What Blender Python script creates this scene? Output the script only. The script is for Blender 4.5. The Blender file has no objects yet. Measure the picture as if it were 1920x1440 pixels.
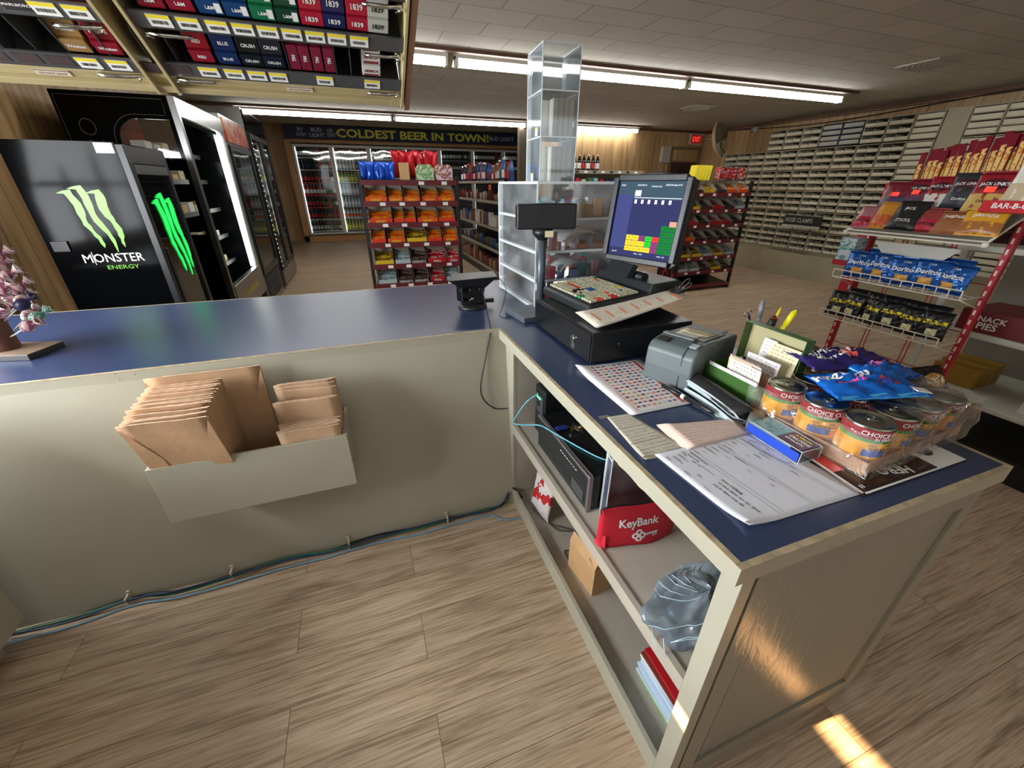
import bpy, bmesh, math, random
from mathutils import Vector, Matrix
random.seed(7)
PI = math.pi
sc = bpy.context.scene
C = sc.collection

# ------------------------------------------------------------------ camera
YAW, PITCH, ROLL = .345406, .465964, -.0028917
cy_, sy_, cp_, sp_ = math.cos(YAW), math.sin(YAW), math.cos(PITCH), math.sin(PITCH)
fwd = Vector((sy_*cp_, cy_*cp_, -sp_)); rgt = Vector((cy_, -sy_, 0)); dwn = fwd.cross(rgt)
r2 = rgt*math.cos(ROLL) + dwn*math.sin(ROLL); d2 = dwn*math.cos(ROLL) - rgt*math.sin(ROLL)
cam = bpy.data.objects.new('camera', bpy.data.cameras.new('camera')); C.objects.link(cam)
m3 = Matrix((r2, -d2, -fwd)).transposed()
cam.matrix_world = Matrix.Translation((0, 0, 1.55)) @ m3.to_4x4()
cam.data.sensor_width = 36; cam.data.lens = 745.606/1920*36
cam.data.clip_start = .02; cam.data.clip_end = 200
sc.camera = cam

# ------------------------------------------------------------------ world, daylight, exposure
w = bpy.data.worlds.new('sky'); sc.world = w; w.use_nodes = True
bg = w.node_tree.nodes['Background']; bg.inputs[0].default_value = (.80, .90, 1.0, 1); bg.inputs[1].default_value = .5
def area(name, loc, target, sx, sy, power, col, spread=PI):
    l = bpy.data.lights.new(name, 'AREA'); l.shape = 'RECTANGLE'; l.size = sx; l.size_y = sy
    l.energy = power; l.color = col; l.spread = spread
    o = bpy.data.objects.new(name, l); C.objects.link(o); o.location = loc
    o.rotation_euler = (Vector(target)-Vector(loc)).to_track_quat('-Z', 'Y').to_euler(); return o
# daylight entering through the side window and the shop-front windows
area('daylight_side', (-2.42, 1.25, 1.5), (1.0, 1.0, .75), 2.3, .9, 150, (.93, .97, 1.0))
area('daylight_front_left', (-1.0, -2.45, 1.75), (-.1, 1.0, .9), 1.8, 1.3, 3.5, (.95, .98, 1.0))
area('daylight_front_right', (2.2, -2.45, 1.75), (2.5, 1.0, 1.0), 2.6, 1.3, 5, (1, .97, .92))
sun = bpy.data.lights.new('sun', 'SUN'); sun.energy = 42; sun.angle = math.radians(.6); sun.color = (1, .66, .33)
so = bpy.data.objects.new('sun', sun); C.objects.link(so)
SUN = Vector((1, -.063, -.60)).normalized()
so.rotation_euler = SUN.to_track_quat('-Z', 'Y').to_euler(); so.location = (-8, 1, 6)
vs = sc.view_settings
vs.view_transform = 'Standard'; vs.look = 'None'; vs.exposure = .55; vs.gamma = 1; vs.use_curve_mapping = False

# ------------------------------------------------------------------ mesh helpers
def srgb(r, g, b):
    f = lambda c: (c/255/12.92 if c/255 <= .04045 else ((c/255+.055)/1.055)**2.4)
    return (f(r), f(g), f(b))
class MB:
    def __init__(s, T=None): s.v = []; s.f = []; s.mi = []; s.T = T or Matrix(); s.k = 0; s.sm = []
    def at(s, T): s.T = T; return s
    def m(s, k): s.k = k; return s
    def add(s, vs_, fs, smooth=False):
        b = len(s.v); s.v += [tuple(s.T @ Vector(p)) for p in vs_]
        for f in fs: s.f.append(tuple(b+i for i in f)); s.mi.append(s.k); s.sm.append(smooth)
        return s
    def box(s, x0, x1, y0, y1, z0, z1):
        return s.add([(x, y, z) for z in (z0, z1) for y in (y0, y1) for x in (x0, x1)],
                     [(0,2,3,1),(4,5,7,6),(0,1,5,4),(2,6,7,3),(0,4,6,2),(1,3,7,5)])
    def cb(s, c, d): return s.box(c[0]-d[0]/2, c[0]+d[0]/2, c[1]-d[1]/2, c[1]+d[1]/2, c[2]-d[2]/2, c[2]+d[2]/2)
    def quad(s, a, b, c, d): return s.add([a, b, c, d], [(0, 1, 2, 3)])
    def prism(s, poly, h, axis='z', o=0, smooth=False):
        """poly in the plane perpendicular to axis, extruded from o to o+h"""
        n = len(poly)
        if axis == 'z': P_ = lambda p, t: (p[0], p[1], t)
        elif axis == 'y': P_ = lambda p, t: (p[0], t, p[1])
        else: P_ = lambda p, t: (t, p[0], p[1])
        vs_ = [P_(p, o) for p in poly]+[P_(p, o+h) for p in poly]
        s.add(vs_, [tuple(range(n))[::-1], tuple(range(n, 2*n))])
        return s.add(vs_, [(i, (i+1) % n, n+(i+1) % n, n+i) for i in range(n)], smooth)
    def lathe(s, prof, n=16, c=(0, 0, 0), smooth=True, a0=0, a1=2*PI):
        full = abs(a1-a0-2*PI) < 1e-6; k = n if full else n+1
        vs_ = []
        for r, z in prof:
            for i in range(k):
                a = a0+(a1-a0)*i/n; vs_.append((c[0]+r*math.cos(a), c[1]+r*math.sin(a), c[2]+z))
        fs = []
        for j in range(len(prof)-1):
            for i in range(n):
                i2 = (i+1) % k; fs.append((j*k+i, j*k+i2, (j+1)*k+i2, (j+1)*k+i))
        s.add(vs_, fs, smooth)
        return s
    def cyl(s, r, z0, z1, n=16, c=(0, 0), r2=None):
        r2 = r if r2 is None else r2
        s.lathe([(r, z0), (r2, z1)], n, (c[0], c[1], 0))
        s.add([(c[0]+r2*math.cos(2*PI*i/n), c[1]+r2*math.sin(2*PI*i/n), z1) for i in range(n)], [tuple(range(n))])
        return s.add([(c[0]+r*math.cos(2*PI*i/n), c[1]+r*math.sin(2*PI*i/n), z0) for i in range(n)], [tuple(range(n))[::-1]])
    def tube(s, pts, r, n=8, cap=True, smooth=True):
        pts = [Vector(p) for p in pts]; rings = []; up = None
        for i, p in enumerate(pts):
            t = (pts[min(i+1, len(pts)-1)]-pts[max(i-1, 0)])
            if t.length < 1e-9: t = Vector((0, 0, 1))
            t.normalize()
            if up is None: up = Vector((0, 0, 1)) if abs(t.z) < .9 else Vector((1, 0, 0))
            a = t.cross(up)
            if a.length < 1e-6: a = t.orthogonal()
            a.normalize(); b = a.cross(t).normalized(); up = b
            rings.append([tuple(p+(a*math.cos(2*PI*k/n)+b*math.sin(2*PI*k/n))*(r if not callable(r) else r(i/(len(pts)-1)))) for k in range(n)])
        vs_ = [q for R_ in rings for q in R_]; fs = []
        for j in range(len(rings)-1):
            for k in range(n): fs.append((j*n+k, j*n+(k+1) % n, (j+1)*n+(k+1) % n, (j+1)*n+k))
        s.add(vs_, fs, smooth)
        if cap: s.add(rings[0], [tuple(range(n))[::-1]]); s.add(rings[-1], [tuple(range(n))])
        return s
    def grid(s, fn, nu, nv, smooth=True, close=False):
        vs_ = [fn(i/nu, j/nv) for j in range(nv+1) for i in range(nu+1)]
        return s.add(vs_, [(j*(nu+1)+i, j*(nu+1)+i+1, (j+1)*(nu+1)+i+1, (j+1)*(nu+1)+i) for j in range(nv) for i in range(nu)], smooth)
    def build(s, name, mats, parent=None, bev=0, seg=2, solid=0, loc=None):
        me = bpy.data.meshes.new(name); me.from_pydata(s.v, [], s.f)
        if not isinstance(mats, (list, tuple)): mats = [mats]
        for q in mats: me.materials.append(q)
        me.polygons.foreach_set('material_index', s.mi); me.polygons.foreach_set('use_smooth', s.sm)
        me.update()
        bm = bmesh.new(); bm.from_mesh(me); bmesh.ops.remove_doubles(bm, verts=bm.verts, dist=1e-6)
        if bev:
            es = [e for e in bm.edges if len(e.link_faces) == 2 and e.calc_face_angle(0) > .6]
            if es: bmesh.ops.bevel(bm, geom=es, offset=bev, segments=seg, affect='EDGES', profile=.5, clamp_overlap=True)
        bmesh.ops.recalc_face_normals(bm, faces=bm.faces); bm.to_mesh(me); bm.free()
        o = bpy.data.objects.new(name, me); C.objects.link(o)
        if parent: o.parent = parent
        if loc: o.location = loc
        if solid:
            q = o.modifiers.new('s', 'SOLIDIFY'); q.thickness = solid; q.offset = 0
        return o
def tag(o, label=None, cat=None, group=None, kind=None):
    if label: o['label'] = label
    if cat: o['category'] = cat
    if group: o['group'] = group
    if kind: o['kind'] = kind
    return o
def thing(name, label, cat, loc=(0, 0, 0), rz=0, group=None, mat4=None):
    o = bpy.data.objects.new(name, None); C.objects.link(o); o.empty_display_size = .05
    if mat4 is not None: o.matrix_world = mat4
    else: o.location = loc; o.rotation_euler = (0, 0, rz)
    return tag(o, label, cat, group)
def place(o, loc=None, rot=None, mat4=None, label=None, cat=None, group=None):
    if mat4 is not None: o.matrix_world = mat4
    else:
        if loc is not None: o.location = loc
        if rot is not None: o.rotation_euler = rot
    return tag(o, label, cat, group)
def kids(o): return [c for c in KIDS.get(o.name, [])]
KIDS = {}
def dup(root, loc=None, rot=None, mat4=None, label=None, group=None, mats=None):
    def cp(o, par):
        c = o.copy(); C.objects.link(c)
        if par: c.parent = par
        for ch in [x for x in o.children]: cp(ch, c)
        return c
    r = cp(root, None)
    if mats:
        r.data = r.data.copy()
        for i, q in enumerate(mats): r.data.materials[i] = q
    return place(r, loc, rot, mat4, label, None, group)
def struct(name, mb, mats, **k): return tag(mb.build(name, mats, **k), kind='structure')
def RX(a): return Matrix.Rotation(a, 4, 'X')
def RY(a): return Matrix.Rotation(a, 4, 'Y')
def RZ(a): return Matrix.Rotation(a, 4, 'Z')
def TR(*a): return Matrix.Translation(a)
def frame(o, ux, uy, uz=None):
    """4x4 whose X axis is ux, Y axis is uy (made orthogonal)"""
    x = Vector(ux).normalized(); z = x.cross(Vector(uy)).normalized(); y = z.cross(x)
    M_ = Matrix((x, y, z)).transposed().to_4x4(); M_.translation = Vector(o); return M_
_fc = {}
def text_mb(txt, size=1, ext=.001, bold=0, shear=0, width=1, mb=None, T=None, cx=True, cyc=True, space=1):
    """lettering as mesh, lying in local XY, reading along +X, facing +Z; centred"""
    key = (txt, bold, shear, space)
    if key not in _fc:
        cu = bpy.data.curves.new('t', 'FONT'); cu.body = txt; cu.size = 1; cu.offset = bold; cu.shear = shear; cu.space_character = space
        cu.resolution_u = 2; cu.extrude = .5
        ob = bpy.data.objects.new('t', cu); C.objects.link(ob)
        dg = bpy.context.evaluated_depsgraph_get(); dg.update()
        me = bpy.data.meshes.new_from_object(ob.evaluated_get(dg))
        _fc[key] = ([tuple(v.co) for v in me.vertices], [tuple(p.vertices) for p in me.polygons])
        bpy.data.objects.remove(ob); bpy.data.curves.remove(cu); bpy.data.meshes.remove(me)
    vs_, fs = _fc[key]; mb = mb or MB()
    if not vs_: return mb
    xs = [v[0] for v in vs_]; ys = [v[1] for v in vs_]
    ox = (min(xs)+max(xs))/2 if cx else min(xs); oy = (min(ys)+max(ys))/2 if cyc else 0
    T = T or Matrix(); old = mb.T; mb.T = old @ T
    mb.add([((v[0]-ox)*size*width, (v[1]-oy)*size, (v[2]+.5)*ext) for v in vs_], fs); mb.T = old
    return mb

# ------------------------------------------------------------------ material helpers
_m = {}
def mat(name, col, rough=.5, metal=0, spec=.5, emit=0, var=0, vscale=8, bump=0, bscale=200, coat=0, alpha=None, stretch=None, trans=0):
    if name in _m: return _m[name]
    q = bpy.data.materials.new(name); q.use_nodes = True; nt = q.node_tree; b = nt.nodes['Principled BSDF']
    b.inputs['Base Color'].default_value = (*col, 1); b.inputs['Roughness'].default_value = rough
    b.inputs['Metallic'].default_value = metal; b.inputs['Specular IOR Level'].default_value = spec
    if coat: b.inputs['Coat Weight'].default_value = coat; b.inputs['Coat Roughness'].default_value = .08
    if trans: b.inputs['Transmission Weight'].default_value = trans
    if emit: b.inputs['Emission Color'].default_value = (*col, 1); b.inputs['Emission Strength'].default_value = emit
    tc = None
    if var or bump:
        tc = nt.nodes.new('ShaderNodeTexCoord'); mp = nt.nodes.new('ShaderNodeMapping'); nt.links.new(tc.outputs['Object'], mp.inputs[0])
        if stretch: mp.inputs['Scale'].default_value = stretch
    if var:
        n = nt.nodes.new('ShaderNodeTexNoise'); n.inputs['Scale'].default_value = vscale; n.inputs['Detail'].default_value = 5
        nt.links.new(mp.outputs[0], n.inputs['Vector'])
        mx = nt.nodes.new('ShaderNodeMapRange'); mx.inputs['From Min'].default_value = .3; mx.inputs['From Max'].default_value = .7
        mx.inputs['To Min'].default_value = 1-var; mx.inputs['To Max'].default_value = 1+var; nt.links.new(n.outputs[0], mx.inputs[0])
        hs = nt.nodes.new('ShaderNodeHueSaturation'); hs.inputs['Color'].default_value = (*col, 1)
        nt.links.new(mx.outputs[0], hs.inputs['Value']); nt.links.new(hs.outputs[0], b.inputs['Base Color'])
    if bump:
        n = nt.nodes.new('ShaderNodeTexNoise'); n.inputs['Scale'].default_value = bscale; n.inputs['Detail'].default_value = 3
        nt.links.new(mp.outputs[0], n.inputs['Vector']); bp = nt.nodes.new('ShaderNodeBump'); bp.inputs['Strength'].default_value = bump
        bp.inputs['Distance'].default_value = .002
        nt.links.new(n.outputs[0], bp.inputs['Height']); nt.links.new(bp.outputs[0], b.inputs['Normal'])
    _m[name] = q; return q
def glass(name, tint=(1, 1, 1), refl=.12, rough=.02, haze=0, hcol=(.9, .9, .9), hscale=30, bump=0):
    """thin clear sheet: mostly transparent, a glossy skin by Fresnel, optional scuffed haze"""
    if name in _m: return _m[name]
    q = bpy.data.materials.new(name); q.use_nodes = True; nt = q.node_tree; nt.nodes.clear()
    out = nt.nodes.new('ShaderNodeOutputMaterial'); t = nt.nodes.new('ShaderNodeBsdfTransparent'); t.inputs[0].default_value = (*tint, 1)
    g = nt.nodes.new('ShaderNodeBsdfGlossy'); g.inputs['Roughness'].default_value = rough; g.inputs[0].default_value = (1, 1, 1, 1)
    fr = nt.nodes.new('ShaderNodeFresnel'); fr.inputs[0].default_value = 1.5
    ad = nt.nodes.new('ShaderNodeMath'); ad.operation = 'ADD'; ad.inputs[1].default_value = refl; ad.use_clamp = True
    mx = nt.nodes.new('ShaderNodeMixShader'); nt.links.new(fr.outputs[0], ad.inputs[0]); nt.links.new(ad.outputs[0], mx.inputs[0])
    nt.links.new(t.outputs[0], mx.inputs[1]); nt.links.new(g.outputs[0], mx.inputs[2]); last = mx
    if bump:
        n = nt.nodes.new('ShaderNodeTexNoise'); n.inputs['Scale'].default_value = bump; n.inputs['Detail'].default_value = 2
        tc = nt.nodes.new('ShaderNodeTexCoord'); nt.links.new(tc.outputs['Object'], n.inputs['Vector'])
        bp = nt.nodes.new('ShaderNodeBump'); bp.inputs['Strength'].default_value = 1; bp.inputs['Distance'].default_value = .01
        nt.links.new(n.outputs[0], bp.inputs['Height']); nt.links.new(bp.outputs[0], g.inputs['Normal']); nt.links.new(bp.outputs[0], fr.inputs['Normal'])
    if haze:
        n = nt.nodes.new('ShaderNodeTexNoise'); n.inputs['Scale'].default_value = hscale; n.inputs['Detail'].default_value = 6
        tc = nt.nodes.new('ShaderNodeTexCoord'); nt.links.new(tc.outputs['Object'], n.inputs['Vector'])
        mr = nt.nodes.new('ShaderNodeMapRange'); mr.inputs['From Min'].default_value = .4; mr.inputs['From Max'].default_value = .75
        mr.inputs['To Max'].default_value = haze; mr.inputs['To Min'].default_value = haze*.3; nt.links.new(n.outputs[0], mr.inputs[0])
        d = nt.nodes.new('ShaderNodeBsdfDiffuse'); d.inputs[0].default_value = (*hcol, 1)
        m2 = nt.nodes.new('ShaderNodeMixShader'); nt.links.new(mr.outputs[0], m2.inputs[0]); nt.links.new(last.outputs[0], m2.inputs[1]); nt.links.new(d.outputs[0], m2.inputs[2]); last = m2
    nt.links.new(last.outputs[0], out.inputs[0]); _m[name] = q; return q
def emis(name, col, s):
    if name in _m: return _m[name]
    q = bpy.data.materials.new(name); q.use_nodes = True; nt = q.node_tree; nt.nodes.clear()
    o = nt.nodes.new('ShaderNodeOutputMaterial'); e = nt.nodes.new('ShaderNodeEmission'); e.inputs[0].default_value = (*col, 1); e.inputs[1].default_value = s
    nt.links.new(e.outputs[0], o.inputs[0]); _m[name] = q; return q
def patt(name, cols, scale=20, rough=.35, kind='voronoi', stretch=(1, 1, 1), metal=0, coat=0, bump=0, bscale=60, coords='Object', sharp=True):
    """printed pattern: blotches of several ink colours"""
    if name in _m: return _m[name]
    q = bpy.data.materials.new(name); q.use_nodes = True; nt = q.node_tree; b = nt.nodes['Principled BSDF']
    b.inputs['Roughness'].default_value = rough; b.inputs['Metallic'].default_value = metal
    if coat: b.inputs['Coat Weight'].default_value = coat
    tc = nt.nodes.new('ShaderNodeTexCoord'); mp = nt.nodes.new('ShaderNodeMapping'); mp.inputs['Scale'].default_value = stretch
    nt.links.new(tc.outputs[coords], mp.inputs[0])
    if kind == 'voronoi':
        n = nt.nodes.new('ShaderNodeTexVoronoi'); n.inputs['Scale'].default_value = scale; nt.links.new(mp.outputs[0], n.inputs['Vector'])
        sp = nt.nodes.new('ShaderNodeSeparateColor'); nt.links.new(n.outputs['Color'], sp.inputs[0]); src = sp.outputs[0]
    else:
        n = nt.nodes.new('ShaderNodeTexNoise'); n.inputs['Scale'].default_value = scale; n.inputs['Detail'].default_value = 4; n.inputs['Roughness'].default_value = .6
        nt.links.new(mp.outputs[0], n.inputs['Vector']); mr = nt.nodes.new('ShaderNodeMapRange'); mr.inputs[1].default_value = .25; mr.inputs[2].default_value = .75
        nt.links.new(n.outputs[0], mr.inputs[0]); src = mr.outputs[0]
    cr = nt.nodes.new('ShaderNodeValToRGB'); cr.color_ramp.interpolation = 'CONSTANT' if sharp else 'LINEAR'
    e = cr.color_ramp.elements; tot = sum(c[1] for c in cols); p = 0
    for i, (c, wt) in enumerate(cols):
        el = e[i] if i < 2 else e.new(min(p, .999)); el.position = p; el.color = (*c, 1); p += wt/tot*(1 if sharp else 1)
    nt.links.new(src, cr.inputs[0]); nt.links.new(cr.outputs[0], b.inputs['Base Color'])
    if bump:
        n = nt.nodes.new('ShaderNodeTexNoise'); n.inputs['Scale'].default_value = bscale; nt.links.new(tc.outputs['Object'], n.inputs['Vector'])
        bp = nt.nodes.new('ShaderNodeBump'); bp.inputs['Strength'].default_value = bump; bp.inputs['Distance'].default_value = .004
        nt.links.new(n.outputs[0], bp.inputs['Height']); nt.links.new(bp.outputs[0], b.inputs['Normal'])
    _m[name] = q; return q
WHITE = mat('white_print', srgb(235, 235, 232), .5); BLACK = mat('black_print', srgb(18, 18, 18), .5)
YEL = mat('yellow_print', srgb(240, 220, 50), .5); RED = mat('red_print', srgb(190, 25, 35), .45)
BLK = mat('black_plastic', srgb(28, 30, 32), .38, bump=.15, bscale=600)
BLKG = mat('black_gloss', srgb(10, 10, 11), .1, coat=.3); STEEL = mat('steel', srgb(170, 172, 172), .3, 1)
CHROME = mat('chrome', srgb(210, 210, 205), .12, 1); DGREY = mat('dark_grey_plastic', srgb(62, 68, 72), .45, bump=.1, bscale=500)
ORANGE = mat('orange_print', srgb(225, 95, 25), .45); BLUE = mat('blue_print', srgb(30, 70, 160), .45); GREEN = mat('green_print', srgb(60, 150, 50), .5)
INK = mat('grey_ink', srgb(95, 95, 100), .7); PINKINK = mat('tag_red', srgb(235, 70, 50), .5)
# ================================================================== the room
def wood_floor():
    q = bpy.data.materials.new('plank_floor'); q.use_nodes = True; nt = q.node_tree; b = nt.nodes['Principled BSDF']
    N = nt.nodes.new; L = nt.links.new
    tc = N('ShaderNodeTexCoord'); br = N('ShaderNodeTexBrick'); L(tc.outputs['Object'], br.inputs[0])
    br.offset = .37; br.offset_frequency = 2; br.inputs['Scale'].default_value = 1; br.inputs['Brick Width'].default_value = 1.22; br.inputs['Row Height'].default_value = .18
    br.inputs['Mortar Size'].default_value = .0012; br.inputs['Mortar Smooth'].default_value = .3; br.inputs['Bias'].default_value = 0
    br.inputs['Color1'].default_value = (0, 0, 0, 1); br.inputs['Color2'].default_value = (1, 1, 1, 1); br.inputs['Mortar'].default_value = (.5, .5, .5, 1)
    # per plank shift of the grain
    mul = N('ShaderNodeVectorMath'); mul.operation = 'SCALE'; mul.inputs['Scale'].default_value = 13; L(br.outputs['Color'], mul.inputs[0])
    add = N('ShaderNodeVectorMath'); add.operation = 'ADD'; L(tc.outputs['Object'], add.inputs[0]); L(mul.outputs[0], add.inputs[1])
    mp = N('ShaderNodeMapping'); mp.inputs['Scale'].default_value = (1.0, 11, 1); L(add.outputs[0], mp.inputs[0])
    n1 = N('ShaderNodeTexNoise'); n1.inputs['Scale'].default_value = 1.9; n1.inputs['Detail'].default_value = 8; n1.inputs['Roughness'].default_value = .62; n1.inputs['Distortion'].default_value = .8
    L(mp.outputs[0], n1.inputs['Vector'])
    mp2 = N('ShaderNodeMapping'); mp2.inputs['Scale'].default_value = (3, 90, 1); L(add.outputs[0], mp2.inputs[0])
    n2 = N('ShaderNodeTexNoise'); n2.inputs['Scale'].default_value = 2; n2.inputs['Detail'].default_value = 4; L(mp2.outputs[0], n2.inputs['Vector'])
    mx = N('ShaderNodeMix'); mx.data_type = 'FLOAT'; mx.inputs[0].default_value = .5; L(n1.outputs[0], mx.inputs[2]); L(n2.outputs[0], mx.inputs[3])
    cr = N('ShaderNodeValToRGB'); e = cr.color_ramp.elements
    e[0].position = .36; e[0].color = (*srgb(134, 110, 88), 1); e[1].position = .66; e[1].color = (*srgb(212, 192, 168), 1)
    k = e.new(.5); k.color = (*srgb(184, 160, 134), 1)
    L(mx.outputs[0], cr.inputs[0])
    hs = N('ShaderNodeHueSaturation'); L(cr.outputs[0], hs.inputs['Color'])
    mr = N('ShaderNodeMapRange'); mr.inputs['To Min'].default_value = .93; mr.inputs['To Max'].default_value = 1.06; L(br.outputs['Color'], mr.inputs[0]); L(mr.outputs[0], hs.inputs['Value'])
    m3_ = N('ShaderNodeMix'); m3_.data_type = 'RGBA'; L(br.outputs['Fac'], m3_.inputs[0]); L(hs.outputs[0], m3_.inputs[6]); m3_.inputs[7].default_value = (*srgb(104, 80, 60), 1)
    L(m3_.outputs[2], b.inputs['Base Color']); b.inputs['Roughness'].default_value = .42
    bp = N('ShaderNodeBump'); bp.inputs['Strength'].default_value = .25; bp.inputs['Distance'].default_value = .002; L(n2.outputs[0], bp.inputs['Height']); L(bp.outputs[0], b.inputs['Normal'])
    return q
def panel_wall():
    """knotty-pine grooved sheet panelling, grain upright"""
    q = bpy.data.materials.new('pine_panelling'); q.use_nodes = True; nt = q.node_tree; b = nt.nodes['Principled BSDF']
    N = nt.nodes.new; L = nt.links.new
    tc = N('ShaderNodeTexCoord'); sx = N('ShaderNodeSeparateXYZ'); L(tc.outputs['Object'], sx.inputs[0])
    ad = N('ShaderNodeMath'); ad.operation = 'ADD'; L(sx.outputs[0], ad.inputs[0]); L(sx.outputs[1], ad.inputs[1])
    cm = N('ShaderNodeCombineXYZ'); L(ad.outputs[0], cm.inputs[0]); L(sx.outputs[2], cm.inputs[1])
    mp = N('ShaderNodeMapping'); mp.inputs['Scale'].default_value = (11, .8, 1); L(cm.outputs[0], mp.inputs[0])
    n1 = N('ShaderNodeTexNoise'); n1.inputs['Scale'].default_value = 1.3; n1.inputs['Detail'].default_value = 6; n1.inputs['Distortion'].default_value = .8; L(mp.outputs[0], n1.inputs['Vector'])
    cr = N('ShaderNodeValToRGB'); e = cr.color_ramp.elements; e[0].position = .3; e[0].color = (*srgb(150, 116, 78), 1); e[1].position = .7; e[1].color = (*srgb(196, 164, 118), 1); L(n1.outputs[0], cr.inputs[0])
    fr = N('ShaderNodeMath'); fr.operation = 'FRACT'; dv = N('ShaderNodeMath'); dv.operation = 'MULTIPLY'; dv.inputs[1].default_value = 1/.2; L(ad.outputs[0], dv.inputs[0]); L(dv.outputs[0], fr.inputs[0])
    lt = N('ShaderNodeMath'); lt.operation = 'LESS_THAN'; lt.inputs[1].default_value = .03; L(fr.outputs[0], lt.inputs[0])
    mx = N('ShaderNodeMix'); mx.data_type = 'RGBA'; L(lt.outputs[0], mx.inputs[0]); L(cr.outputs[0], mx.inputs[6]); mx.inputs[7].default_value = (*srgb(96, 70, 44), 1)
    L(mx.outputs[2], b.inputs['Base Color']); b.inputs['Roughness'].default_value = .5
    return q
def ceil_tiles():
    q = bpy.data.materials.new('ceiling_tiles'); q.use_nodes = True; nt = q.node_tree; b = nt.nodes['Principled BSDF']
    N = nt.nodes.new; L = nt.links.new
    tc = N('ShaderNodeTexCoord'); br = N('ShaderNodeTexBrick'); L(tc.outputs['Object'], br.inputs[0])
    br.offset = .5; br.inputs['Scale'].default_value = 1; br.inputs['Brick Width'].default_value = .61; br.inputs['Row Height'].default_value = .305; br.inputs['Mortar Size'].default_value = .004
    br.inputs['Color1'].default_value = (*srgb(178, 174, 162), 1); br.inputs['Color2'].default_value = (*srgb(170, 165, 152), 1); br.inputs['Mortar'].default_value = (*srgb(120, 112, 98), 1)
    L(br.outputs['Color'], b.inputs['Base Color']); b.inputs['Roughness'].default_value = .85
    bp = N('ShaderNodeBump'); bp.invert = True; bp.inputs['Strength'].default_value = .6; bp.inputs['Distance'].default_value = .005; L(br.outputs['Fac'], bp.inputs['Height']); L(bp.outputs[0], b.inputs['Normal'])
    return q
FLOOR = wood_floor(); PINE = panel_wall(); CEIL = ceil_tiles()
BROWN = mat('brown_batten', srgb(92, 62, 44), .6, var=.15, vscale=4, stretch=(1, 20, 20))
XL, XR, YF, YB, YR, ZC = -2.3, 8.2, -2.35, 14.2, 9.1, 2.70
struct('floor', MB().box(XL-.1, XR+.1, YF-.1, YB+.1, -.1, 0), FLOOR)
struct('ceiling', MB().box(XL-.1, XR+.1, YF-.1, YR, ZC, ZC+.1), CEIL)
struct('ceiling', MB().box(XL-.1, 5.7, YR, YB+.1, 2.96, 3.06).box(XL-.1, 5.7, YR-.1, YR, ZC+.1, 2.96), CEIL)
struct('wall_back', MB().box(XL-.1, 5.7, YB, YB+.1, 0, 3.06), PINE)
struct('wall_back_right', MB().box(3.45, 7.35, YR, YR+.1, 0, ZC).box(8.15, XR, YR, YR+.1, 0, ZC).box(7.35, 8.15, YR, YR+.1, 2.05, ZC).box(5.6, 5.7, YR+.1, YB, 0, 3.06), PINE)
struct('wall_right', MB().box(XR, XR+.1, YF-.1, YR+.1, 0, ZC), PINE)
# side wall with its window opening behind the cashier; a narrow gap shaped above the added sun blocker lets one blade of sun in
wy0, wy1, wz0, wz1 = .10, 2.5, 1.05, 1.98
sz0, sz1 = 2.075, 2.17     # the sliver of sun: z range at x = XL
sl = MB().box(XL-.1, XL, YF-.1, -1.4, 0, ZC).box(XL-.1, XL, -1.4, wy0, 0, sz0).box(XL-.1, XL, wy0, wy1, 0, wz0).box(XL-.1, XL, wy0, wy1, wz1, sz0)
sl.box(XL-.1, XL, -1.4, .56, sz1, ZC).box(XL-.1, XL, .56, wy1, sz0, ZC).box(XL-.1, XL, wy1, YR, 0, ZC)
struct('sun_blocker', MB().box(XL-1.95, XL-.1, -1.6, 2.9, 2.02, 2.06), BROWN if 'BROWN' in globals() else PINE)   # unseen roof slab added outside to block the sun from the window
sl.box(XL-.1, XL, YR, YB, 0, 3.06)
struct('wall_left', sl, PINE)
MULL = mat('window_frame', srgb(120, 116, 104), .5)
wf = MB()
for z in (wz0, 1.52, wz1-.04): wf.box(XL-.07, XL-.03, wy0, wy1, z, z+.04)
for y in (wy0, .7, 1.3, 1.9, wy1-.04): wf.box(XL-.07, XL-.03, y, y+.04, wz0, wz1)
struct('window_1', wf, MULL)
ft = MB()
fx = [(-1.9, -.1), (.5, 3.4), (4.0, 7.4)]
xx = XL
for a, b_ in fx: ft.box(xx, a, YF-.1, YF, 0, ZC); ft.box(a, b_, YF-.1, YF, 0, 1.0); ft.box(a, b_, YF-.1, YF, 2.4, ZC); xx = b_
ft.box(xx, XR, YF-.1, YF, 0, ZC)
struct('wall_front', ft, PINE)
for i, (a, b_) in enumerate(fx):
    wf = MB(); n = 3 if i == 0 else 4
    for z in (1.0, 1.7, 2.36): wf.box(a, b_, YF-.07, YF-.03, z, z+.04)
    for k in range(n+1): x = a+(b_-a-.04)*k/n; wf.box(x, x+.04, YF-.07, YF-.03, 1.0, 2.4)
    struct('window_%d' % (i+2), wf, MULL)
# battens on the ceiling beside the lamps
struct('trim_1', MB().box(-.6, 6.75, 4.68, 4.75, ZC-.03, ZC), BROWN)
struct('trim_2', MB().box(-2.25, 6.45, 8.78, 8.86, ZC-.03, ZC), BROWN)
struct('trim_3', MB().box(XR-.03, XR, YF, YR, ZC-.05, ZC).box(3.5, XR, YR-.03, YR, ZC-.05, ZC), BROWN)
struct('trim_4', MB().box(3.38, 3.56, 8.98, 9.1, 0, ZC), mat('post_grey', srgb(96, 86, 72), .6))   # the corner post
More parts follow.
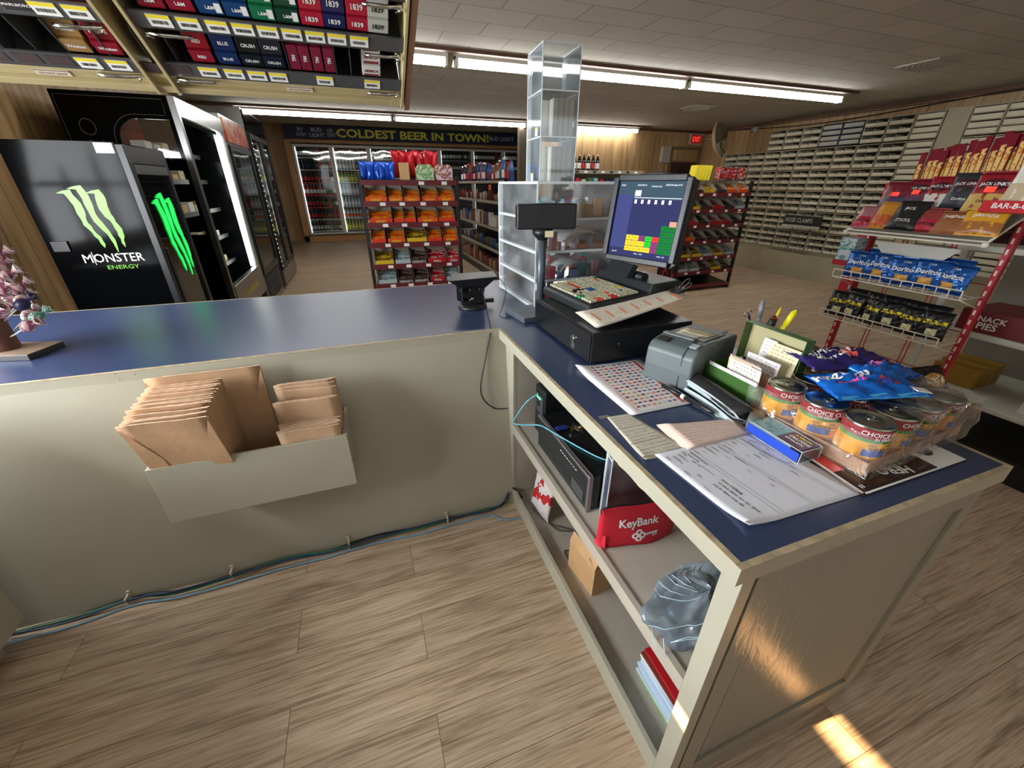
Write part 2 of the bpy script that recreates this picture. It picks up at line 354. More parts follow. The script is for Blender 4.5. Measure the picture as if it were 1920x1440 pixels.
# lamps
HOUS = mat('lamp_housing', srgb(205, 200, 185), .45); TUBE = emis('lamp_tube', (1, .98, .94), 20)
def lamp(x0, x1, y, lab):
    t = thing('fluorescent_lamp', lab, 'ceiling light', ((x0+x1)/2, y, ZC), 0, 'fluorescent ceiling lamps')
    L_ = (x1-x0)/2
    MB().prism([(-.07, 0), (.07, 0), (.055, -.055), (-.055, -.055)], 2*L_, 'x', -L_).build('housing', HOUS, t)
    MB().prism([(.06, -.02), (.15, -.085), (.15, -.09), (.055, -.03)], 2*L_, 'x', -L_).build('reflector', HOUS, t)
    m = MB(T=TR(-L_+.02, 0, -.085) @ RY(PI/2)); m.cyl(.034, 0, 2*L_-.04, 14); m.build('tube', TUBE, t)
    MB().box(-L_, -L_+.025, -.05, .05, -.12, -.03).build('socket', HOUS, t); MB().box(L_-.025, L_, -.05, .05, -.12, -.03).build('socket', HOUS, t)
    return t
lamp(-1.6, 1.05, 4.83, 'fluorescent strip lamp of the near row, mostly hidden by the cigarette rack')
lamp(1.13, 3.92, 4.83, 'long fluorescent strip lamp of the near row, passing behind the clear acrylic tower')
lamp(3.96, 6.62, 4.83, 'fluorescent strip lamp at the right end of the near row, nearest the parts wall')
lamp(-1.65, .86, 8.95, 'fluorescent strip lamp of the far row, over the left aisle beside the upright coolers')
lamp(.9, 3.5, 8.95, 'fluorescent strip lamp of the far row, above the words on the blue banner')
lamp(3.54, 6.2, 8.95, 'fluorescent strip lamp at the right end of the far row, by the pine wall')
VENT = mat('vent_metal', srgb(170, 164, 148), .5)
def vent(x, y, lab, rz):
    t = thing('ceiling_vent', lab, 'vent', (x, y, ZC), rz)
    m = MB(); m.box(-.2, .2, -.2, -.17, -.012, 0).box(-.2, .2, .17, .2, -.012, 0).box(-.2, -.17, -.17, .17, -.012, 0).box(.17, .2, -.17, .17, -.012, 0); m.build('frame', VENT, t)
    m = MB()
    for k in range(6):
        y_ = -.14+k*.052; m.prism([(y_, 0), (y_+.03, -.035), (y_+.034, -.033), (y_+.006, 0)], .34, 'x', -.17)
    m.build('louvre', VENT, t)
vent(5.95, 3.5, 'square ceiling vent with drooping louvres above the snack stand', 0)
vent(5.6, 6.5, 'square ceiling vent between the two lamp rows above the round mirror', 0)
# ================================================================== the checkout counter (an L)
GREIGE = mat('greige_paint', srgb(172, 168, 150), .42, var=.05, vscale=3, bump=.12, bscale=90)
GREIGE2 = mat('greige_paint_shelf', srgb(178, 170, 156), .38, var=.06, vscale=4, bump=.1, bscale=60)
def lam():
    q = bpy.data.materials.new('blue_laminate'); q.use_nodes = True; nt = q.node_tree; b = nt.nodes['Principled BSDF']; N = nt.nodes.new; L = nt.links.new
    tc = N('ShaderNodeTexCoord'); n = N('ShaderNodeTexNoise'); n.inputs['Scale'].default_value = 170; n.inputs['Detail'].default_value = 1; L(tc.outputs['Object'], n.inputs['Vector'])
    cr = N('ShaderNodeValToRGB'); e = cr.color_ramp.elements; e[0].position = .3; e[0].color = (*srgb(42, 57, 92), 1); e[1].position = .75; e[1].color = (*srgb(50, 66, 103), 1); L(n.outputs[0], cr.inputs[0]); L(cr.outputs[0], b.inputs['Base Color'])
    b.inputs['Roughness'].default_value = .3; b.inputs['Specular IOR Level'].default_value = 1
    return q
LAM = lam(); WORN = mat('worn_edge', srgb(176, 160, 130), .6, var=.25, vscale=40)
def grain_panel():
    q = mat('painted_ply', srgb(150, 146, 130), .27); nt = q.node_tree; b = nt.nodes['Principled BSDF']; N = nt.nodes.new; L = nt.links.new
    tc = N('ShaderNodeTexCoord'); mp = N('ShaderNodeMapping'); mp.inputs['Scale'].default_value = (9, 9, 2.2); mp.inputs['Rotation'].default_value = (0, .25, 0); L(tc.outputs['Object'], mp.inputs[0])
    n = N('ShaderNodeTexNoise'); n.inputs['Scale'].default_value = 3; n.inputs['Detail'].default_value = 5; n.inputs['Distortion'].default_value = 2.2; L(mp.outputs[0], n.inputs['Vector'])
    bp = N('ShaderNodeBump'); bp.inputs['Strength'].default_value = .45; bp.inputs['Distance'].default_value = .004; L(n.outputs[0], bp.inputs['Height']); L(bp.outputs[0], b.inputs['Normal']); return q
PLY = grain_panel()
cnt = thing('checkout_counter', 'L-shaped greige checkout counter with a worn navy blue laminate top', 'counter')
TZ = .95
Lp = [(-2.2, 1.688), (.55, 1.688), (.55, .3225), (1.374, .3225), (1.40, 2.66), (-2.2, 2.69)]
MB().prism(Lp, .004, 'z', TZ-.004).build('countertop', LAM, cnt)
m = MB()
def strip(a, b, z0, z1, th):
    a = Vector((*a, 0)); b = Vector((*b, 0)); d = (b-a).normalized(); n = Vector((d.y, -d.x, 0))*th
    p = [a, b, b+n, a+n]; m.prism([(q.x, q.y) for q in p], z1-z0, 'z', z0)
strip((-2.2, 1.688), (.538, 1.688), .905, TZ-.002, .012); strip((.55, 1.688), (.55, .3225), .905, TZ-.002, .012)
m.k = 0; strip((.538, .3225), (1.374, .3225), .905, TZ-.002, .012); strip((1.374, .3105), (1.40, 2.66), .905, TZ-.002, .012); strip((1.40, 2.66), (-2.2, 2.69), .905, TZ-.002, .012)
m.build('edge_band', GREIGE, cnt, bev=.0015)
m = MB(); strip((-2.2, 1.688), (.537, 1.688), TZ-.002, TZ+.0003, .013); strip((.55, 1.688), (.55, .3225), TZ-.002, TZ+.0003, .013); strip((.537, .3225), (1.374, .3225), TZ-.002, TZ, .013); strip((1.374, .3105), (1.40, 2.66), TZ-.002, TZ, .013); strip((1.40, 2.66), (-2.2, 2.69), TZ-.002, TZ, .013)
m.build('worn_rim', WORN, cnt); cnt.children[-1]['label'] = 'thin brown worn rim where the paint is rubbed off'
MB().prism(Lp[:], .03, 'z', TZ-.04).build('substrate', GREIGE2, cnt)
# inner face of the long leg, leaning a little, and its customer side
MB().prism([(1.674, .912), (1.69, .912), (1.565, 0), (1.545, 0)], 2.78, 'x', -2.2).build('inner_panel', GREIGE, cnt)
MB().box(-2.2, 1.36, 2.60, 2.62, 0, .91).build('customer_panel', GREIGE, cnt)
# nail holes
m = MB()
for x, z in [(-.893, .945), (-.888, .922), (-.05, .945), (-.01, .925), (.31, .944), (-.84, .934), (.28, .93)]:
    m.at(TR(x, 1.6758, z) @ RX(PI/2)).cyl(.0018, 0, .001, 6)
m.at(Matrix()); m.build('nail_heads', mat('nail', srgb(90, 80, 66), .6), cnt)
# register leg: posts, shelves, rail, end and outer panels
m = MB().box(.568, .60, .317, .362, 0, .91); m.build('corner_post', GREIGE, cnt, bev=.001)
MB().box(.568, .585, 1.56, 1.68, 0, .905).build('corner_post', GREIGE, cnt, bev=.001)
m = MB().box(.568, .586, .362, 1.56, .44, .49).box(.586, 1.33, .336, 1.56, .462, .484); m.build('middle_shelf', GREIGE2, cnt)
m = MB().box(.568, .584, .362, 1.56, .0, .085); m.build('toe_rail', GREIGE, cnt, bev=.001)
MB().box(.584, 1.33, .336, 1.56, .03, .05).build('bottom_shelf', GREIGE2, cnt)
m = MB().box(.60, 1.325, .325, .336, 0, .91); m.build('end_panel', PLY, cnt)
m = MB(); y0, y1 = .316, .325
m.box(.608, .665, y0, y1, 0, .91).box(1.285, 1.335, y0, y1, 0, .91).box(.665, 1.285, y0, y1, .845, .91).box(.665, 1.285, y0, y1, 0, .085)
m.build('panel_frame', PLY, cnt, bev=.001)
MB().box(1.325, 1.34, .325, 2.60, 0, .91).build('outer_panel', GREIGE, cnt)
MB().box(.586, 1.325, 1.56, 1.575, 0, .91).build('partition', GREIGE2, cnt)
# torn veneer under the apron of the register leg
m = MB(); tp = [(0, 0), (.03, -.004), (.08, -.012), (.13, -.008), (.17, -.012), (.2, 0)]
m.prism([(.52+a, .905+b) for a, b in tp], .003, 'x', .5455); m.build('bare_wood_chip', mat('bare_wood', srgb(205, 170, 130), .7, var=.2, vscale=60), cnt)
# low cabinet at the far left
cb = thing('base_cabinet', 'dark greige base cabinet end at the bottom left corner of the photo', 'cabinet', (-1.84, 0, 0))
MB().box(-.45, .45, -1.4, 1.49, .1, .93).build('carcass', GREIGE, cb, bev=.002)
MB().box(-.45, .38, -1.35, 1.44, 0, .1).build('plinth', GREIGE2, cb)
# crumbs on the bottom shelf
m = MB(); rr = random.Random(3)
for k in range(14): x, y = rr.uniform(.62, .9), rr.uniform(.45, .95); m.cb((x, y, .051), (.004, .003, .002))
tag(m.build('crumb', WHITE), 'white crumbs scattered over the bottom shelf', 'crumbs', kind='stuff')

# ------------------------------------------------ bag holder and paper bags on the inner face
bh = thing('bag_holder', 'greige wooden wall box holding brown paper bags', 'box', (-.478, 1.40, .46))
# panel y at this height
m = MB(); W_ = .315
m.box(-W_, W_, 0, .014, 0, .235); m.build('front_board', GREIGE, bh, bev=.0015)
m = MB(); m.prism([(.014, 0), (.205, 0), (.235, .235), (.014, .235)], .014, 'x', -W_); m.build('side_board', GREIGE, bh)
m = MB(); m.prism([(.014, 0), (.205, 0), (.235, .235), (.014, .235)], .014, 'x', W_-.014); m.build('side_board', GREIGE, bh)
MB().box(-W_+.014, W_-.014, .014, .178, 0, .014).build('bottom_board', GREIGE, bh)
KR = [mat('kraft_%d' % i, c, .75, var=.12, vscale=9, bump=.5, bscale=45) for i, c in enumerate([srgb(196, 158, 122), srgb(206, 172, 140), srgb(184, 148, 112)])]
KRIM = mat('kraft_edge', srgb(222, 192, 166), .8)
def bag_mesh(w, h, t=.0035, mi=0, detail=False):
    """flat folded sack: body, folded square bottom flap, pleated rim"""
    m = MB(); r = random.Random(int(w*1000)+mi)
    def f(u, v): return ((u-.5)*w, .0012*math.sin(u*9+v*5)+.001*math.sin(v*17), v*h)
    m.grid(lambda u, v: (f(u, v)[0], f(u, v)[1]-t/2, f(u, v)[2]), 8, 8)
    m.grid(lambda u, v: (f(1-u, v)[0], f(1-u, v)[1]+t/2, f(1-u, v)[2]), 8, 8)
    m.k = 1; m.grid(lambda u, v: (f(u, 1)[0], (v-.5)*t*.9+f(u, 1)[1], h-.0005+.0008*math.sin(u*40)), 16, 1)
    m.k = 0
    for s_ in (0, 1): m.grid(lambda u, v: (f(s_, u)[0], (v-.5)*t+f(s_, u)[1], u*h), 8, 1)
    if detail:   # the square bottom folded flat over the front face, and diagonal creases
        b = .08; m.box(-w/2+.004, w/2-.004, -t/2-.0022, -t/2-.0008, .008, .008+b)
        for s_ in (-1, 1):
            m.add([(s_*w/2, -t/2-.003, h*.98), (s_*(w/2-.055), -t/2-.0032, h*.62), (s_*(w/2-.055), -t/2-.0032, .03), (s_*w/2, -t/2-.003, 0)], [(0, 1, 2, 3)])
    return m
# the left wad leans out over the box: base near (y 1.42..1.56), top fanned toward the viewer
big = bag_mesh(.36, .462, .006, 2, True).build('paper_bag', [KR[2], KRIM])
place(big, mat4=TR(-.612, 1.598, .475) @ RX(math.radians(-2)), label='largest brown paper bag, standing open at the very back of the holder', cat='paper bag')
NL = 30; first = None
for i in range(NL):
    q = i/(NL-1)
    a = math.radians(1+16*q**1.1); y = 1.585-.115*q
    T = TR(-.664+.004*math.sin(i*2.3)+.006*q, y, .475) @ RX(a) @ RZ(math.radians(-2+1.5*math.sin(i*1.7)))
    hh = 0
    if i == 0 or i == NL-1:
        o = bag_mesh(.222 if i == 0 else .236, .44, .004, 0, i == NL-1).build('paper_bag', [KR[0], KRIM]); first = first or o
        if i == NL-1:
            p = text_mb('KRAFT SACK', .011, .0004, .0, T=TR(.045, -.0062, .12) @ RX(PI/2)); text_mb('RECYCLABLE PAPER BAG', .008, .0004, T=TR(.045, -.0062, .107) @ RX(PI/2), mb=p); text_mb('REUSABLE', .008, .0004, T=TR(.045, -.0062, .097) @ RX(PI/2), mb=p)
            p.build('print', BLACK, o)
        place(o, mat4=T)
    else: o = dup(first, mat4=TR(0, 0, .006*math.sin(i*1.3)+.005*math.sin(i*3.1)) @ T); 
    if i == NL-1: tag(o, 'foremost large brown paper bag of the left wad, with small black print', 'paper bag')
    else: tag(o, 'large brown paper bag packed in the left wad of the holder', 'paper bag', 'large paper bags in the left wad')
first = None
for i in range(16):
    q = i/15; a = math.radians(1+11*q); y = 1.585-.12*q
    T = TR(-.285+.006*math.sin(i*2.1), y, .475+(.012*math.sin(i*.9)-.03*(i > 4) if i < 10 else 0)) @ RX(a) @ RZ(math.radians(-3+2*math.sin(i)))
    if i in (0, 10): first = bag_mesh(.205, .385 if i == 0 else .28, .004, 1).build('paper_bag', [KR[1], KRIM]); o = place(first, mat4=T)
    else: o = dup(first, mat4=T)
    tag(o, 'small tan paper bag packed in the right wad of the holder', 'paper bag', 'small paper bags in the right wad')

# ------------------------------------------------ cables along the foot of the panel
def smooth_path(pts, n=8):
    pts = [Vector(p) for p in pts]; out = []
    for i in range(len(pts)-1):
        p0, p1, p2, p3 = pts[max(i-1, 0)], pts[i], pts[i+1], pts[min(i+2, len(pts)-1)]
        for k in range(n):
            t = k/n; out.append(.5*((2*p1)+(-p0+p2)*t+(2*p0-5*p1+4*p2-p3)*t*t+(-p0+3*p1-3*p2+p3)*t**3))
    out.append(pts[-1]); return out
CG = mat('green_cable', srgb(40, 110, 80), .4); CB_ = mat('blue_cable', srgb(110, 165, 205), .4); CK = mat('black_cable', srgb(22, 22, 24), .4); CDB = mat('navy_cable', srgb(30, 50, 90), .4)
base = [(-1.5, 1.50), (-1.3, 1.49), (-1.1, 1.512), (-.95, 1.49), (-.75, 1.50), (-.55, 1.515), (-.35, 1.50), (-.15, 1.51), (.05, 1.50), (.25, 1.51), (.42, 1.505)]
def cable(lab, mt, off, r, z, end, amp):
    pts = [(x, y+off+amp*math.sin(x*7+off*300), z+.004*math.sin(x*11+off*90)) for x, y in base]+end
    tag(MB().tube(smooth_path(pts, 5), r, 6).build('cable', mt), lab, 'cable')
cable('green cable running along the foot of the counter panel', CG, .016, .0042, .018, [(.52, 1.535, .02), (.565, 1.57, .05)], .006)
cable('light blue cable running along the foot of the counter panel and looping onto the floor', CB_, -.012, .0035, .008, [(.47, 1.44, .006), (.55, 1.42, .006), (.60, 1.43, .006)], .007)
cable('thick black cable in the bundle along the foot of the counter panel', CK, .03, .0055, .01, [(.5, 1.53, .02), (.56, 1.565, .09), (.60, 1.5, .06)], .005)
cable('navy blue cable in the bundle along the foot of the counter panel', CDB, .004, .004, .03, [(.5, 1.53, .03), (.565, 1.56, .07)], .008)
CLIP = mat('cable_clip', srgb(215, 200, 175), .5)
for i, x in enumerate((-1.12, -.75, -.27, .2)):
    c_ = MB(T=TR(x, 1.545, .045) @ RX(-PI/2)).lathe([(.008, -.003), (.008, .003), (.005, .003), (.005, -.003), (.008, -.003)], 12)
    c_.at(TR(x, 1.53, .02)).box(-.003, .003, -.02, .012, -.012, .022)
    tag(c_.build('cable_clip', CLIP), ['tan cable clip nearest the left cabinet', 'tan cable clip on the cables left of below the bag holder', 'tan cable clip on the cables just right of below the bag holder', 'tan cable clip on the cables nearest the register shelves'][i], 'cable clip')
# ================================================================== things on the register counter
T0 = .9502
BLK2 = mat('register_black', srgb(34, 38, 42), .4, bump=.12, bscale=700); BLK3 = mat('drawer_black', srgb(20, 22, 26), .3, bump=.08, bscale=500)
# cash drawer
cd = thing('till_box', 'black metal cash drawer with a chrome lock under the register terminal', 'cash drawer', (.72, 1.17, T0))
MB().box(.008, .45, 0, .515, .006, .125).build('case', BLK3, cd, bev=.003)
MB().box(0, .008, .004, .511, .012, .118).build('front_panel', BLK3, cd, bev=.0015)
MB().box(-.0015, 0, .21, .48, .088, .0905).build('media_slot', mat('slot_dark', (.002, .002, .002), .6), cd)
m = MB(T=TR(0, .125, .064) @ RY(-PI/2)); m.cyl(.014, 0, .004, 20).cyl(.009, .004, .008, 16); l_ = m.build('lock', CHROME, cd)
MB(T=TR(-.0085, .125, .064)).box(-.0005, .001, -.0012, .0012, -.006, .006).build('keyhole', BLACK, l_)
MB(T=TR(-.0005, .11, .045)).prism([(0, -.02), (.03, -.02), (.028, .005), (.002, .005)], .001, 'x', -.001).build('sticker', STEEL, cd)
for x in (.12, .42): MB(T=TR(x, -.0015, .072) @ RX(PI/2)).cyl(.0035, 0, .002, 8).build('screw', STEEL, cd)
for x, y in [(.04, .04), (.04, .47), (.41, .04), (.41, .47)]: MB().cyl(.012, 0, .006, 10, (x, y)).build('foot', BLK, cd)

# register terminal: angled base with a raised keyboard, screen on a hinge
th = math.radians(4)
reg = thing('cash_register', 'black cash register terminal with colour touch screen and raised keyboard', 'cash register', (.80, 1.555, 1.0755), th)
# local: +x to the back (customer side), y to the far end
m = MB(); m.prism([(0, .0), (0, .028), (.012, .04), (.30, .062), (.315, .098), (.46, .105), (.50, .08), (.50, .03), (.36, .0)], .39, 'y', -.195)
m.build('base', BLK2, reg, bev=.006, seg=3)
def slope(x): return .04+(x-.012)*(.022/.288)
hinge = MB(T=TR(.35, .02, .105) @ RX(PI/2)); hinge.cyl(.02, -.12, .12, 16); hinge.build('hinge', BLK, reg)
MB().prism([(.28, .10), (.31, .1), (.34, .15), (.31, .16)], .16, 'y', -.06).build('neck', BLK2, reg)
well = MB(); well.prism([(.018, slope(.018)+.0005), (.272, slope(.272)+.0005), (.272, slope(.272)+.003), (.018, slope(.018)+.003)], .36, 'y', -.18); well.build('key_well', BLK, reg)
IV = mat('ivory_key', srgb(196, 192, 164), .5); KB = mat('black_key', srgb(35, 35, 38), .5); KR_ = mat('red_key', srgb(222, 48, 52), .45); KBL = mat('blue_key', srgb(40, 92, 160), .45)
KG = mat('green_key', srgb(30, 140, 80), .45); KO = mat('orange_key', srgb(235, 90, 50), .45); KY = mat('yellow_key', srgb(240, 220, 110), .45)
kn = 0; km = {}
def key(i, j, mt, w=1, h=1):
    x = .024+i*.0172; y = .172-j*.0182; a = math.atan(.022/.288)
    T = TR(x+.0076*w+(w-1)*.001, y-.0082*h, slope(x)+.0035) @ RY(-a)
    k_ = (w, h)
    if k_ not in km:
        b = MB(); ww, hh = .0070*w+.0014*(w-1), .0073*h+.0016*(h-1)
        b.add([(-ww, -hh, 0), (ww, -hh, 0), (ww, hh, 0), (-ww, hh, 0), (-ww*.82, -hh*.82, .008), (ww*.82, -hh*.82, .008), (ww*.82, hh*.82, .008), (-ww*.82, hh*.82, .008)], [(0, 1, 5, 4), (1, 2, 6, 5), (2, 3, 7, 6), (3, 0, 4, 7), (4, 5, 6, 7), (0, 3, 2, 1)])
        o = b.build('key', mt, reg); km[k_] = o.data
    else:
        o = bpy.data.objects.new('key', km[k_]); C.objects.link(o); o.parent = reg
        o.material_slots[0].link = 'OBJECT'; o.material_slots[0].material = mt
    o.matrix_local = T; return o
R_ = random.Random(5); used = set()
def put(i, j, mt, w=1, h=1):
    for a in range(w):
        for b in range(h): used.add((i+a, j+b))
    if len(km) == 0 or True: key(i, j, mt, w, h)
for j in range(3, 9): put(4 if j < 9 else 3, j-1, KR_)
for i, j in [(1, 9), (1, 10), (2, 8), (2, 9)]: put(i, j, KB)
for i, j in [(3, 8), (3, 9), (2, 11), (4, 9)]: put(i, j, KB)
for i in (5, 6):
    for j in (9, 10, 11): put(i, j, KBL)
put(0, 13, KG, 2, 2); put(13, 1, KG, 1, 2); put(12, 3, KO, 1, 2); put(7, 14, KO, 1, 2); put(2, 17, KO, 2, 2); put(6, 17, KR_, 2, 2); put(12, 12, KY, 2, 2); put(11, 15, KBL)
n_ = 14*20
extra = MB()
for i in range(14):
    for j in range(19):
        if (i, j) in used: continue
        if len([c for c in reg.children if c.name.startswith('key') and 'well' not in c.name]) < 98:
            if (i*7+j*3) % 3 == 0: put(i, j, IV); continue
        x = .024+i*.0172+.0076; y = .172-j*.0182-.0082; z = slope(x)+.0035; a = .0068
        extra.add([(x-a, y-a, z), (x+a, y-a, z), (x+a, y+a, z), (x-a, y+a, z), (x-a*.82, y-a*.82, z+.008), (x+a*.82, y-a*.82, z+.008), (x+a*.82, y+a*.82, z+.008), (x-a*.82, y+a*.82, z+.008)], [(0, 1, 5, 4), (1, 2, 6, 5), (2, 3, 7, 6), (3, 0, 4, 7), (4, 5, 6, 7)])
tag(extra.build('key', IV, reg), kind='stuff')
text_mb('A', .012, .0006, T=TR(.36, -.12, .1055) @ RZ(-PI/2)).build('maker_badge', mat('badge', srgb(150, 190, 230), .3, .3), reg)
# the screen: its own plane, right edge nearer the camera
ms = math.radians(20); n_dir = Vector((-math.cos(ms), -math.sin(ms), 0)); rt = Vector((math.sin(ms), -math.cos(ms), 0))
SC = Vector((1.085, 1.455, 1.42))
tilt = math.radians(7)
up = (Vector((0, 0, 1))*math.cos(tilt) - n_dir*math.sin(tilt)).normalized(); nn = rt.cross(up).normalized()
Mw = Matrix((rt, up, nn)).transposed().to_4x4(); Mw.translation = SC; 
Ml = (TR(.80, 1.555, 1.0755) @ RZ(th)).inverted() @ Mw
W2, H2 = .176, .17
m = MB(T=Ml); bz = .026
ol = [(-W2+.02, -H2), (W2-.02, -H2), (W2, -H2+.02), (W2, H2-.02), (W2-.03, H2-.006), (0, H2+.008), (-W2+.03, H2-.006), (-W2, H2-.02), (-W2, -H2+.02)]
m.prism(ol, .028, 'z', -.045)
ow, oh = W2-bz, H2-bz
# bezel ring in front, a little proud
for (x0, x1, y0, y1) in ((-W2+.002, -ow, -H2+.02, H2-.012), (ow, W2-.002, -H2+.02, H2-.012), (-ow, ow, -H2+.002, -oh), (-ow, ow, oh, H2-.003)):
    m.box(x0, x1, y0, y1, -.017, .004)
scr = m.build('screen_housing', BLK2, reg, bev=.004, seg=3)
MB(T=Ml).prism([(-.13, -.13), (.13, -.13), (.11, .12), (-.11, .12)], -.04, 'z', -.045).build('rear_cover', BLK2, reg, bev=.008)
disp = MB(T=Ml).box(-ow, ow, -oh, oh, -.018, -.012).build('display', emis('screen_base', srgb(60, 64, 108), .75), reg)
def spx(name, rects, col, e=1.0, z=-.0115):
    m = MB(T=Ml)
    for (x, y, w_, h_) in rects:   # in screen units 0..1, y down
        m.box(-ow+2*ow*x, -ow+2*ow*(x+w_), oh-2*oh*(y+h_), oh-2*oh*y, z-.0004, z)
    return m.build(name, emis(name+'_light', col, e), disp)
spx('header_band', [(0, 0, 1, .17), (.26, .17, .74, .06)], srgb(62, 82, 96), 1.0)
spx('side_column', [(0, .17, .25, .72)], srgb(66, 72, 122), 1.0)
spx('tab', [(.27, .115, .095, .075)], srgb(225, 215, 225), 1.1, -.011)
spx('rule', [(.27, .205, .70, .008)], srgb(220, 225, 235), 1.1, -.011)
spx('grid_line', [(.26+.103*k, .33, .003, .37) for k in range(7)]+[(.26, .33+.075*k, .72, .003) for k in range(6)], srgb(46, 48, 92), 1, -.0112)
spx('pump_icon', [(.285+.103*k, .235, .035, .05) for k in range(6)], srgb(240, 240, 245), 1.1, -.011)
cw, ch = .098, .068
def cells(name, lst, col, e=1.1): spx(name, [(.26+.103*i, .33+.0745*j, cw, ch) for i, j in lst], col, e, -.0108)
cells('yellow_button', [(0, 5), (1, 5), (0, 6), (1, 6), (2, 6), (0, 7), (1, 7), (2, 7), (3, 7)], srgb(225, 195, 50))
cells('purple_button', [(2, 5), (4, 6), (4, 7)], srgb(130, 60, 110)); cells('lime_button', [(3, 5), (3, 6)], srgb(40, 195, 45)); cells('red_button', [(4, 5)], srgb(220, 60, 60))
cells('salmon_button', [(6, 2.2)], srgb(225, 150, 130)); cells('green_button', [(i, j) for i in (5, 6) for j in (3, 4, 5, 6, 7)], srgb(25, 115, 50))
m = MB(); 
for tx, x, y, s_ in [('Void', .06, .05, .011), ('10/28 Monday 8:15', .82, .05, .009), ('REGISTER 01', .36, .05, .008), ('CASHIER SALES', .58, .065, .007), ('sign off', .1, .95, .008), ('menu   tools', .5, .95, .008), ('totals  exit', .85, .95, .008), ('SUB', .31, .15, .008)]:
    text_mb(tx, s_, .0004, T=Ml @ TR(-ow+2*ow*x, oh-2*oh*y, -.0108), mb=m)
m.build('screen_text', emis('screen_text_light', (.8, .85, .9), 1), disp)
m = MB()
for i in range(7):
    for j in range(3, 8):
        if (i in (5, 6)) or j >= 5: text_mb(['ITEM', 'GAS', 'CASH', '5.00', 'NEXT'][(i+j) % 5], .006, .0003, T=Ml @ TR(-ow+2*ow*(.26+.103*i+.049), oh-2*oh*(.33+.0745*j+.034), -.0104), mb=m)
m.build('button_text', emis('button_text_dark', srgb(60, 60, 40), .6), disp)

# papers in a binder clip on the drawer
AGED = mat('aged_paper', srgb(228, 218, 200), .8, var=.06, vscale=20); PAP = mat('paper_white', srgb(232, 230, 232), .75, var=.02, vscale=10); PINK = mat('pink_paper', srgb(226, 200, 186), .8, var=.05, vscale=14)
CREAM = mat('cream_card', srgb(225, 214, 176), .75, var=.06, vscale=25); GRN = mat('pale_green_slip', srgb(170, 190, 172), .7)
def sheet(name, lab, pts, z, mt, cat='paper', group=None, curl=0, n=10, par=None, th_=.0006, corner=None):
    """pts: four world xy corners (far-left, far-right, near-right, near-left as seen by the reader)"""
    a, b, c, d = [Vector((p[0], p[1], (p[2] if len(p) > 2 else 0)+z)) for p in pts]
    def f(u, v, o=0):
        p = (a*(1-u)+b*u)*(1-v)+(d*(1-u)+c*u)*v
        zz = curl*(abs(u-.5)*2)**3
        if corner: zz += corner[2]*max(0, 1-math.hypot(u-corner[0], v-corner[1])/.3)**2
        return (p.x, p.y, p.z+zz+o)
    m = MB(); m.grid(lambda u, v: f(u, v, th_), n, n); m.grid(lambda u, v: f(1-u, v, 0), n, n)
    for s_ in (0, 1): m.grid(lambda u, v: f(s_, u, v*th_), n, 1); m.grid(lambda u, v: f(u, s_, v*th_), n, 1)
    o = m.build(name, mt, par)
    if not par: tag(o, lab, cat, group)
    o['_q'] = 0
    del o['_q']
    return o, f
def ink(par, f, rects, mt, name='print', dz=.0012):
    m = MB()
    for (u0, v0, u1, v1) in rects:
        n = max(1, int((u1-u0)/.12)); 
        for k in range(n):
            ua, ub = u0+(u1-u0)*k/n, u0+(u1-u0)*(k+1)/n
            m.add([f(ua, v0, dz), f(ub, v0, dz), f(ub, v1, dz), f(ua, v1, dz)], [(0, 1, 2, 3)])
    return m.build(name, mt, par)
def scribble(par, f, rnd, region, nlines, hgt, mt, name='handwriting', sl=.6):
    m = MB(); u0, v0, u1, v1 = region
    for k in range(nlines):
        v = v0+(v1-v0)*(k+.5)/nlines; u = u0
        while u < u1:
            wd = rnd.uniform(.02, .07)
            if rnd.random() < .8 and u+wd < u1:
                t = u
                while t < u+wd:
                    dv = hgt*rnd.uniform(.3, .9); du = .005
                    m.add([f(t, v+dv, .0012), f(t+.003, v+dv, .0012), f(t+du, v-dv*.6, .0012), f(t+du-.003, v-dv*.6, .0012)], [(0, 1, 2, 3)]); t += .009
                    m.add([f(t-.009, v, .0012), f(t, v, .0012), f(t, v+.003, .0012), f(t-.009, v+.003, .0012)], [(0, 1, 2, 3)])
            u += wd+.018
    return m.build(name, mt, par)
rp = random.Random(11)
zc = 1.0765
cl = thing('clipped_papers', 'clipped pad of long yellowed lists with orange highlighting lying on the cash drawer', 'papers')
for k in range(5):
    dx = .004*k; o, f = sheet('sheet', '', [(.765-dx, 1.335+.004*k, .006), (1.235, 1.385, .055), (1.21, 1.275-.004*k, .055), (.755-dx, 1.19-.003*k, .0)], zc+.003+.002*k, AGED if k > 1 else PAP, par=cl, curl=.006, th_=.0008)
ink(o, f, [(.10+.13*i, .22+.05*(i % 3), .118+.13*i, .75) for i in range(6)]+[(.9, .3, .93, .9)], mat('orange_marker', srgb(232, 130, 90), .7), 'highlighting')
scribble(o, f, rp, (.06, .1, .95, .95), 9, .02, INK, 'handwriting')
m = MB(T=TR(1.215, 1.33, 1.15) @ RY(math.radians(-35))); m.prism([(-.018, -.012), (.018, -.006), (.018, .006), (-.018, .012)], .05, 'y', -.025); bc = m.build('clip_body', BLK, cl)
m = MB(T=TR(1.215, 1.33, 1.15) @ RY(math.radians(-35)))
for s_ in (-1, 1): m.tube(smooth_path([(.018, -.012, .004*s_), (.05, -.012, .01*s_), (.065, -.006, .012*s_), (.07, 0, .012*s_), (.065, .006, .012*s_), (.05, .012, .01*s_), (.018, .012, .004*s_)], 3), .0012, 5)
m.build('clip_wire', CHROME, cl)

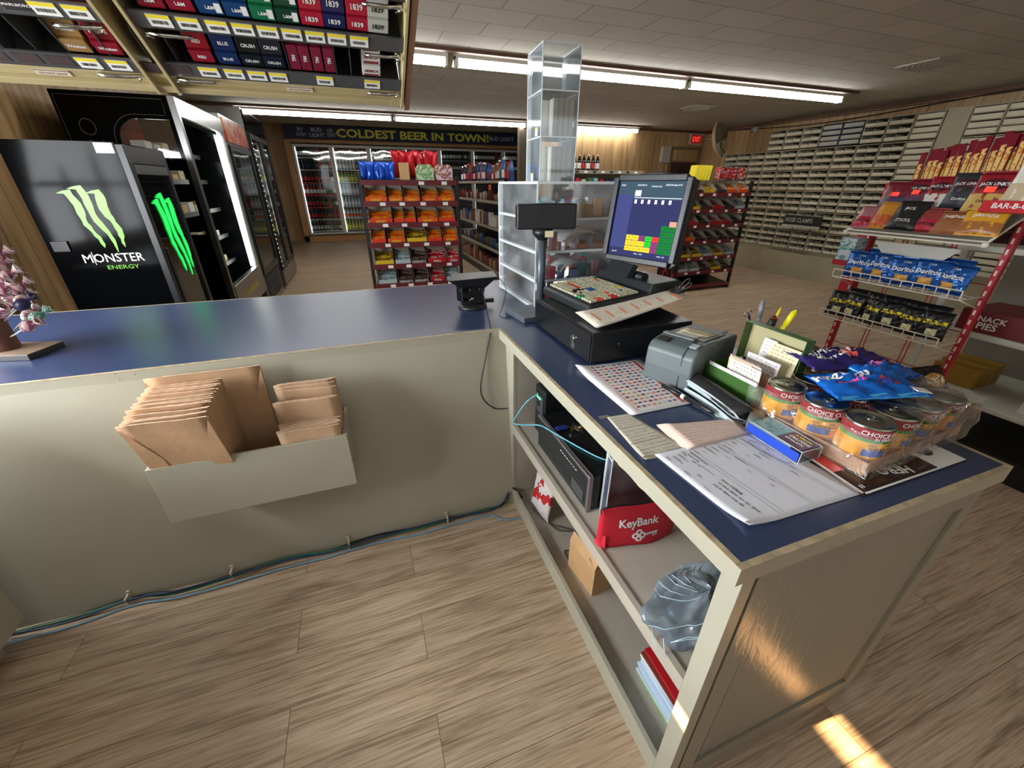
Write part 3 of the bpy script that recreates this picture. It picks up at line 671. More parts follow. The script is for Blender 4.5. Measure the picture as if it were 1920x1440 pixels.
# customer display on its pole
pd = thing('customer_display', 'black customer price display on a grey pole, back towards the camera', 'display', (.815, 1.845, T0))
MB(T=RZ(.12)).box(-.155, .06, -.12, .09, 0, .026).build('foot_plate', mat('pole_foot', srgb(96, 104, 112), .35, .2), pd, bev=.003)
MB().cyl(.021, .026, .38, 24).build('pole', mat('pole_grey', srgb(88, 98, 106), .35, .3), pd)
MB().lathe([(.021, .36), (.045, .385), (.05, .41), (0, .41)], 20).build('swivel', BLK, pd)
hd = MB(T=TR(.025, .0, .465) @ RZ(math.radians(-12))); hd.box(-.15, .13, -.035, .035, -.055, .055); h_ = hd.build('display_head', BLK, pd, bev=.007, seg=3)
m = MB(T=TR(.025, .0, .465) @ RZ(math.radians(-12)))
for k in range(6): m.box(-.1508, -.149, -.026, .012, -.034+.0125*k, -.0295+.0125*k); 
m.build('vent_slot', BLACK, h_)
m = MB(T=TR(.025, 0, .465) @ RZ(math.radians(-12)))
for k in range(8):
    for x0 in (-.05, .02): m.box(x0, x0+.05, -.0356, -.0348, -.02+.008*k, -.0175+.008*k)
m.build('back_grille', BLACK, h_)
MB(T=TR(.012, -.052, .392) @ RZ(math.radians(-10))).box(-.02, .02, -.001, .001, -.014, .014).build('sticker', CREAM, pd)

# clear acrylic display case with shelves of small goods
ACR = glass('clear_acrylic', (.97, .98, .985), .03, .05, .10, (.85, .88, .9), 14); ACRE = mat('acrylic_edge', srgb(225, 232, 235), .2, alpha=None)
ac = thing('acrylic_display_case', 'tall clear acrylic display case standing on the corner of the counter', 'display case', (1.06, 2.17, T0))
cx_, cy2, ch_ = .26, .29, .60
for nm, b in (('side_pane', (-cx_, -cx_+.005, -cy2, cy2, 0, ch_)), ('side_pane', (cx_-.005, cx_, -cy2, cy2, 0, ch_)), ('front_pane', (-cx_+.005, cx_-.005, -cy2, -cy2+.005, 0, ch_)), ('back_pane', (-cx_+.005, cx_-.005, cy2-.005, cy2, 0, ch_))):
    MB().box(*b).build(nm, ACR, ac)
MB().box(-cx_, cx_, -cy2, cy2, ch_, ch_+.006).build('top_pane', ACR, ac)
zsh = (.008, .15, .29, .44)
for z in zsh: MB().box(-cx_+.005, cx_-.005, -cy2+.005, cy2-.005, z, z+.005).build('shelf', ACR, ac)
m = MB()
for z in zsh+(ch_,): m.box(-cx_-.001, -cx_+.006, -cy2, cy2, z, z+.012); m.box(-cx_, cx_, -cy2-.001, -cy2+.004, z, z+.012)
for sx, sy in ((-1, -1), (-1, 1), (1, -1)): m.box(sx*cx_-.003, sx*cx_+.003, sy*cy2-.003, sy*cy2+.003, 0, ch_)
m.build('polished_edge', ACRE, ac)
m = MB()
for z in (.075, .215, .365): m.at(TR(-cx_-.004, .25, z) @ RY(PI/2)).cyl(.012, -.006, .004, 14)
m.at(Matrix()); m.build('hinge_knob', ACRE, ac)
rc = random.Random(21)
gl = [mat('lighter_red', srgb(205, 60, 80), .3), mat('pale_item', srgb(225, 222, 225), .4), mat('teal_item', srgb(90, 165, 165), .4), mat('tan_item', srgb(200, 160, 120), .5), mat('rose_item', srgb(215, 150, 160), .4), mat('sky_item', srgb(130, 160, 205), .4)]
def small_box(w_, d_, h_): return MB().cb((0, 0, h_/2), (w_, d_, h_)).build('novelty_box', gl[0], bev=.002)
sb = small_box(.04, .026, .07); k = 0
for si, z in enumerate(zsh):
    for i in range(7):
        for j in range(4):
            if rc.random() < .15: continue
            p = (1.06-cx_+.04+.067*i+rc.uniform(-.01, .01), 2.17-.23+.13*j+rc.uniform(-.02, .02), T0+z+.0055)
            if k == 0: o = place(sb, p, (0, 0, rc.uniform(-.4, .4)))
            else:
                o = dup(sb, p, (0, 0, rc.uniform(-.5, .5)))
                o.material_slots[0].link = 'OBJECT'; o.material_slots[0].material = gl[rc.randrange(6)]
                o.scale = (rc.uniform(.7, 1.2), rc.uniform(.6, 1.4), rc.uniform(.5, 1.3))
            tag(o, 'small packaged novelty standing on a shelf inside the clear acrylic display case', 'novelty item', 'packaged novelties inside the acrylic case'); k += 1
# rolled newspapers and magazines behind the pole, seen between pole and screen
NEWS = patt('newsprint', [(srgb(215, 212, 208), 3), (srgb(150, 150, 152), 1), (srgb(225, 222, 218), 2), (srgb(120, 120, 122), .7)], 14, .8, 'noise', (1, 6, 6))
for i, (z, dx, dy, a, c_) in enumerate([(.30, .05, -.1, .2, 0), (.302, .12, .05, -.25, 1), (.155, .03, -.08, .1, 0)]):
    m = MB(T=TR(1.09+dx-.06, 2.08+dy*.3, T0+z+.03) @ RZ(a)); m.grid(lambda u, v: (.14*math.cos(PI*u)*.8, (v-.5)*.26, .045*math.sin(PI*u)), 14, 3)
    tag(m.build('folded_newspaper', NEWS, solid=.002), ['rolled newspaper arched on the middle shelf of the acrylic case', 'second newspaper arched behind the rolled one on the middle shelf of the acrylic case', 'newspaper arched on the second shelf from the bottom of the acrylic case'][i], 'newspaper')
tag(MB(T=TR(1.17, 1.96, T0+.29+.012) @ RZ(-.05)).box(-.12, .12, -.05, .1, 0, .022).build('orange_box', mat('orange_card', srgb(205, 130, 90), .6), bev=.001), 'flat orange-sided box lying at the front of the middle acrylic shelf', 'box')
red = MB(T=TR(.87, 2.34, T0+.446)); red.prism([(-.05, 0), (.05, 0), (.05, .1), (0, .14), (-.03, .09)], .02, 'y', 0)
tag(red.build('red_pouch', mat('crimson_pouch', srgb(180, 40, 60), .5), bev=.003), 'crimson pouch propped on the top shelf of the acrylic case', 'pouch')
# acrylic tower of cartridge packs on top
TW = glass('scuffed_acrylic', (.95, .975, .985), .04, .04, .14, (.72, .8, .84), 9)
tw = thing('acrylic_tower', 'square clear scuffed acrylic tower with three compartments on top of the display case', 'display case', (.935, 2.055, T0+.6065), math.radians(-5))
a_, b_, H_ = .087, .108, .525
for nm, q in (('side_pane', (-a_, -a_+.004, -b_, b_, 0, H_)), ('side_pane', (a_-.004, a_, -b_, b_, 0, H_)), ('front_pane', (-a_+.004, a_-.004, -b_, -b_+.004, 0, H_)), ('back_pane', (-a_+.004, a_-.004, b_-.004, b_, 0, H_))): MB().box(*q).build(nm, TW, tw)
TZs = (0, .185, .36)
SHM = mat('milky_shelf', srgb(190, 190, 178), .35)
for z in TZs: MB().box(-a_+.004, a_-.004, -b_+.004, b_-.004, z, z+.005).build('shelf', SHM if z == 0 else TW, tw)
m = MB()
for sx in (-1, 1):
    for sy in (-1, 1): m.box(sx*a_-.002, sx*a_+.002, sy*b_-.002, sy*b_+.002, 0, H_)
for z in TZs+(H_,):
    m.box(-a_-.001, a_+.001, -b_-.001, -b_+.003, z, z+.005); m.box(-a_-.001, -a_+.003, -b_, b_, z, z+.005); m.box(a_-.003, a_+.001, -b_, b_, z, z+.005); m.box(-a_, a_, b_-.003, b_+.001, z, z+.005)
m.build('polished_edge', ACRE, tw)
def juul(kind):
    w_, d_, h_ = .062, .0235, .145
    cream = mat('pack_cream', srgb(222, 216, 205), .6)
    o = MB().box(0, w_, 0, d_, 0, h_).build('vape_pack', cream, bev=.0008)
    top = mat('pack_dark', srgb(40, 42, 44), .5) if kind == 0 else RED
    # printed front faces -x
    MB().box(-.0006, 0, .001, d_-.001, .06 if kind == 0 else .0, .128 if kind == 0 else .045).build('printed_panel', top, o)
    if kind: MB().box(-.0006, 0, .001, d_-.001, .118, .143).build('printed_panel', RED, o)
    MB(T=TR(-.0006, d_/2, .135) ).prism([(-.008, .008), (.008, .008), (0, -.01)], .0004, 'x', -.0004).build('emblem', BLACK if kind else WHITE, o)
    text_mb('JUUL' if False else '7LUN', .011, .0004, .01, T=TR(-.0012, d_/2, .093 if kind == 0 else .075) @ RY(-PI/2) @ RZ(-PI/2), width=.8).build('print', WHITE if kind == 0 else BLACK, o)
    return o
Mtw = TR(.935, 2.055, T0+.6065) @ RZ(math.radians(-5))
for lev, kind in ((0, 1), (1, 0)):
    base_o = None
    for i in range(6):
        side = i < 3
        T = Mtw @ (TR(-a_+.02, -b_+.075+.036*i, TZs[lev]+.006) if side else TR(-a_+.022+.034*(i-3)+.06, -b_+.07, TZs[lev]+.006) @ RZ(-PI/2))
        if side:
            if base_o is None: base_o = juul(kind); o = place(base_o, mat4=T)
            else: o = dup(base_o, mat4=T)
            tag(o, ['white and red pack facing left in the bottom compartment of the acrylic tower', 'white and dark pack facing left in the middle compartment of the acrylic tower'][lev == 1], 'pack', 'packs facing left, compartment %s' % ('bottom' if lev == 0 else 'middle'))
    sp = None
    for i in range(5):
        T = Mtw @ TR(a_-.012-.0255*(i+1)+.0, -b_+.01, TZs[lev]+.006)
        if i >= 4: continue
        if sp is None: sp = MB().box(0, .022, 0, .055, 0, .145).build('vape_pack', mat('pack_cream', srgb(222, 216, 205), .6), bev=.0008); o = place(sp, mat4=T)
        else: o = dup(sp, mat4=T)
        tag(o, 'plain cream pack seen edge-on in the %s compartment of the acrylic tower' % ('bottom' if lev == 0 else 'middle'), 'pack', 'plain pack edges, %s compartment' % ('bottom' if lev == 0 else 'middle'))
for z in (.012, .197):
    o = MB(T=Mtw @ TR(-a_-.0015, -b_+.12-.3*z, z) @ RY(-PI/2) @ RZ(-PI/2)).box(-.017, .017, -.004, .03, 0, .0008).build('price_label', WHITE)
    MB(T=Mtw @ TR(-a_-.0025, -b_+.12-.3*z, z) @ RY(-PI/2) @ RZ(-PI/2)).box(-.017, .017, .022, .03, -.0002, .0003).build('yellow_band', YEL, o)
    tag(o, 'white and yellow price label stuck low on the left of the acrylic tower, %s one' % ('lower' if z < .1 else 'upper'), 'label')

# barcode scanner in its stand
sn = thing('barcode_scanner', 'black hands-free barcode scanner on a round foot at the counter corner', 'scanner', (.515, 2.075, T0))
MB().lathe([(0, 0), (.075, 0), (.078, .006), (.07, .016), (.03, .022), (0, .022)], 28).build('foot', BLK, sn)
m = MB(T=TR(0, 0, .02) @ RZ(-.1)); m.prism([(-.06, 0), (.06, 0), (.075, .11), (.05, .12), (-.05, .12), (-.075, .11)], .05, 'y', -.01); m.build('yoke', BLK, sn, bev=.006)
m = MB(T=TR(-.055, -.03, .045) @ RZ(.3)); m.box(-.022, .022, -.03, .03, 0, .08); m.build('side_window', BLKG, sn, bev=.004)
m = MB(T=TR(.07, 0, .03) @ RZ(-.1)); m.box(-.03, .05, -.015, .015, -.01, .012); m.build('release_lever', BLK, sn, bev=.003)
m = MB(T=TR(.0, .0, .14) @ RZ(-.08)); m.add([(-.13, -.07, .02), (.13, -.07, .03), (.14, .07, .034), (-.09, .09, .026), (-.06, -.04, -.03), (.07, -.04, -.03), (.07, .03, -.03), (-.05, .03, -.03)], [(0, 1, 2, 3), (0, 4, 5, 1), (1, 5, 6, 2), (2, 6, 7, 3), (3, 7, 4, 0), (4, 7, 6, 5)]); m.build('reading_head', BLK, sn, bev=.004)
MB(T=TR(-.008, -.022, .05) @ RX(PI/2)).lathe([(0, 0), (.012, .002), (.014, .006), (0, .008)], 14).build('trigger_button', CHROME, sn)
for x in (-.07, -.02, .03): MB(T=TR(x, -.045, .105) @ RX(PI/2)).cyl(.004, 0, .006, 8).build('screw', STEEL, sn)
MB().tube(smooth_path([(.05, -.03, .10), (.055, -.08, .03), (.03, -.2, .002), (-.005, -.36, .001), (-.02, -.40, -.02), (-.05, -.42, -.12), (-.09, -.46, -.28), (-.03, -.455, -.38), (.05, -.45, -.40)], 7), .0032, 6).build('cable', CK, sn)
tag(MB().tube(smooth_path([(.58, 2.12, 1.09), (.66, 2.1, 1.10), (.69, 2.02, 1.05), (.64, 1.93, .975), (.60, 1.86, .955), (.64, 1.82, .954), (.70, 1.86, .956), (.70, 1.95, .957)], 7), .0018, 6).build('thin_wire', CK), 'thin black wire looping over the counter between scanner and acrylic case', 'wire')

# receipt printer
PG = mat('printer_grey', srgb(98, 108, 110), .42, bump=.12, bscale=600); PGD = mat('printer_groove', srgb(40, 46, 50), .5)
pr = thing('receipt_printer', 'slate grey receipt printer with handwritten notes taped on its lid', 'printer', (.882, .948, T0), math.radians(21))
m = MB(); m.prism([(0, 0), (.31, 0), (.31, .128), (.08, .145), (.02, .135), (0, .115), (-.003, .06)], .165, 'y', -.0825); body = m.build('body', PG, pr, bev=.008, seg=3)
m = MB(); m.prism([(-.0035, .0), (-.001, .117), (.02, .1365), (.08, .1465), (.311, .1295), (.311, .127), (.08, .143), (.02, .132), (.003, .112), (.0, 0)], .003, 'y', -.045); m.build('lid_seam', PGD, body)
m = MB(T=TR(.085, .03, .1455) @ RY(.07)); m.box(-.012, .012, -.065, .045, -.001, .006); m.build('tear_bar', PG, body, bev=.002)
m = MB(T=TR(.068, .03, .1435) @ RY(.07)); m.box(-.004, .004, -.065, .045, 0, .003); m.build('paper_slot', BLACK, body)
m = MB(T=TR(.04, .055, .1398) @ RY(-.15)); m.box(-.014, .014, -.025, .015, 0, .003); m.build('indicator_window', BLACK, body)
m = MB(T=TR(.045, -.055, .14) @ RY(-.15)); m.box(-.014, .012, -.012, .012, 0, .004); m.build('feed_button', mat('feed_button', srgb(165, 185, 190), .4), body, bev=.001)
m = MB(T=TR(.15, .0, .1415) @ RY(.07)); m.box(-.055, .1, -.06, .06, 0, .002); m.build('lid_panel', PG, body, bev=.001)
Mpr = TR(.882, .948, T0) @ RZ(math.radians(21))
def wp(x, y): v = Mpr @ Vector((x, y, 0)); return (v.x, v.y)
def zl(x): return .1465-(x-.08)*.07+.0025
def note(lab, cs, mt, nl):
    o, f = sheet('note', lab, [(*wp(x, y), zl(x)) for x, y in cs], T0, mt, 'note', curl=.001, n=4)
    scribble(o, f, rp, (.1, .1, .9, .9), nl, .05, INK); return o
note('small white note taped on the receipt printer lid, in front of the yellow one', [(.10, .045), (.10, -.03), (.14, -.03), (.14, .045)][::-1], WHITE, 3)
note('yellowed strip of paper taped on the lid of the receipt printer', [(.145, .05), (.145, -.045), (.215, -.055), (.21, .055)][::-1], CREAM, 4)
# jar of pens behind it
jar = thing('pen_cup', 'dark round pen cup behind the printer and the recipe box', 'cup', (1.36, 1.02, T0))
MB().lathe([(0, 0), (.036, 0), (.04, .10), (.037, .10), (.033, .005), (0, .005)], 24).build('cup', mat('smoky_plastic', srgb(52, 54, 58), .25), jar)
def pen(lab, mt, x, y, dx, dy, L=.14, r=.005, capm=None):
    t = thing('pen', lab, 'pen'); b = Vector((1.36+x, 1.02+y, T0+.012)); L += .04; d = Vector((dx, dy, 1)).normalized()
    MB().tube([b, b+d*L], r, 8).build('barrel', mt, t)
    MB().tube([b+d*L*.72, b+d*(L*.98)], r*1.25, 8).build('cap', capm or mt, t)
    MB().tube([b+d*L, b+d*(L+.006)], r*.6, 6).build('tip', capm or mt, t)
pen('grey capped marker standing upright in the pen cup', mat('grey_marker', srgb(130, 132, 138), .4), -.006, .012, .02, .08, .165, .007)
pen('navy ballpoint pen in the pen cup beside the grey marker', mat('navy_pen', srgb(30, 40, 80), .35), -.02, .01, -.2, .12, .12, .0045)
pen('fat red marker with a black cap in the pen cup', RED, .006, -.008, .1, -.05, .115, .011, BLACK)
pen('long yellow highlighter leaning right in the pen cup', mat('highlighter', srgb(245, 235, 40), .35), .018, -.016, .42, -.12, .15, .009)
pen('short yellow pencil in the pen cup beside the highlighter', mat('pencil_yellow', srgb(230, 200, 50), .4), .012, -.004, .22, -.02, .145, .004)
sc_ = thing('scissors', 'silver-ringed scissors handle leaning left out of the pen cup', 'scissors')
m = MB(); m.tube([(1.355, 1.02, T0+.02), (1.30, 1.045, T0+.16)], .0025, 6); m.build('blade', CHROME, sc_)
m = MB()
for k, (ox, oz) in enumerate(((-.012, .01), (.004, .016))): m.tube([(1.30+ox+.009*math.cos(a*PI/6), 1.045, T0+.165+oz+.009*math.sin(a*PI/6)) for a in range(13)], .0018, 6)
m.build('finger_loop', CHROME, sc_)

# green recipe box with index cards
BG = mat('green_tin', srgb(62, 100, 44), .35, var=.08, vscale=30); BGI = mat('tin_inside', srgb(172, 164, 122), .5, var=.06, vscale=12)
rb = thing('recipe_box', 'open green metal index card box with a tan lining', 'box', (.992, .700, T0), 0)
W_, D_, HH = .125, .205, .085
m = MB(); t_ = .002
m.box(0, W_, 0, D_, 0, t_).box(0, t_, 0, D_, t_, HH).box(W_-t_, W_, 0, D_, t_, HH).box(t_, W_-t_, 0, t_, t_, HH).box(t_, W_-t_, D_-t_, D_, t_, HH)
# place near-left foot corner so the rim meets the photo
m.build('tin_body', BG, rb, bev=.0008)
LA = TR(W_+.002, 0, HH) @ RY(math.radians(2))
m = MB(T=LA); m.box(.034, .036, 0, D_, 0, .125).box(0, .034, 0, .002, 0, .125).box(0, .034, D_-.002, D_, 0, .125).box(0, .034, .002, D_-.002, .123, .125)
m.build('lid', BG, rb, bev=.0008)
MB(T=LA).box(.0325, .0338, .003, D_-.003, .002, .122).build('lid_lining', BGI, rb)
MB(T=TR(W_, D_*.5, HH) @ RX(PI/2)).cyl(.003, -.07, .07, 8).build('lid_hinge', STEEL, rb)
def card(lab, x, y0, y1, z1, mt, a=0, grp=None, nl=4, z0=.004):
    T = TR(.992+x, .700, T0) @ TR(0, 0, z0) @ RY(math.radians(a))
    o = MB(T=T).box(0, .0007, y0, y1, 0, z1-z0).build('index_card', mt); tag(o, lab, 'card', grp)
    m = MB(T=T); rr_ = random.Random(int(x*1e4))
    if nl:
        for k in range(nl):
            z = (z1-z0)-.01-k*.011; y = y1-.01
            while y > y0+.012:
                l = rr_.uniform(.004, .014); m.box(-.0004, 0, y-l, y, z, z+.0012); m.box(-.0004, 0, y-l*.4, y-l*.3, z, z+.004); y -= l+.004
        m.build('handwriting', INK, o)
    return o
card('plain white card lining the front rim inside the green card box', .006, .012, .19, .096, WHITE, -2, nl=0)
card('white handwritten card standing at the front of the green card box', .022, .02, .125, .128, mat('card_white', srgb(232, 228, 214), .75), -3)
for k in range(3): card('pink index card packed behind the front handwritten card of the green box', .028+.004*k, .028+.006*k, .138+.004*k, .133, PINK, -2, 'pink index cards in the green box', nl=0)
card('yellow index card just behind the front white card of the green box', .0255, .055, .137, .13, CREAM, -3, nl=2)
card('white lined card leaning in the middle of the green card box', .07, .02, .13, .14, PAP, 6)
for k in range(4): card('tan index card in the back half of the green card box', .05+.005*k, .012, .10, .10, mat('tan_card', srgb(200, 172, 140), .8), 4, 'tan index cards in the green box', nl=0)
card('cream handwritten card tucked against the lid of the green box', .113, .01, .105, .176, CREAM, 9)
card('pale blue-white card tucked against the lid of the green box, left of the cream one', .118, .09, .135, .178, WHITE, 9)

# glasses case
gc = thing('glasses_case', 'open black and grey case with pale blue lining lying beside the green card box', 'case')
CI = mat('pale_lining', srgb(188, 202, 210), .5); CO = mat('case_grey', srgb(120, 118, 112), .4); VIN = mat('black_vinyl', srgb(38, 38, 40), .3, bump=.3, bscale=60)
def bw(px): return px
# a clamshell seen from its open side: two curved shells meeting at the rounded near end
axis0 = Vector((.942, .93, T0)); axis1 = Vector((.938, .665, T0)); dirv = (axis1-axis0)
sidev = Vector((-.9, .15, 0)).normalized()
def shell(z0, z1, o0, mt, nm, thick=.003):
    m = MB()
    def f(u, v):
        p = axis0+dirv*u; w_ = .034*(1-.15*math.cos(u*PI))*(1 if u < .9 else math.sqrt(max(0, 1-((u-.9)/.1)**2))*.8+.2)
        s = (v-.5)*2; z = z0(u)+(z1(u)-z0(u))*(1-s*s)
        q = p+sidev*(s*w_+o0); return (q.x, q.y, q.z+z)
    m.grid(f, 18, 8); return m.build(nm, mt, gc, solid=thick)
shell(lambda u: .004, lambda u: .001, 0, CI, 'lower_lining')
shell(lambda u: .016+.03*(1-u)**.6, lambda u: .05+.016*(1-u), 0, VIN, 'upper_shell')
shell(lambda u: .013+.026*(1-u)**.6, lambda u: .04+.014*(1-u), -.002, CI, 'upper_lining')
m = MB()
m.tube([tuple(axis0+dirv*t+sidev*.034+Vector((0, 0, .006+.002*math.sin(t*9)))) for t in [i/14 for i in range(14)]], .0025, 6)
m.tube([tuple(axis0+dirv*t+sidev*.034+Vector((0, 0, .018+.028*(1-t)**.6))) for t in [i/14 for i in range(14)]], .0025, 6)
m.build('rim', CI, gc)
m = MB(T=Matrix()); q = axis1+Vector((0, 0, .022)); m.at(TR(q.x, q.y, q.z-.022)).lathe([(0, .002), (.034, .002), (.037, .02), (.034, .04), (0, .043)], 20, a0=-2.6, a1=.6); m.build('rounded_end', CO, gc)
m = MB()
def gus(za, zb_, off):
    def f_(u, v):
        p = axis0+dirv*u+sidev*(.0335+off); return (p.x, p.y, p.z+za(u)*(1-v)+zb_(u)*v)
    m.grid(f_, 20, 3)
gus(lambda u: .005, lambda u: .006+.016*math.sin(PI*min(1, u*.9+.1)), .001); gus(lambda u: .024+.006*(1-u), lambda u: .026+.022*(1-u)**.5+.004*math.sin(PI*u), -.001)
m.build('side_lining', CI, gc, solid=.001)
# black marker pen
pk = thing('marker_pen', 'black felt pen lying beside the sheet of product pictures', 'pen')
a, b = Vector((.862, .93, T0+.009)), Vector((.885, .735, T0+.009)); d = b-a
MB().tube([a, a+d*.42], .0072, 10).build('cap', BLK, pk); MB().tube([a+d*.42, a+d*.95, b], lambda t: .0068 if t < .8 else .004, 10).build('barrel', BLK, pk); MB().tube([a+d*.40, a+d*.47], .0076, 10).build('ring', WHITE, pk)
tag(sheet('slip', 'pale green slip of paper under the grey case, by the pink notes', [(.93, .79), (.965, .72), (.925, .665), (.89, .73)], T0+.0002, GRN)[0])

# flat papers
def photo_grid(o, f):
    rr_ = random.Random(4); cols = [mat('ph%d' % k, c, .6) for k, c in enumerate([srgb(200, 90, 90), srgb(90, 100, 140), srgb(230, 150, 120), srgb(60, 60, 66), srgb(190, 190, 120), srgb(90, 130, 180), srgb(150, 50, 60)])]
    bufs = [[] for _ in cols]
    for i in range(8):
        for j in range(15):
            u = .17+i*.083; v = .05+j*.06; k = rr_.randrange(len(cols)); bufs[k].append((u, v, u+.055, v+.022))
            if rr_.random() < .4: bufs[2].append((u, v+.024, u+.05, v+.034))
    for bfr, mt in zip(bufs, cols): ink(o, f, bfr, mt, 'product_picture')
    ink(o, f, [(.845, .03, .89, .96)], mat('banner_red', srgb(185, 60, 65), .6), 'red_banner'); ink(o, f, [(.13, .03, .14, .96), (.90, .3, .905, .96)], mat('coral', srgb(225, 130, 110), .6), 'border')
pts = [(.668, 1.163), (.935, 1.152), (.885, .812), (.664, .812)]
for k in range(3):
    o, f = sheet('printed_sheet', 'printed sheet of small product pictures with a red banner, in a plastic sleeve' if k == 2 else 'white sheet underneath the page of product pictures', [(p[0]+(.004*(2-k) if i in (0, 3) else 0)-.006*(2-k), p[1]+.003*(2-k)) for i, p in enumerate(pts)], T0+.001*k+.0003, PAP, 'sheet', None if k == 2 else 'plain sheets under the product page', corner=(0, 0, .012))
photo_grid(o, f)
YN = mat('yellowed_note', srgb(208, 203, 184), .8, var=.05, vscale=20)
q0, q1, q2, q3 = (.589, .830), (.660, .825), (.705, .628), (.5655, .622)
nt = sheet('taped_note', 'strip of yellowed handwritten notes taped near the inner edge of the counter', [q0, q1, q2, q3], T0+.0003, YN, 'note', corner=(0, 1, .006))
for k in range(3): scribble(nt[0], nt[1], rp, (.08, .03+.34*k, .92, .30+.34*k), 4, .012, INK)
ink(nt[0], nt[1], [(0, .315, 1, .325), (0, .655, 1, .665)], mat('fold_line', srgb(150, 145, 128), .8), 'fold')
tape = mat('dirty_tape', srgb(120, 120, 118), .5)
tag(MB().box(.568, .60, .826, .842, T0, T0+.0008).build('tape_piece', tape), 'bit of grimy tape at the far corner of the yellowed notes', 'tape')
for k in range(6):
    r_ = .0035*(5-k)
    o, f = sheet('pink_note', 'top pink handwritten order slip in the stack beside the white form' if k == 5 else 'pink slip in the stack beside the white form', [(.712-r_, .735+r_*.6), (.925, .692), (.905, .627), (.706-r_, .625-r_*.2)], T0+.0003+.0012*k, PINK, 'note', None if k == 5 else 'pink slips in the stack', corner=(0, 0, .003))
scribble(o, f, rp, (.08, .08, .95, .92), 7, .02, INK)
FORM = mat('form_paper', srgb(225, 226, 236), .7, var=.02, vscale=8)
fp = [(.604, .635), (.905, .632), (.945, .368), (.622, .375)]
o, f = sheet('form', 'white form underneath the large handwritten one, showing at its right edge', [(.62, .637), (.915, .632), (.957, .372), (.66, .38)], T0+.0003, PAP, 'form')
o, f = sheet('form', 'large white form with printed lines and handwriting at the front end of the counter', fp, T0+.0016, FORM, 'form', corner=(0, 1, .012), n=16)
rr_ = random.Random(9); rs = []
for v0 in (.3, .335, .575, .6, .835, .86): rs += [(.04, v0, .96, v0+.0025)]
for k in range(16):
    v0 = .06+k*.056; u = rr_.uniform(.04, .1)
    for _ in range(rr_.randrange(1, 5)):
        l = rr_.uniform(.04, .16); rs += [(u, v0, min(.95, u+l), v0+.004)]; 
        if rr_.random() < .5: rs += [(u, v0+.012, min(.95, u+l*.7), v0+.016)]
        u += l+rr_.uniform(.05, .2)
        if u > .85: break
# lines run along the long way of the page (turned sideways to the reader)
g = lambda u, v, o_=0: f(v, u, o_)
ink(o, g, rs, INK, 'printed_text')
scribble(o, g, rr_, (.45, .12, .92, .26), 3, .02, mat('pen_ink', srgb(60, 60, 75), .6)); scribble(o, g, rr_, (.1, .2, .3, .3), 3, .014, _m['pen_ink'])
m = MB()
el = [g(.32+.2*math.cos(a*PI/20), .88+.055*math.sin(a*PI/20), .0018) for a in range(41)]; m.tube(el, .0004, 4); m.build('pen_loop', _m['pen_ink'], o)
# marker box: clear plastic with blue side
mk = thing('crayon_box', 'blue and purple boxed set of markers in clear plastic on the white form', 'box', mat4=frame((.905, .64, T0+.003), (-.003, -.14, 0), (.078, 0, 0)) @ Matrix.Scale(1, 4))
# local x runs along the box (towards the camera), y to the right, z is down after the cross product, so build upward with -z
fl = -1 if (mk.matrix_world.to_3x3() @ Vector((0, 0, 1))).z < 0 else 1
L_, Wd, Hh = .152, .068, .034
def zb(a, b): return (min(a*fl, b*fl), max(a*fl, b*fl))
m = MB(); z0, z1 = zb(.001, Hh-.001); m.box(.002, L_-.03, .002, Wd-.002, z0, z1); m.build('inner_box', mat('box_steel_blue', srgb(110, 130, 140), .4), mk)
m = MB(); z0, z1 = zb(.003, Hh-.008); m.box(.001, L_-.004, -.0004, .0018, z0, z1); m.build('blue_side', mat('cobalt', srgb(28, 70, 190), .4), mk)
m = MB(); z0, z1 = zb(Hh-.0008, Hh); m.box(.004, .08, .004, Wd-.004, z0, z1); tp_ = m.build('picture_panel', patt('sea_print', [(srgb(90, 150, 170), 2), (srgb(130, 180, 190), 2), (srgb(170, 190, 150), .6), (srgb(60, 110, 150), 1)], 50, .35, 'noise'), mk)
m = MB(); m.box(.08, L_-.006, .004, Wd-.004, z0, z1); m.build('title_panel', mat('plum_print', srgb(90, 60, 100), .35), mk)
Tt = TR(.115, Wd/2, Hh*fl) @ (RX(PI) if fl < 0 else Matrix()) @ RZ(0 if fl < 0 else 0)
tm = text_mb('SCHOLASTIC', .009, .0006, T=TR(.112, Wd*.36, Hh*fl) @ (RX(PI) if fl < 0 else Matrix()), width=.9); text_mb('CRAYONS', .014, .0006, .01, T=TR(.115, Wd*.58, Hh*fl) @ (RX(PI) if fl < 0 else Matrix()), width=.85, mb=tm); tm.build('print', WHITE, mk)
m = text_mb('12 COLORS', .009, .0006, T=TR(.115, Wd*.8, Hh*fl) @ (RX(PI) if fl < 0 else Matrix())); m.build('print', YEL, mk)
m = MB(); z0, z1 = zb(0, Hh+.001); m.box(0, L_, Wd-.0006, Wd, z0, z1); m.box(L_-.0006, L_, 0, Wd, z0, z1); m.build('clear_sleeve', ACR, mk)
m = MB()
for y in (0, Wd):
    for z in (0, Hh): m.tube([(0, y, z*fl), (L_, y, z*fl)], .0008, 4)
for z in (0, Hh): m.tube([(L_, 0, z*fl), (L_, Wd, z*fl)], .0008, 4)
for y in (0, Wd): m.tube([(L_, y, 0), (L_, y, Hh*fl)], .0008, 4)
m.build('sleeve_edge', ACRE, mk)

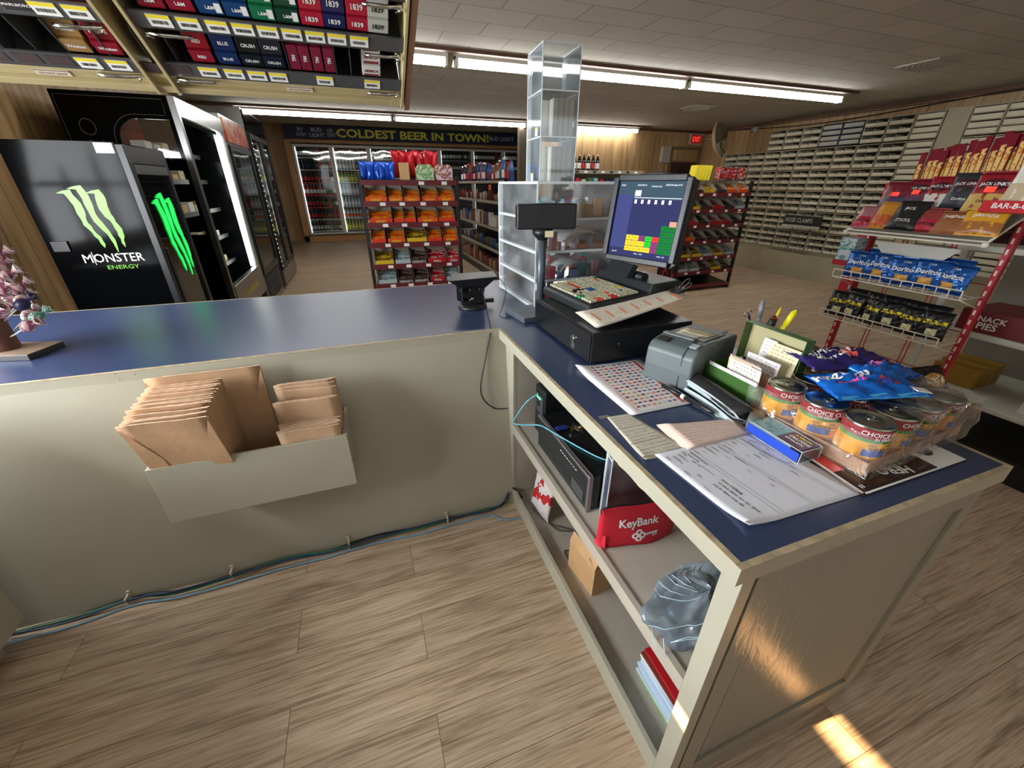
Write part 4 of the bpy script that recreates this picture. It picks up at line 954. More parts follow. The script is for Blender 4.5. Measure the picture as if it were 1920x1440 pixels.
# magazines beneath the tray
o, f = sheet('magazine', 'glossy dark brown magazine sticking out from under the tray of cans', [(.95, .53), (1.31, .50), (1.305, .362), (.935, .362)], T0+.0003, mat('brown_gloss', srgb(48, 26, 22), .12, coat=.4), 'magazine', th_=.004)
ink(o, f, [(.0, .0, .12, .55)], mat('mag_red', srgb(215, 60, 60), .3), 'red_corner', .0043)
ink(o, f, [(.72, .25, 1, 1)], WHITE, 'white_corner', .0043); ink(o, f, [(0, .97, 1, 1), (0, .0, .02, 1)], WHITE, 'page_edge', .0044)
m = MB(T=TR(1.245, .425, T0+.0049)); m.lathe([(0, 0), (.024, 0), (.024, .0005), (0, .0005)], 24); m.build('badge', mat('badge_dark', srgb(50, 30, 32), .3), o)
m = text_mb('18K', .018, .0004, .01, T=TR(1.245, .425, T0+.0056) @ RZ(.1)); text_mb('HERO', .034, .0004, .015, T=TR(1.09, .395, T0+.0048) @ RZ(2.9), mb=m); text_mb('11', .014, .0004, .01, T=TR(.96, .382, T0+.0048), mb=m); m.build('print', WHITE, o)
# cardboard tray of cans in shrink film
KT = mat('tray_board', srgb(178, 138, 104), .7, var=.08, vscale=10)
ty = thing('can_tray', 'cardboard tray of pet food cans half wrapped in torn shrink film', 'tray', (1.0, .405, T0+.0045), math.radians(4))
TW_, TD_ = .42, .30
m = MB(); m.box(0, TW_, 0, TD_, 0, .003).box(0, .003, 0, TD_, .003, .034).box(TW_-.003, TW_, 0, TD_, .003, .034).box(.003, TW_-.003, 0, .003, .003, .034).box(.003, TW_-.003, TD_-.003, TD_, .003, .034); m.build('board', KT, ty, bev=.0008)
Mty = TR(1.0, .405, T0+.0045) @ RZ(math.radians(4))
CRD = mat('can_crimson', srgb(150, 55, 62), .35); CYE = mat('can_yellow', srgb(240, 168, 24), .38, var=.05, vscale=60); LIDM = mat('can_lid', srgb(168, 168, 158), .25, 1); LIDD = mat('can_lid_wrapped', srgb(172, 166, 146), .4, .5)
def can():
    t = thing('pet_food_can', '', 'can')
    r, h = .0485, .108
    MB().lathe([(0, 0), (r-.003, 0), (r, .004), (r, h-.004), (r-.001, h), (r-.004, h), (r-.006, h-.004), (r-.02, h-.0045), (r-.022, h-.0035), (0, h-.0035)], 32).build('tin', LIDM, t)
    rl = r+.0004
    def band(z0, z1, mt, nm): MB().lathe([(rl, z0), (rl, z1)], 32).build(nm, mt, t)
    band(.005, .070, CYE, 'yellow_label'); band(.070, .078, mat('can_green', srgb(70, 150, 70), .4), 'green_band'); band(.078, h-.006, CRD, 'crimson_band')
    MB().lathe([(rl+.0004, .034), (rl+.0004, .052)], 10, a0=-2.9, a1=-1.9).build('blue_panel', mat('can_blue', srgb(60, 90, 175), .4), t)
    m = MB()
    def curved(txt, size, z, a_mid, mt_bold=.012):
        tmb = text_mb(txt, size, .0005, mt_bold); vs2 = []
        for x, y, zz in tmb.v:
            a = a_mid+x/rl; vs2.append(((rl+.0006+zz)*math.cos(a), (rl+.0006+zz)*math.sin(a), z+y))
        m.add(vs2, tmb.f)
    curved('CHOICE CUTS', .015, .092, -2.2); curved('IN GRAVY', .009, .0815, -2.2); m.build('print', WHITE, t)
    m = MB(); curved('Country Stew', .006, .074, -2.2, .0); curved('NO', .009, .064, -2.6); curved('NO', .009, .064, -1.9); curved('Artificial Flavor', .008, .056, -2.2); curved('with Real Beef', .007, .02, -2.2, .005); m.build('print', mat('label_brown', srgb(90, 60, 20), .5), t)
    MB(T=TR(.012, 0, h-.003)).lathe([(.009, 0), (.014, 0), (.014, .0015), (.009, .0015), (.009, 0)], 16).build('pull_tab', LIDM, t)
    return t
cans = []
c0 = can()
for i in range(4):
    for j in range(3):
        x = .054+i*.1035; y = .051+j*.0985; q = Mty @ Vector((x, y, .0035))
        o = c0 if not cans else dup(c0)
        o.location = q; o.rotation_euler = (0, 0, [.25, -.1, .45, .9, -.4, .2][(i*3+j) % 6] if (i or j) else .35)
        o['group'] = 'pet food cans in the tray'
        nm = {(0, 0): 'pet food can at the near left corner of the tray, label reading choice cuts', (0, 1): 'pet food can in the middle of the tray side nearest the marker box', (0, 2): 'pet food can at the far left corner of the tray, beside the green card box'}
        if (i, j) in nm: o['label'] = nm[(i, j)]; del o['group']
        elif j == 0: o['label'] = 'pet food can along the near side of the tray, ' + ['', 'next to the corner one', 'third along', 'at the right end'][i]; del o['group']
        else: o['label'] = 'pet food can in the back rows of the tray, lid partly hidden by candy bags'
        cans.append(o)
# torn shrink film draped over the cans, sides of the tray too
FILM = glass('shrink_film', (.98, .98, .97), .06, .12, .12, (.9, .88, .82), 25, bump=22)
def drape(u, v):
    x = -.012+u*(TW_+.024); y = -.012+v*(TD_+.024)
    ex = min(u, 1-u); ey = min(v, 1-v); e = min(ex*(TW_+.024), ey*(TD_+.024))
    h = .1165+.003*math.sin(x*60)+.003*math.sin(y*71+x*30)
    ii = (x-.054)/.1035; jj = (y-.051)/.0985; dx = (ii-round(ii))*.1035; dy = (jj-round(jj))*.0985
    rr = math.hypot(dx, dy); 
    if rr > .047: h -= min(.035, (rr-.047)*1.4)
    return (x, y, h)
m = MB(); m.grid(lambda u, v: drape(.36+u*.64, v*.95), 40, 34)
fl_ = m
def skirt(fa, n=36):
    def g_(u, v):
        x, y, z = fa(u); k = v
        bul = .006*math.sin(u*38)+.004*math.sin(u*17+v*6)
        return (x, y, z)if k == 0 else (x+fa.dx*(bul*math.sin(k*PI)), y+fa.dy*(bul*math.sin(k*PI)), z*(1-k)+.002*k)
    return g_
def side(p0, p1, nrm, z1=.112, u0=0, n=36):
    p0 = Vector(p0); p1 = Vector(p1)
    def g_(u, v):
        p = p0+(p1-p0)*u; b_ = (.005*math.sin(u*41)+.004*math.sin(u*23+v*9))
        k = 1-abs(v*2-1)
        return (p.x+nrm[0]*(.004+b_*k), p.y+nrm[1]*(.004+b_*k), z1*v+.002)
    m.grid(g_, n, 8)
side((-.012, -.010, 0), (TW_+.012, -.010, 0), (0, -1)); side((TW_+.010, -.01, 0), (TW_+.010, TD_+.01, 0), (1, 0)); side((-.009, TD_+.01, 0), (-.009, -.01, 0), (-1, 0), .10)
o = m.build('shrink_film', FILM, ty)
# candy bags on top
def pillow(w_, h_, t_, seed=0, wr=.004, n=16, seal=.06):
    """sealed crinkled foil bag lying in local XY"""
    r = random.Random(seed); ph = [r.uniform(0, 6) for _ in range(6)]
    def z(u, v, s):
        a = max(0, min(1, min(v, 1-v)/seal-.4)); e = (math.sin(PI*min(1, max(0, u)))**.5)*(math.sin(PI*max(0, min(1, (v-seal)/(1-2*seal))))**.45 if seal < v < 1-seal else 0)
        cr = wr*(math.sin(u*23+ph[0]+v*9)+.7*math.sin(v*31+ph[1]-u*13)+.5*math.sin((u+v)*41+ph[2]))*.5
        return s*e*t_/2+cr*(.25+e)
    def P_(u, v, s):
        pinch = 1-.06*math.sin(PI*v)
        return ((u-.5)*w_*pinch, (v-.5)*h_, z(u, v, s))
    return P_
def bag(name, w_, h_, t_, mats, seed=0, par=None, wr=.004, n=16):
    f = pillow(w_, h_, t_, seed, wr); m = MB(); m.grid(lambda u, v: f(u, v, 1), n, n+4); m.grid(lambda u, v: f(1-u, v, -1), n, n+4)
    return m.build(name, mats, par), f
def on_bag(par, f, txt, size, u, v, mt, bold=.02, rot=0, width=1, lift=.0012, name='print', mb=None):
    tmb = text_mb(txt, size, .0002, bold, T=RZ(rot), width=width)
    (x0, y0, _), (x1, y1, _) = f(0, .5, 1), f(1, .5, 1); w_ = x1-x0; h_ = f(.5, 1, 1)[1]-f(.5, 0, 1)[1]
    m = mb or MB(); b = len(m.v)
    for x, y, z in tmb.v:
        uu = u+x/w_; vv = v+y/h_; p = f(uu, vv, 1); m.v.append((p[0], p[1], p[2]+lift+z))
    for fc in tmb.f: m.f.append(tuple(b+i for i in fc)); m.mi.append(0); m.sm.append(False)
    return m if mb else m.build(name, mt, par)
def patch(par, f, poly, mt, lift=.0008, name='printed_patch', n=6):
    """a printed area of the bag: grid between u0..u1, v0..v1"""
    u0, v0, u1, v1 = poly; m = MB(); m.grid(lambda a, b: (lambda p: (p[0], p[1], p[2]+lift))(f(u0+(u1-u0)*a, v0+(v1-v0)*b, 1)), n, n); return m.build(name, mt, par)
FB = mat('foil_blue', srgb(20, 110, 215), .22, .35); FP = mat('foil_indigo', srgb(52, 40, 110), .25, .35); FSK = mat('foil_sky', srgb(80, 180, 235), .22, .3)
zt = T0+.0045+.121
def lay(o, x, y, z, rz, rx=0, ry=0): o.matrix_world = TR(x, y, z) @ RZ(rz) @ RX(rx) @ RY(ry)
b1, f1 = bag('candy_bag', .24, .135, .042, FB, 1, wr=.008, n=24); lay(b1, 1.17, .555, zt+.012, math.radians(-18), .05, -.04); tag(b1, 'bright blue candy bag with white lettering lying on the cans', 'candy bag')
patch(b1, f1, (.05, .0, .95, .09), FSK); on_bag(b1, f1, 'Ring Pops', .034, .3, .70, WHITE, .02); on_bag(b1, f1, 'GUMMIES', .016, .3, .45, mat('print_magenta', srgb(230, 70, 150), .5), .01)
patch(b1, f1, (.6, .3, .8, .6), patt('fruit_print', [(srgb(210, 60, 60), 1), (srgb(230, 190, 60), 1), (srgb(80, 150, 60), 1), (srgb(40, 60, 150), 1)], 60, .3)); 
MB(T=TR(.1, -.045, .006) @ RY(.2)).box(-.02, .02, -.012, .012, 0, .002).build('barcode_patch', WHITE, b1)
b2, f2 = bag('candy_bag', .22, .13, .04, FB, 2, wr=.008, n=24); lay(b2, 1.30, .60, zt+.016, math.radians(8), .0, .12); tag(b2, 'second blue candy bag with pink lettering, under the right side of the indigo bag', 'candy bag')
on_bag(b2, f2, 'Sweet Tarts', .026, .6, .55, mat('print_pink', srgb(250, 120, 180), .5), .02)
b3, f3 = bag('candy_bag', .26, .13, .04, FP, 3, wr=.008, n=24); lay(b3, 1.235, .668, zt+.032, math.radians(-14), .05, .0); tag(b3, 'indigo candy bag lying uppermost at the back of the cans', 'candy bag')
on_bag(b3, f3, 'Airheads', .036, .35, .6, WHITE, .01); patch(b3, f3, (.45, .35, .62, .6), mat('print_coral', srgb(235, 90, 80), .4)); on_bag(b3, f3, 'MYSTERY BITES', .014, .32, .36, WHITE)
b4, f4 = bag('candy_bag', .22, .14, .03, mat('foil_bronze', srgb(120, 58, 24), .25, .4), 4); lay(b4, 1.42, .80, T0+.06, math.radians(-30), .5, .35); tag(b4, 'bronze-brown candy bag behind the indigo one at the outer counter edge', 'candy bag')
b5, f5 = bag('chip_bag', .12, .10, .03, mat('foil_black', srgb(26, 20, 20), .25, .3), 5); lay(b5, 1.50, .565, T0+.085, math.radians(-8), .9, 0); tag(b5, 'small black chip bag with a golden oval and script lettering', 'chip bag')
m = MB(); 
def ov(u, v): a = 2*PI*u; uu = .5+.3*v*math.cos(a); vv = .55+.22*v*math.sin(a); p = f5(uu, vv, 1); return (p[0], p[1], p[2]+.0012)
m.grid(ov, 24, 4); m.build('golden_oval', mat('gold_print', srgb(190, 140, 60), .35), b5); on_bag(b5, f5, "Lay's", .032, .5, .55, WHITE, .012, lift=.002)
# ================================================================== on the shelves of the counter
Z1 = .4845; Z0 = .0505
ups = thing('backup_power_unit', 'black upright backup power unit with a green light under the counter', 'power unit', (.66, 1.40, Z1))
MB().box(0, .30, 0, .11, 0, .245).build('case', BLK, ups, bev=.008, seg=3)
MB().box(-.004, 0, .015, .095, .12, .21).build('face_plate', DGREY, ups, bev=.003)
m = MB(T=TR(-.004, .06, .165) @ RY(-PI/2)); m.cyl(.014, 0, .004, 16); m.build('power_button', BLK, ups)
m = MB()
for k in range(3): m.box(-.0065, -.0045, .04+.014*k, .05+.014*k, .192, .197)
m.build('status_light', emis('green_led', (.1, 1, .25), 4), ups)
dv = thing('computer_case', 'black desktop computer case lying flat on the middle shelf', 'computer', (.622, .93, Z1))
MB().box(.012, .42, 0, .45, 0, .155).build('case', BLKG if False else mat('pc_black', srgb(24, 26, 28), .28, bump=.1, bscale=300), dv, bev=.003)
MB().box(0, .012, .004, .446, .004, .15).build('front_fascia', mat('pc_fascia', srgb(36, 38, 40), .3), dv, bev=.003)
MB().box(-.003, .014, -.006, .006, 0, .158).box(-.003, .014, .006, .45, .148, .158).build('silver_trim', mat('pc_trim', srgb(150, 142, 145), .35, .7), dv, bev=.002)
m = MB()
for k in range(8): m.box(-.001, 0, .09+.018*k, .1+.018*k, .118, .121)
m.build('indicator', WHITE, dv); MB().box(-.0015, 0, .03, .12, .02, .07).build('drive_door', mat('pc_door', srgb(70, 72, 72), .4), dv)
# keys on top
ks = thing('key_ring', 'bunch of keys with a navy fob on top of the computer case', 'keys', (.70, 1.22, Z1+.1555))
MB(T=TR(-.03, .02, .004)).prism([(-.03, -.012), (.02, -.014), (.025, 0), (.02, .014), (-.03, .012)], .006, 'z', 0).build('fob', mat('navy_fob', srgb(30, 55, 130), .4), ks, bev=.002)
m = MB(T=TR(.02, 0, .012)); m.tube([(.016*math.cos(a*PI/8), .016*math.sin(a*PI/8), 0) for a in range(17)], .0012, 5); m.build('ring', CHROME, ks)
rk = random.Random(2)
for k in range(7):
    m = MB(T=TR(.03+.01*math.cos(k), -.01+.01*math.sin(k*2), .003+.003*k) @ RZ(k*.9) @ RY(rk.uniform(-.2, .2)))
    m.lathe([(0, 0), (.011, 0), (.011, .002), (0, .002)], 12); m.box(.008, .04, -.004, .004, 0, .002); m.box(.02, .024, -.006, -.004, 0, .002); m.box(.03, .034, -.0065, -.004, 0, .002)
    m.build('key', STEEL if k % 3 else mat('brass', srgb(190, 150, 70), .3, 1), ks)
tag(MB().tube(smooth_path([(.655, 1.46, .70), (.60, 1.47, .66), (.562, 1.50, .575), (.556, 1.52, .527), (.575, 1.44, .56), (.60, 1.33, .62), (.612, 1.25, .643), (.66, 1.12, .645), (.72, 1.0, .645), (.80, .97, .645)], 8), .003, 7).build('network_cable', mat('cyan_cable', srgb(110, 195, 220), .4)), 'sky blue network cable looping from the power unit over the computer case', 'cable')
# blue binder
bd = thing('binder', 'navy blue ring binder in a clear cover standing beside the computer case', 'binder', (.665, .872, Z1), math.radians(-11))
MB().box(0, .24, 0, .045, 0, .28).build('cover', mat('binder_blue', srgb(18, 62, 120), .25, bump=.4, bscale=14), bd, bev=.004)
MB().box(-.001, .0, 0, .05, 0, .29).box(-.001, .25, -.002, -.001, 0, .29).build('clear_sleeve', ACR, bd); m = MB(); m.box(-.003, 0, -.003, .0, 0, .285).box(-.003, 0, .045, .048, 0, .285).box(-.003, 0, 0, .045, .255, .26); m.build('spine_edge', ACRE, bd)
MB().box(-.002, -.001, .004, .04, .262, .284).build('spine_label', STEEL, bd)
# bank bag
kb = thing('bank_bag', 'red zippered fabric bank bag with white lettering and a key emblem', 'bag', mat4=frame((.718, .772, Z1), (.27, -.04, 0), (0, 0, 1)))
RF = mat('red_nylon', srgb(200, 28, 48), .6, var=.06, vscale=20, bump=.3, bscale=500)
BW, BH = .265, .15
def bagf(u, v, s):
    bulge = .030*math.sin(PI*u)**.6*(1-v)**.55+.004
    x = (u-.5)*BW*(1+.05*(1-v)); y = v*BH+.003*math.sin(u*9)*v; lean = .012*v
    return (x, y, s*bulge+.003*math.sin(u*12+v*7)*(1-v)-lean*0)
m = MB(T=TR(0, .001, -.0)); m.grid(lambda u, v: bagf(u, v, 1), 20, 12); m.grid(lambda u, v: bagf(1-u, v, -1), 20, 12)
m.grid(lambda u, v: bagf(u, 0, 1-2*v), 20, 3); 
for s_ in (0, 1): m.grid(lambda u, v: bagf(s_, u, 1-2*v), 12, 2)
fs_ = 1
m.build('cloth', RF, kb)
def onb(tmb, x0, y0, s=1):
    o_ = MB()
    for x, y, z in tmb.v:
        X, Y = x+x0, y+y0; p = bagf(X/BW+.5, min(.99, Y/BH), s); o_.v.append((X, Y, p[2]+s*(.0012+z)))
    o_.f = list(tmb.f); o_.mi = list(tmb.mi); o_.sm = list(tmb.sm); return o_
onb(text_mb('KeyBank', .042, .0003, .022, width=.92), -.005, .088).build('lettering', WHITE, kb)
em = MB()
for k in range(4): em.at(TR(.012*math.cos(k*PI/2), .012*math.sin(k*PI/2), 0)).lathe([(.005, 0), (.012, 0)], 16)
em.at(Matrix()); em.box(.018, .07, -.0035, .0035, 0, .0003).box(.052, .058, -.014, -.0035, 0, .0003).box(.062, .068, -.014, -.0035, 0, .0003)
onb(em, -.005, .042).build('key_emblem', WHITE, kb)
m = MB(); m.tube([bagf(i/16, 1, 0) for i in range(17)], .0035, 6); m.tube([bagf(0, 1, 0), (-.5*BW-.006, BH+.004, .006), (-.5*BW-.004, BH-.012, .01)], .002, 5); m.build('zipper', BLK, kb)
m = MB(); m.add([(-.5*BW, .04, 0), (-.5*BW-.004, 0, .02), (-.5*BW-.012, 0, -.004), (-.45*BW, 0, .03), (-.44*BW, .05, .022)], [(0, 1, 3, 4), (0, 2, 1)]); m.build('folded_corner', RF, kb)
# clear plastic bag, crumpled, with something wrapped inside
CP = glass('poly_bag', (.78, .86, .92), .06, .16, .62, (.52, .62, .70), 7, bump=9)
pb = thing('plastic_bag', 'crumpled clear plastic bag hanging over the front of the middle shelf', 'plastic bag', (.735, .48, Z1))
rr_ = random.Random(8)
def blob(u, v):
    a = 2*PI*u; b = PI*(v-.5); r = 1+.10*math.sin(3*a+3*v*PI)+.05*math.sin(5*a-4*b)+.03*math.sin(11*a+5*b)+.015*math.sin(19*a-7*b)
    x = .17*math.cos(b)*math.cos(a)*r; y = .11*math.cos(b)*math.sin(a)*r; z = .05+.055*math.sin(b)*r
    return (x, y, max(.002, z))
m = MB(); m.grid(blob, 72, 36); m.build('film', CP, pb)
def blob2(u, v):
    p = blob(u, v); return (p[0]*.72+.03, p[1]*.72, max(.004, p[2]*.66))
m = MB(); m.grid(blob2, 40, 20); m.build('wrapped_item', mat('grey_plastic_item', srgb(96, 108, 118), .4, bump=.6, bscale=30), pb)
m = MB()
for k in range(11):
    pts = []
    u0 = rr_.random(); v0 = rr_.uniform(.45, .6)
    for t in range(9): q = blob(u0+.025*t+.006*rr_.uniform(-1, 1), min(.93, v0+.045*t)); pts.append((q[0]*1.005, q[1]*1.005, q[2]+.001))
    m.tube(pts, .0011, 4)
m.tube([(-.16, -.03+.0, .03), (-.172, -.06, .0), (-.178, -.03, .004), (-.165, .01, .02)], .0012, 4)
m.build('crease_glint', mat('painted_glint', srgb(190, 215, 230), .15, spec=1), pb)  # pale tubes painted as the glints along the film's folds
# small cardboard box on the bottom shelf
kb2 = thing('cardboard_box', 'small open cardboard box tipped against the front of the bottom shelf', 'box', (.665, .885, Z0), math.radians(7))
BRD = mat('box_board', srgb(206, 164, 118), .75, var=.08, vscale=18)
m = MB(); m.box(0, .20, 0, .17, 0, .003).box(0, .003, 0, .17, .003, .15).box(.197, .2, 0, .17, .003, .15).box(.003, .197, 0, .003, .003, .15).box(.003, .197, .167, .17, .003, .15); m.build('box_body', BRD, kb2)
MB(T=TR(0, 0, .15) @ RY(math.radians(20))).box(-.002, 0, 0, .17, 0, .05).build('flap', BRD, kb2); MB(T=TR(0, .0, .15) @ RX(math.radians(-60))).box(0, .2, 0, .003, 0, .05).build('flap', BRD, kb2)
# booklets stacked at the near end
cols = [('green-edged', srgb(150, 205, 130))]+[('pale blue', srgb(196, 214, 232))]*9+[('blue', srgb(80, 130, 190)), ('white', srgb(235, 232, 228)), ('brown', srgb(120, 60, 50)), ('red', srgb(190, 30, 40))]
n = len(cols)
z = Z0
labs = {0: 'green-edged booklet lowest in the stack on the bottom shelf', 10: 'blue-covered booklet near the top of the stack on the bottom shelf', 11: 'white booklet above the blue one in the stack on the bottom shelf', 12: 'brown booklet second from the top of the stack on the bottom shelf', 13: 'red booklet with yellow lettering on top of the stack on the bottom shelf'}
for i, (nm, c) in enumerate(cols):
    h_ = .009; o = MB(T=TR(.67+.004*math.sin(i*2), .385+.003*math.cos(i*3), z) @ RZ(.03*math.sin(i*1.3))).box(0, .14, 0, .20, 0, h_).build('booklet', mat('booklet_'+nm.replace(' ', '_'), c, .45), bev=.0008); z += h_+.0004
    tag(o, labs.get(i, 'pale blue booklet in the stack on the bottom shelf'), 'booklet', None if i in labs else 'pale blue booklets in the stack')
m = text_mb('MATCHES', .03, .0006, .02, T=TR(.74, .50, z) @ RZ(-PI/2)); m.build('print', mat('print_gold', srgb(235, 190, 70), .5), o)
# red and white bag of sweets at the far end of the bottom shelf
sb_, sf = bag('snack_bag', .16, .2, .05, patt('red_white_print', [(srgb(205, 40, 50), 3), (srgb(235, 230, 228), 3), (srgb(60, 90, 180), .5), (srgb(225, 130, 90), .7)], 7, .35, 'noise'), 6)
place(sb_, mat4=TR(.66, 1.38, Z0+.105) @ RZ(math.radians(-80)) @ RX(math.radians(80)), label='red and white bag standing at the far end of the bottom shelf', cat='bag')
tag(MB().tube(smooth_path([(.585, 1.57, .05), (.60, 1.50, .10), (.64, 1.40, .06), (.68, 1.25, .056), (.76, 1.2, .056), (.74, 1.1, .056), (.66, 1.12, .056), (.67, 1.03, .056), (.76, .98, .056), (.82, 1.08, .056), (.76, 1.2, .06), (.66, 1.3, .056), (.62, 1.42, .06)], 8), .003, 6).build('grey_cord', mat('grey_cord', srgb(84, 80, 76), .5)), 'dark grey cord coiled loosely on the bottom shelf', 'cord')
# ================================================================== lollipop tree on the counter, far left
LW = patt('lolly_wrap', [(srgb(235, 228, 222), 5), (srgb(150, 70, 100), 1), (srgb(225, 190, 190), 1.5), (srgb(238, 232, 226), 3)], 9, .35, 'noise', (1, 1, 5)); LWG = patt('lolly_wrap_green', [(srgb(215, 235, 225), 3), (srgb(90, 160, 130), 1.2), (srgb(225, 235, 228), 2)], 40, .35, 'noise'); LWN = patt('lolly_wrap_navy', [(srgb(40, 40, 80), 3), (srgb(220, 215, 215), 1)], 30, .35, 'noise')
STK = mat('lolly_stick', srgb(232, 230, 225), .6)
lt = thing('lollipop_stand', 'cardboard lollipop tree on a black and wood base at the left edge', 'stand', (-1.37, 2.02, T0), math.radians(-14))
MB().box(-.15, .15, -.075, .075, 0, .022).build('base', mat('stand_black', srgb(24, 22, 22), .5), lt, bev=.002); MB().box(-.148, .148, -.073, .073, .022, .0235).build('base_top', mat('stand_wood', srgb(140, 118, 100), .5, var=.2, vscale=6, stretch=(1, 9, 1)), lt)
MB().lathe([(.05, .022), (.045, .2), (.03, .42), (.012, .58), (0, .58)], 14).build('trunk', mat('trunk_brown', srgb(96, 60, 42), .7), lt)
def lolly():
    t = thing('lollipop', '', 'lollipop')
    MB().tube([(0, 0, 0), (0, 0, .062)], .0022, 6).build('stick', STK, t)
    m = MB(); m.lathe([(0, .055), (.010, .058), (.0165, .068), (.0175, .080), (.014, .091), (.006, .096), (.004, .100)], 12)
    m.build('wrapper', LW, t)
    m = MB()
    m.grid(lambda u, v: ((.003+.014*v)*math.cos(2*PI*u)*(1+.3*math.sin(6*PI*u)*v), (.003+.008*v)*math.sin(2*PI*u), .098+.022*v+.004*math.sin(10*PI*u)*v), 16, 3)
    m.build('twist', LW, t, solid=.0006); return t
l0 = lolly(); rl = random.Random(12); k = 0
Mlt = TR(-1.37, 2.02, T0) @ RZ(math.radians(-14))
for lev in range(9):
    z = .07+.058*lev; r = .047-.038*lev/9; nn_ = 9 if lev < 6 else 6
    for j in range(nn_):
        a = 2*PI*(j+.5*(lev % 2))/nn_+rl.uniform(-.1, .1)
        o = l0 if k == 0 else dup(l0)
        o.matrix_world = Mlt @ TR(r*math.cos(a), r*math.sin(a), z) @ RZ(a) @ RY(math.radians(62-3*lev+rl.uniform(-8, 8))) @ Matrix.Scale(1.22, 4)
        if k: 
            q = rl.random()
            if q < .10 or q > .94:
                for c in o.children:
                    if c.name.startswith(('wrapper', 'twist')): c.material_slots[0].link = 'OBJECT'; c.material_slots[0].material = LWG if q < .10 else LWN
        tag(o, 'striped foil-wrapped lollipop stuck in the lollipop tree at the left edge', 'lollipop', 'lollipops on the tree'); k += 1

# ================================================================== the overhead cigarette rack
cg = MB(); tilt_M = frame((.195, 1.6003, 1.7798), (1, 0, 0), (0, -.899, .438))     # local x = right, y = up the slope, z = toward... checked below
zsgn = 1 if (tilt_M.to_3x3() @ Vector((0, 0, 1))).dot(Vector((0, -.438, -.899))) > 0 else -1
if zsgn < 0: tilt_M = frame((.195, 1.6003, 1.7798), (1, 0, 0), (0, .899, -.438)) @ Matrix.Scale(-1, 4, (0, 1, 0))
BEI = mat('rack_beige', srgb(176, 160, 118), .4); RST = mat('rack_grey', srgb(110, 110, 108), .35, .6); DK = mat('rack_inner', srgb(58, 60, 56), .4)
rk_ = thing('cigarette_rack', 'beige metal overhead cigarette rack with grey shelves, hanging at the upper left', 'rack', mat4=tilt_M)
Zs = 1 if True else -1
def R3(m): return m
L0_, L1_ = -1.25, 0.0
m = MB(); m.box(L0_, 0, 0, .022, -.02, .006).box(L0_, 0, .022, .052, -.03, -.004).box(L0_, 0, .052, .064, -.03, .002); m.build('bottom_rail', BEI, rk_, bev=.002)
m = MB(); m.box(L0_, 0, .0, .62, -.17, -.165); m.build('back_sheet', DK, rk_)
for u in (-.006, -.612, -.66): MB().box(u-.004, u+.004, 0, .62, -.17, .012).build('end_frame', BEI, rk_, bev=.001)
MB().box(-.66, -.612, 0, .62, -.10, -.08).build('joint_cover', mat('rack_joint', srgb(110, 102, 78), .45), rk_)
MB().box(.002, .018, -.01, .62, -.2, .01).build('end_board', mat('end_board', srgb(128, 92, 66), .5, var=.15, vscale=6), rk_)
MB().box(-.04, -.008, .0, .045, .006, .008).build('corner_bracket', BEI, rk_)
for v in (.066, .215, .365, .52):
    for a, b_ in ((-.608, -.012), (-1.25, -.664)):
        MB().box(a, b_, v, v+.004, -.16, .004).build('shelf', RST, rk_); MB().box(a, b_, v, v+.045, .0, .004).build('label_rail', RST, rk_)
m = MB()
for v in (.058, .205, .355):
    for u0, s_ in ((-.02, -1), (-.595, 1), (-.675, -1)): m.tube([(u0, v, .006), (u0+s_*.03, v, .010), (u0+s_*.075, v, .010), (u0+s_*.09, v-.004, .006)], .0045, 8); m.tube([(u0+s_*.012, v-.02, .004), (u0, v, .012)], .003, 6)
m.build('spring_latch', CHROME, rk_)
m = MB()
for (u, w__) in ((-.335, .07), (-.90, .07)): m.box(u-.0, u+w__, .028, .05, -.0035, -.002)
wl = m.build('warning_strip', mat('cream_sticker', srgb(205, 196, 176), .6), rk_)
m = MB()
for u in (-.335, -.90): text_mb('THIS HEADER MOUNTED ON HINGES', .0042, .0003, T=TR(u+.035, .044, -.002), mb=m); text_mb('DO NOT DROP', .008, .0003, .002, T=TR(u+.035, .035, -.002), mb=m)
m.build('print', mat('maroon_ink', srgb(120, 50, 50), .6), wl)
def plabel(u, v, n=0):
    o = MB().box(u-.022, u+.022, v-.002, v+.030, .0042, .0055).build('price_label', WHITE, rk_)
    MB().box(u-.022, u+.022, v+.021, v+.030, .0055, .006).build('yellow_band', YEL, o)
    m = MB(); rr_ = random.Random(int(u*1000)+n); x = u-.016
    while x < u+.014: w__ = rr_.choice((.0006, .0012, .002)); m.box(x, x+w__, v+.006, v+.015, .0055, .0058); x += w__+rr_.choice((.0008, .0014))
    m.build('barcode', BLACK, o)
def pack(col, txt, tcol, size=.016, extra=None, upright=False):
    w__, h__, d__ = .050, .036, .075
    c = mat('pack_%02x%02x%02x' % tuple(int(x*99) for x in col), col, .25, coat=.3)
    if upright: w__, h__ = .026, .082
    o = MB().box(-w__/2, w__/2, 0, h__, -d__, 0).build('cigarette_pack', c, bev=.001)
    if txt:
        rot = RZ(-PI/2) if upright else Matrix()
        text_mb(txt, size, .0005, .012, T=TR(0, h__*.5, .0003) @ rot, width=.85).build('print', tcol, o)
    if extra: MB().box(*extra[0]).build('printed_block', extra[1], o)
    return o
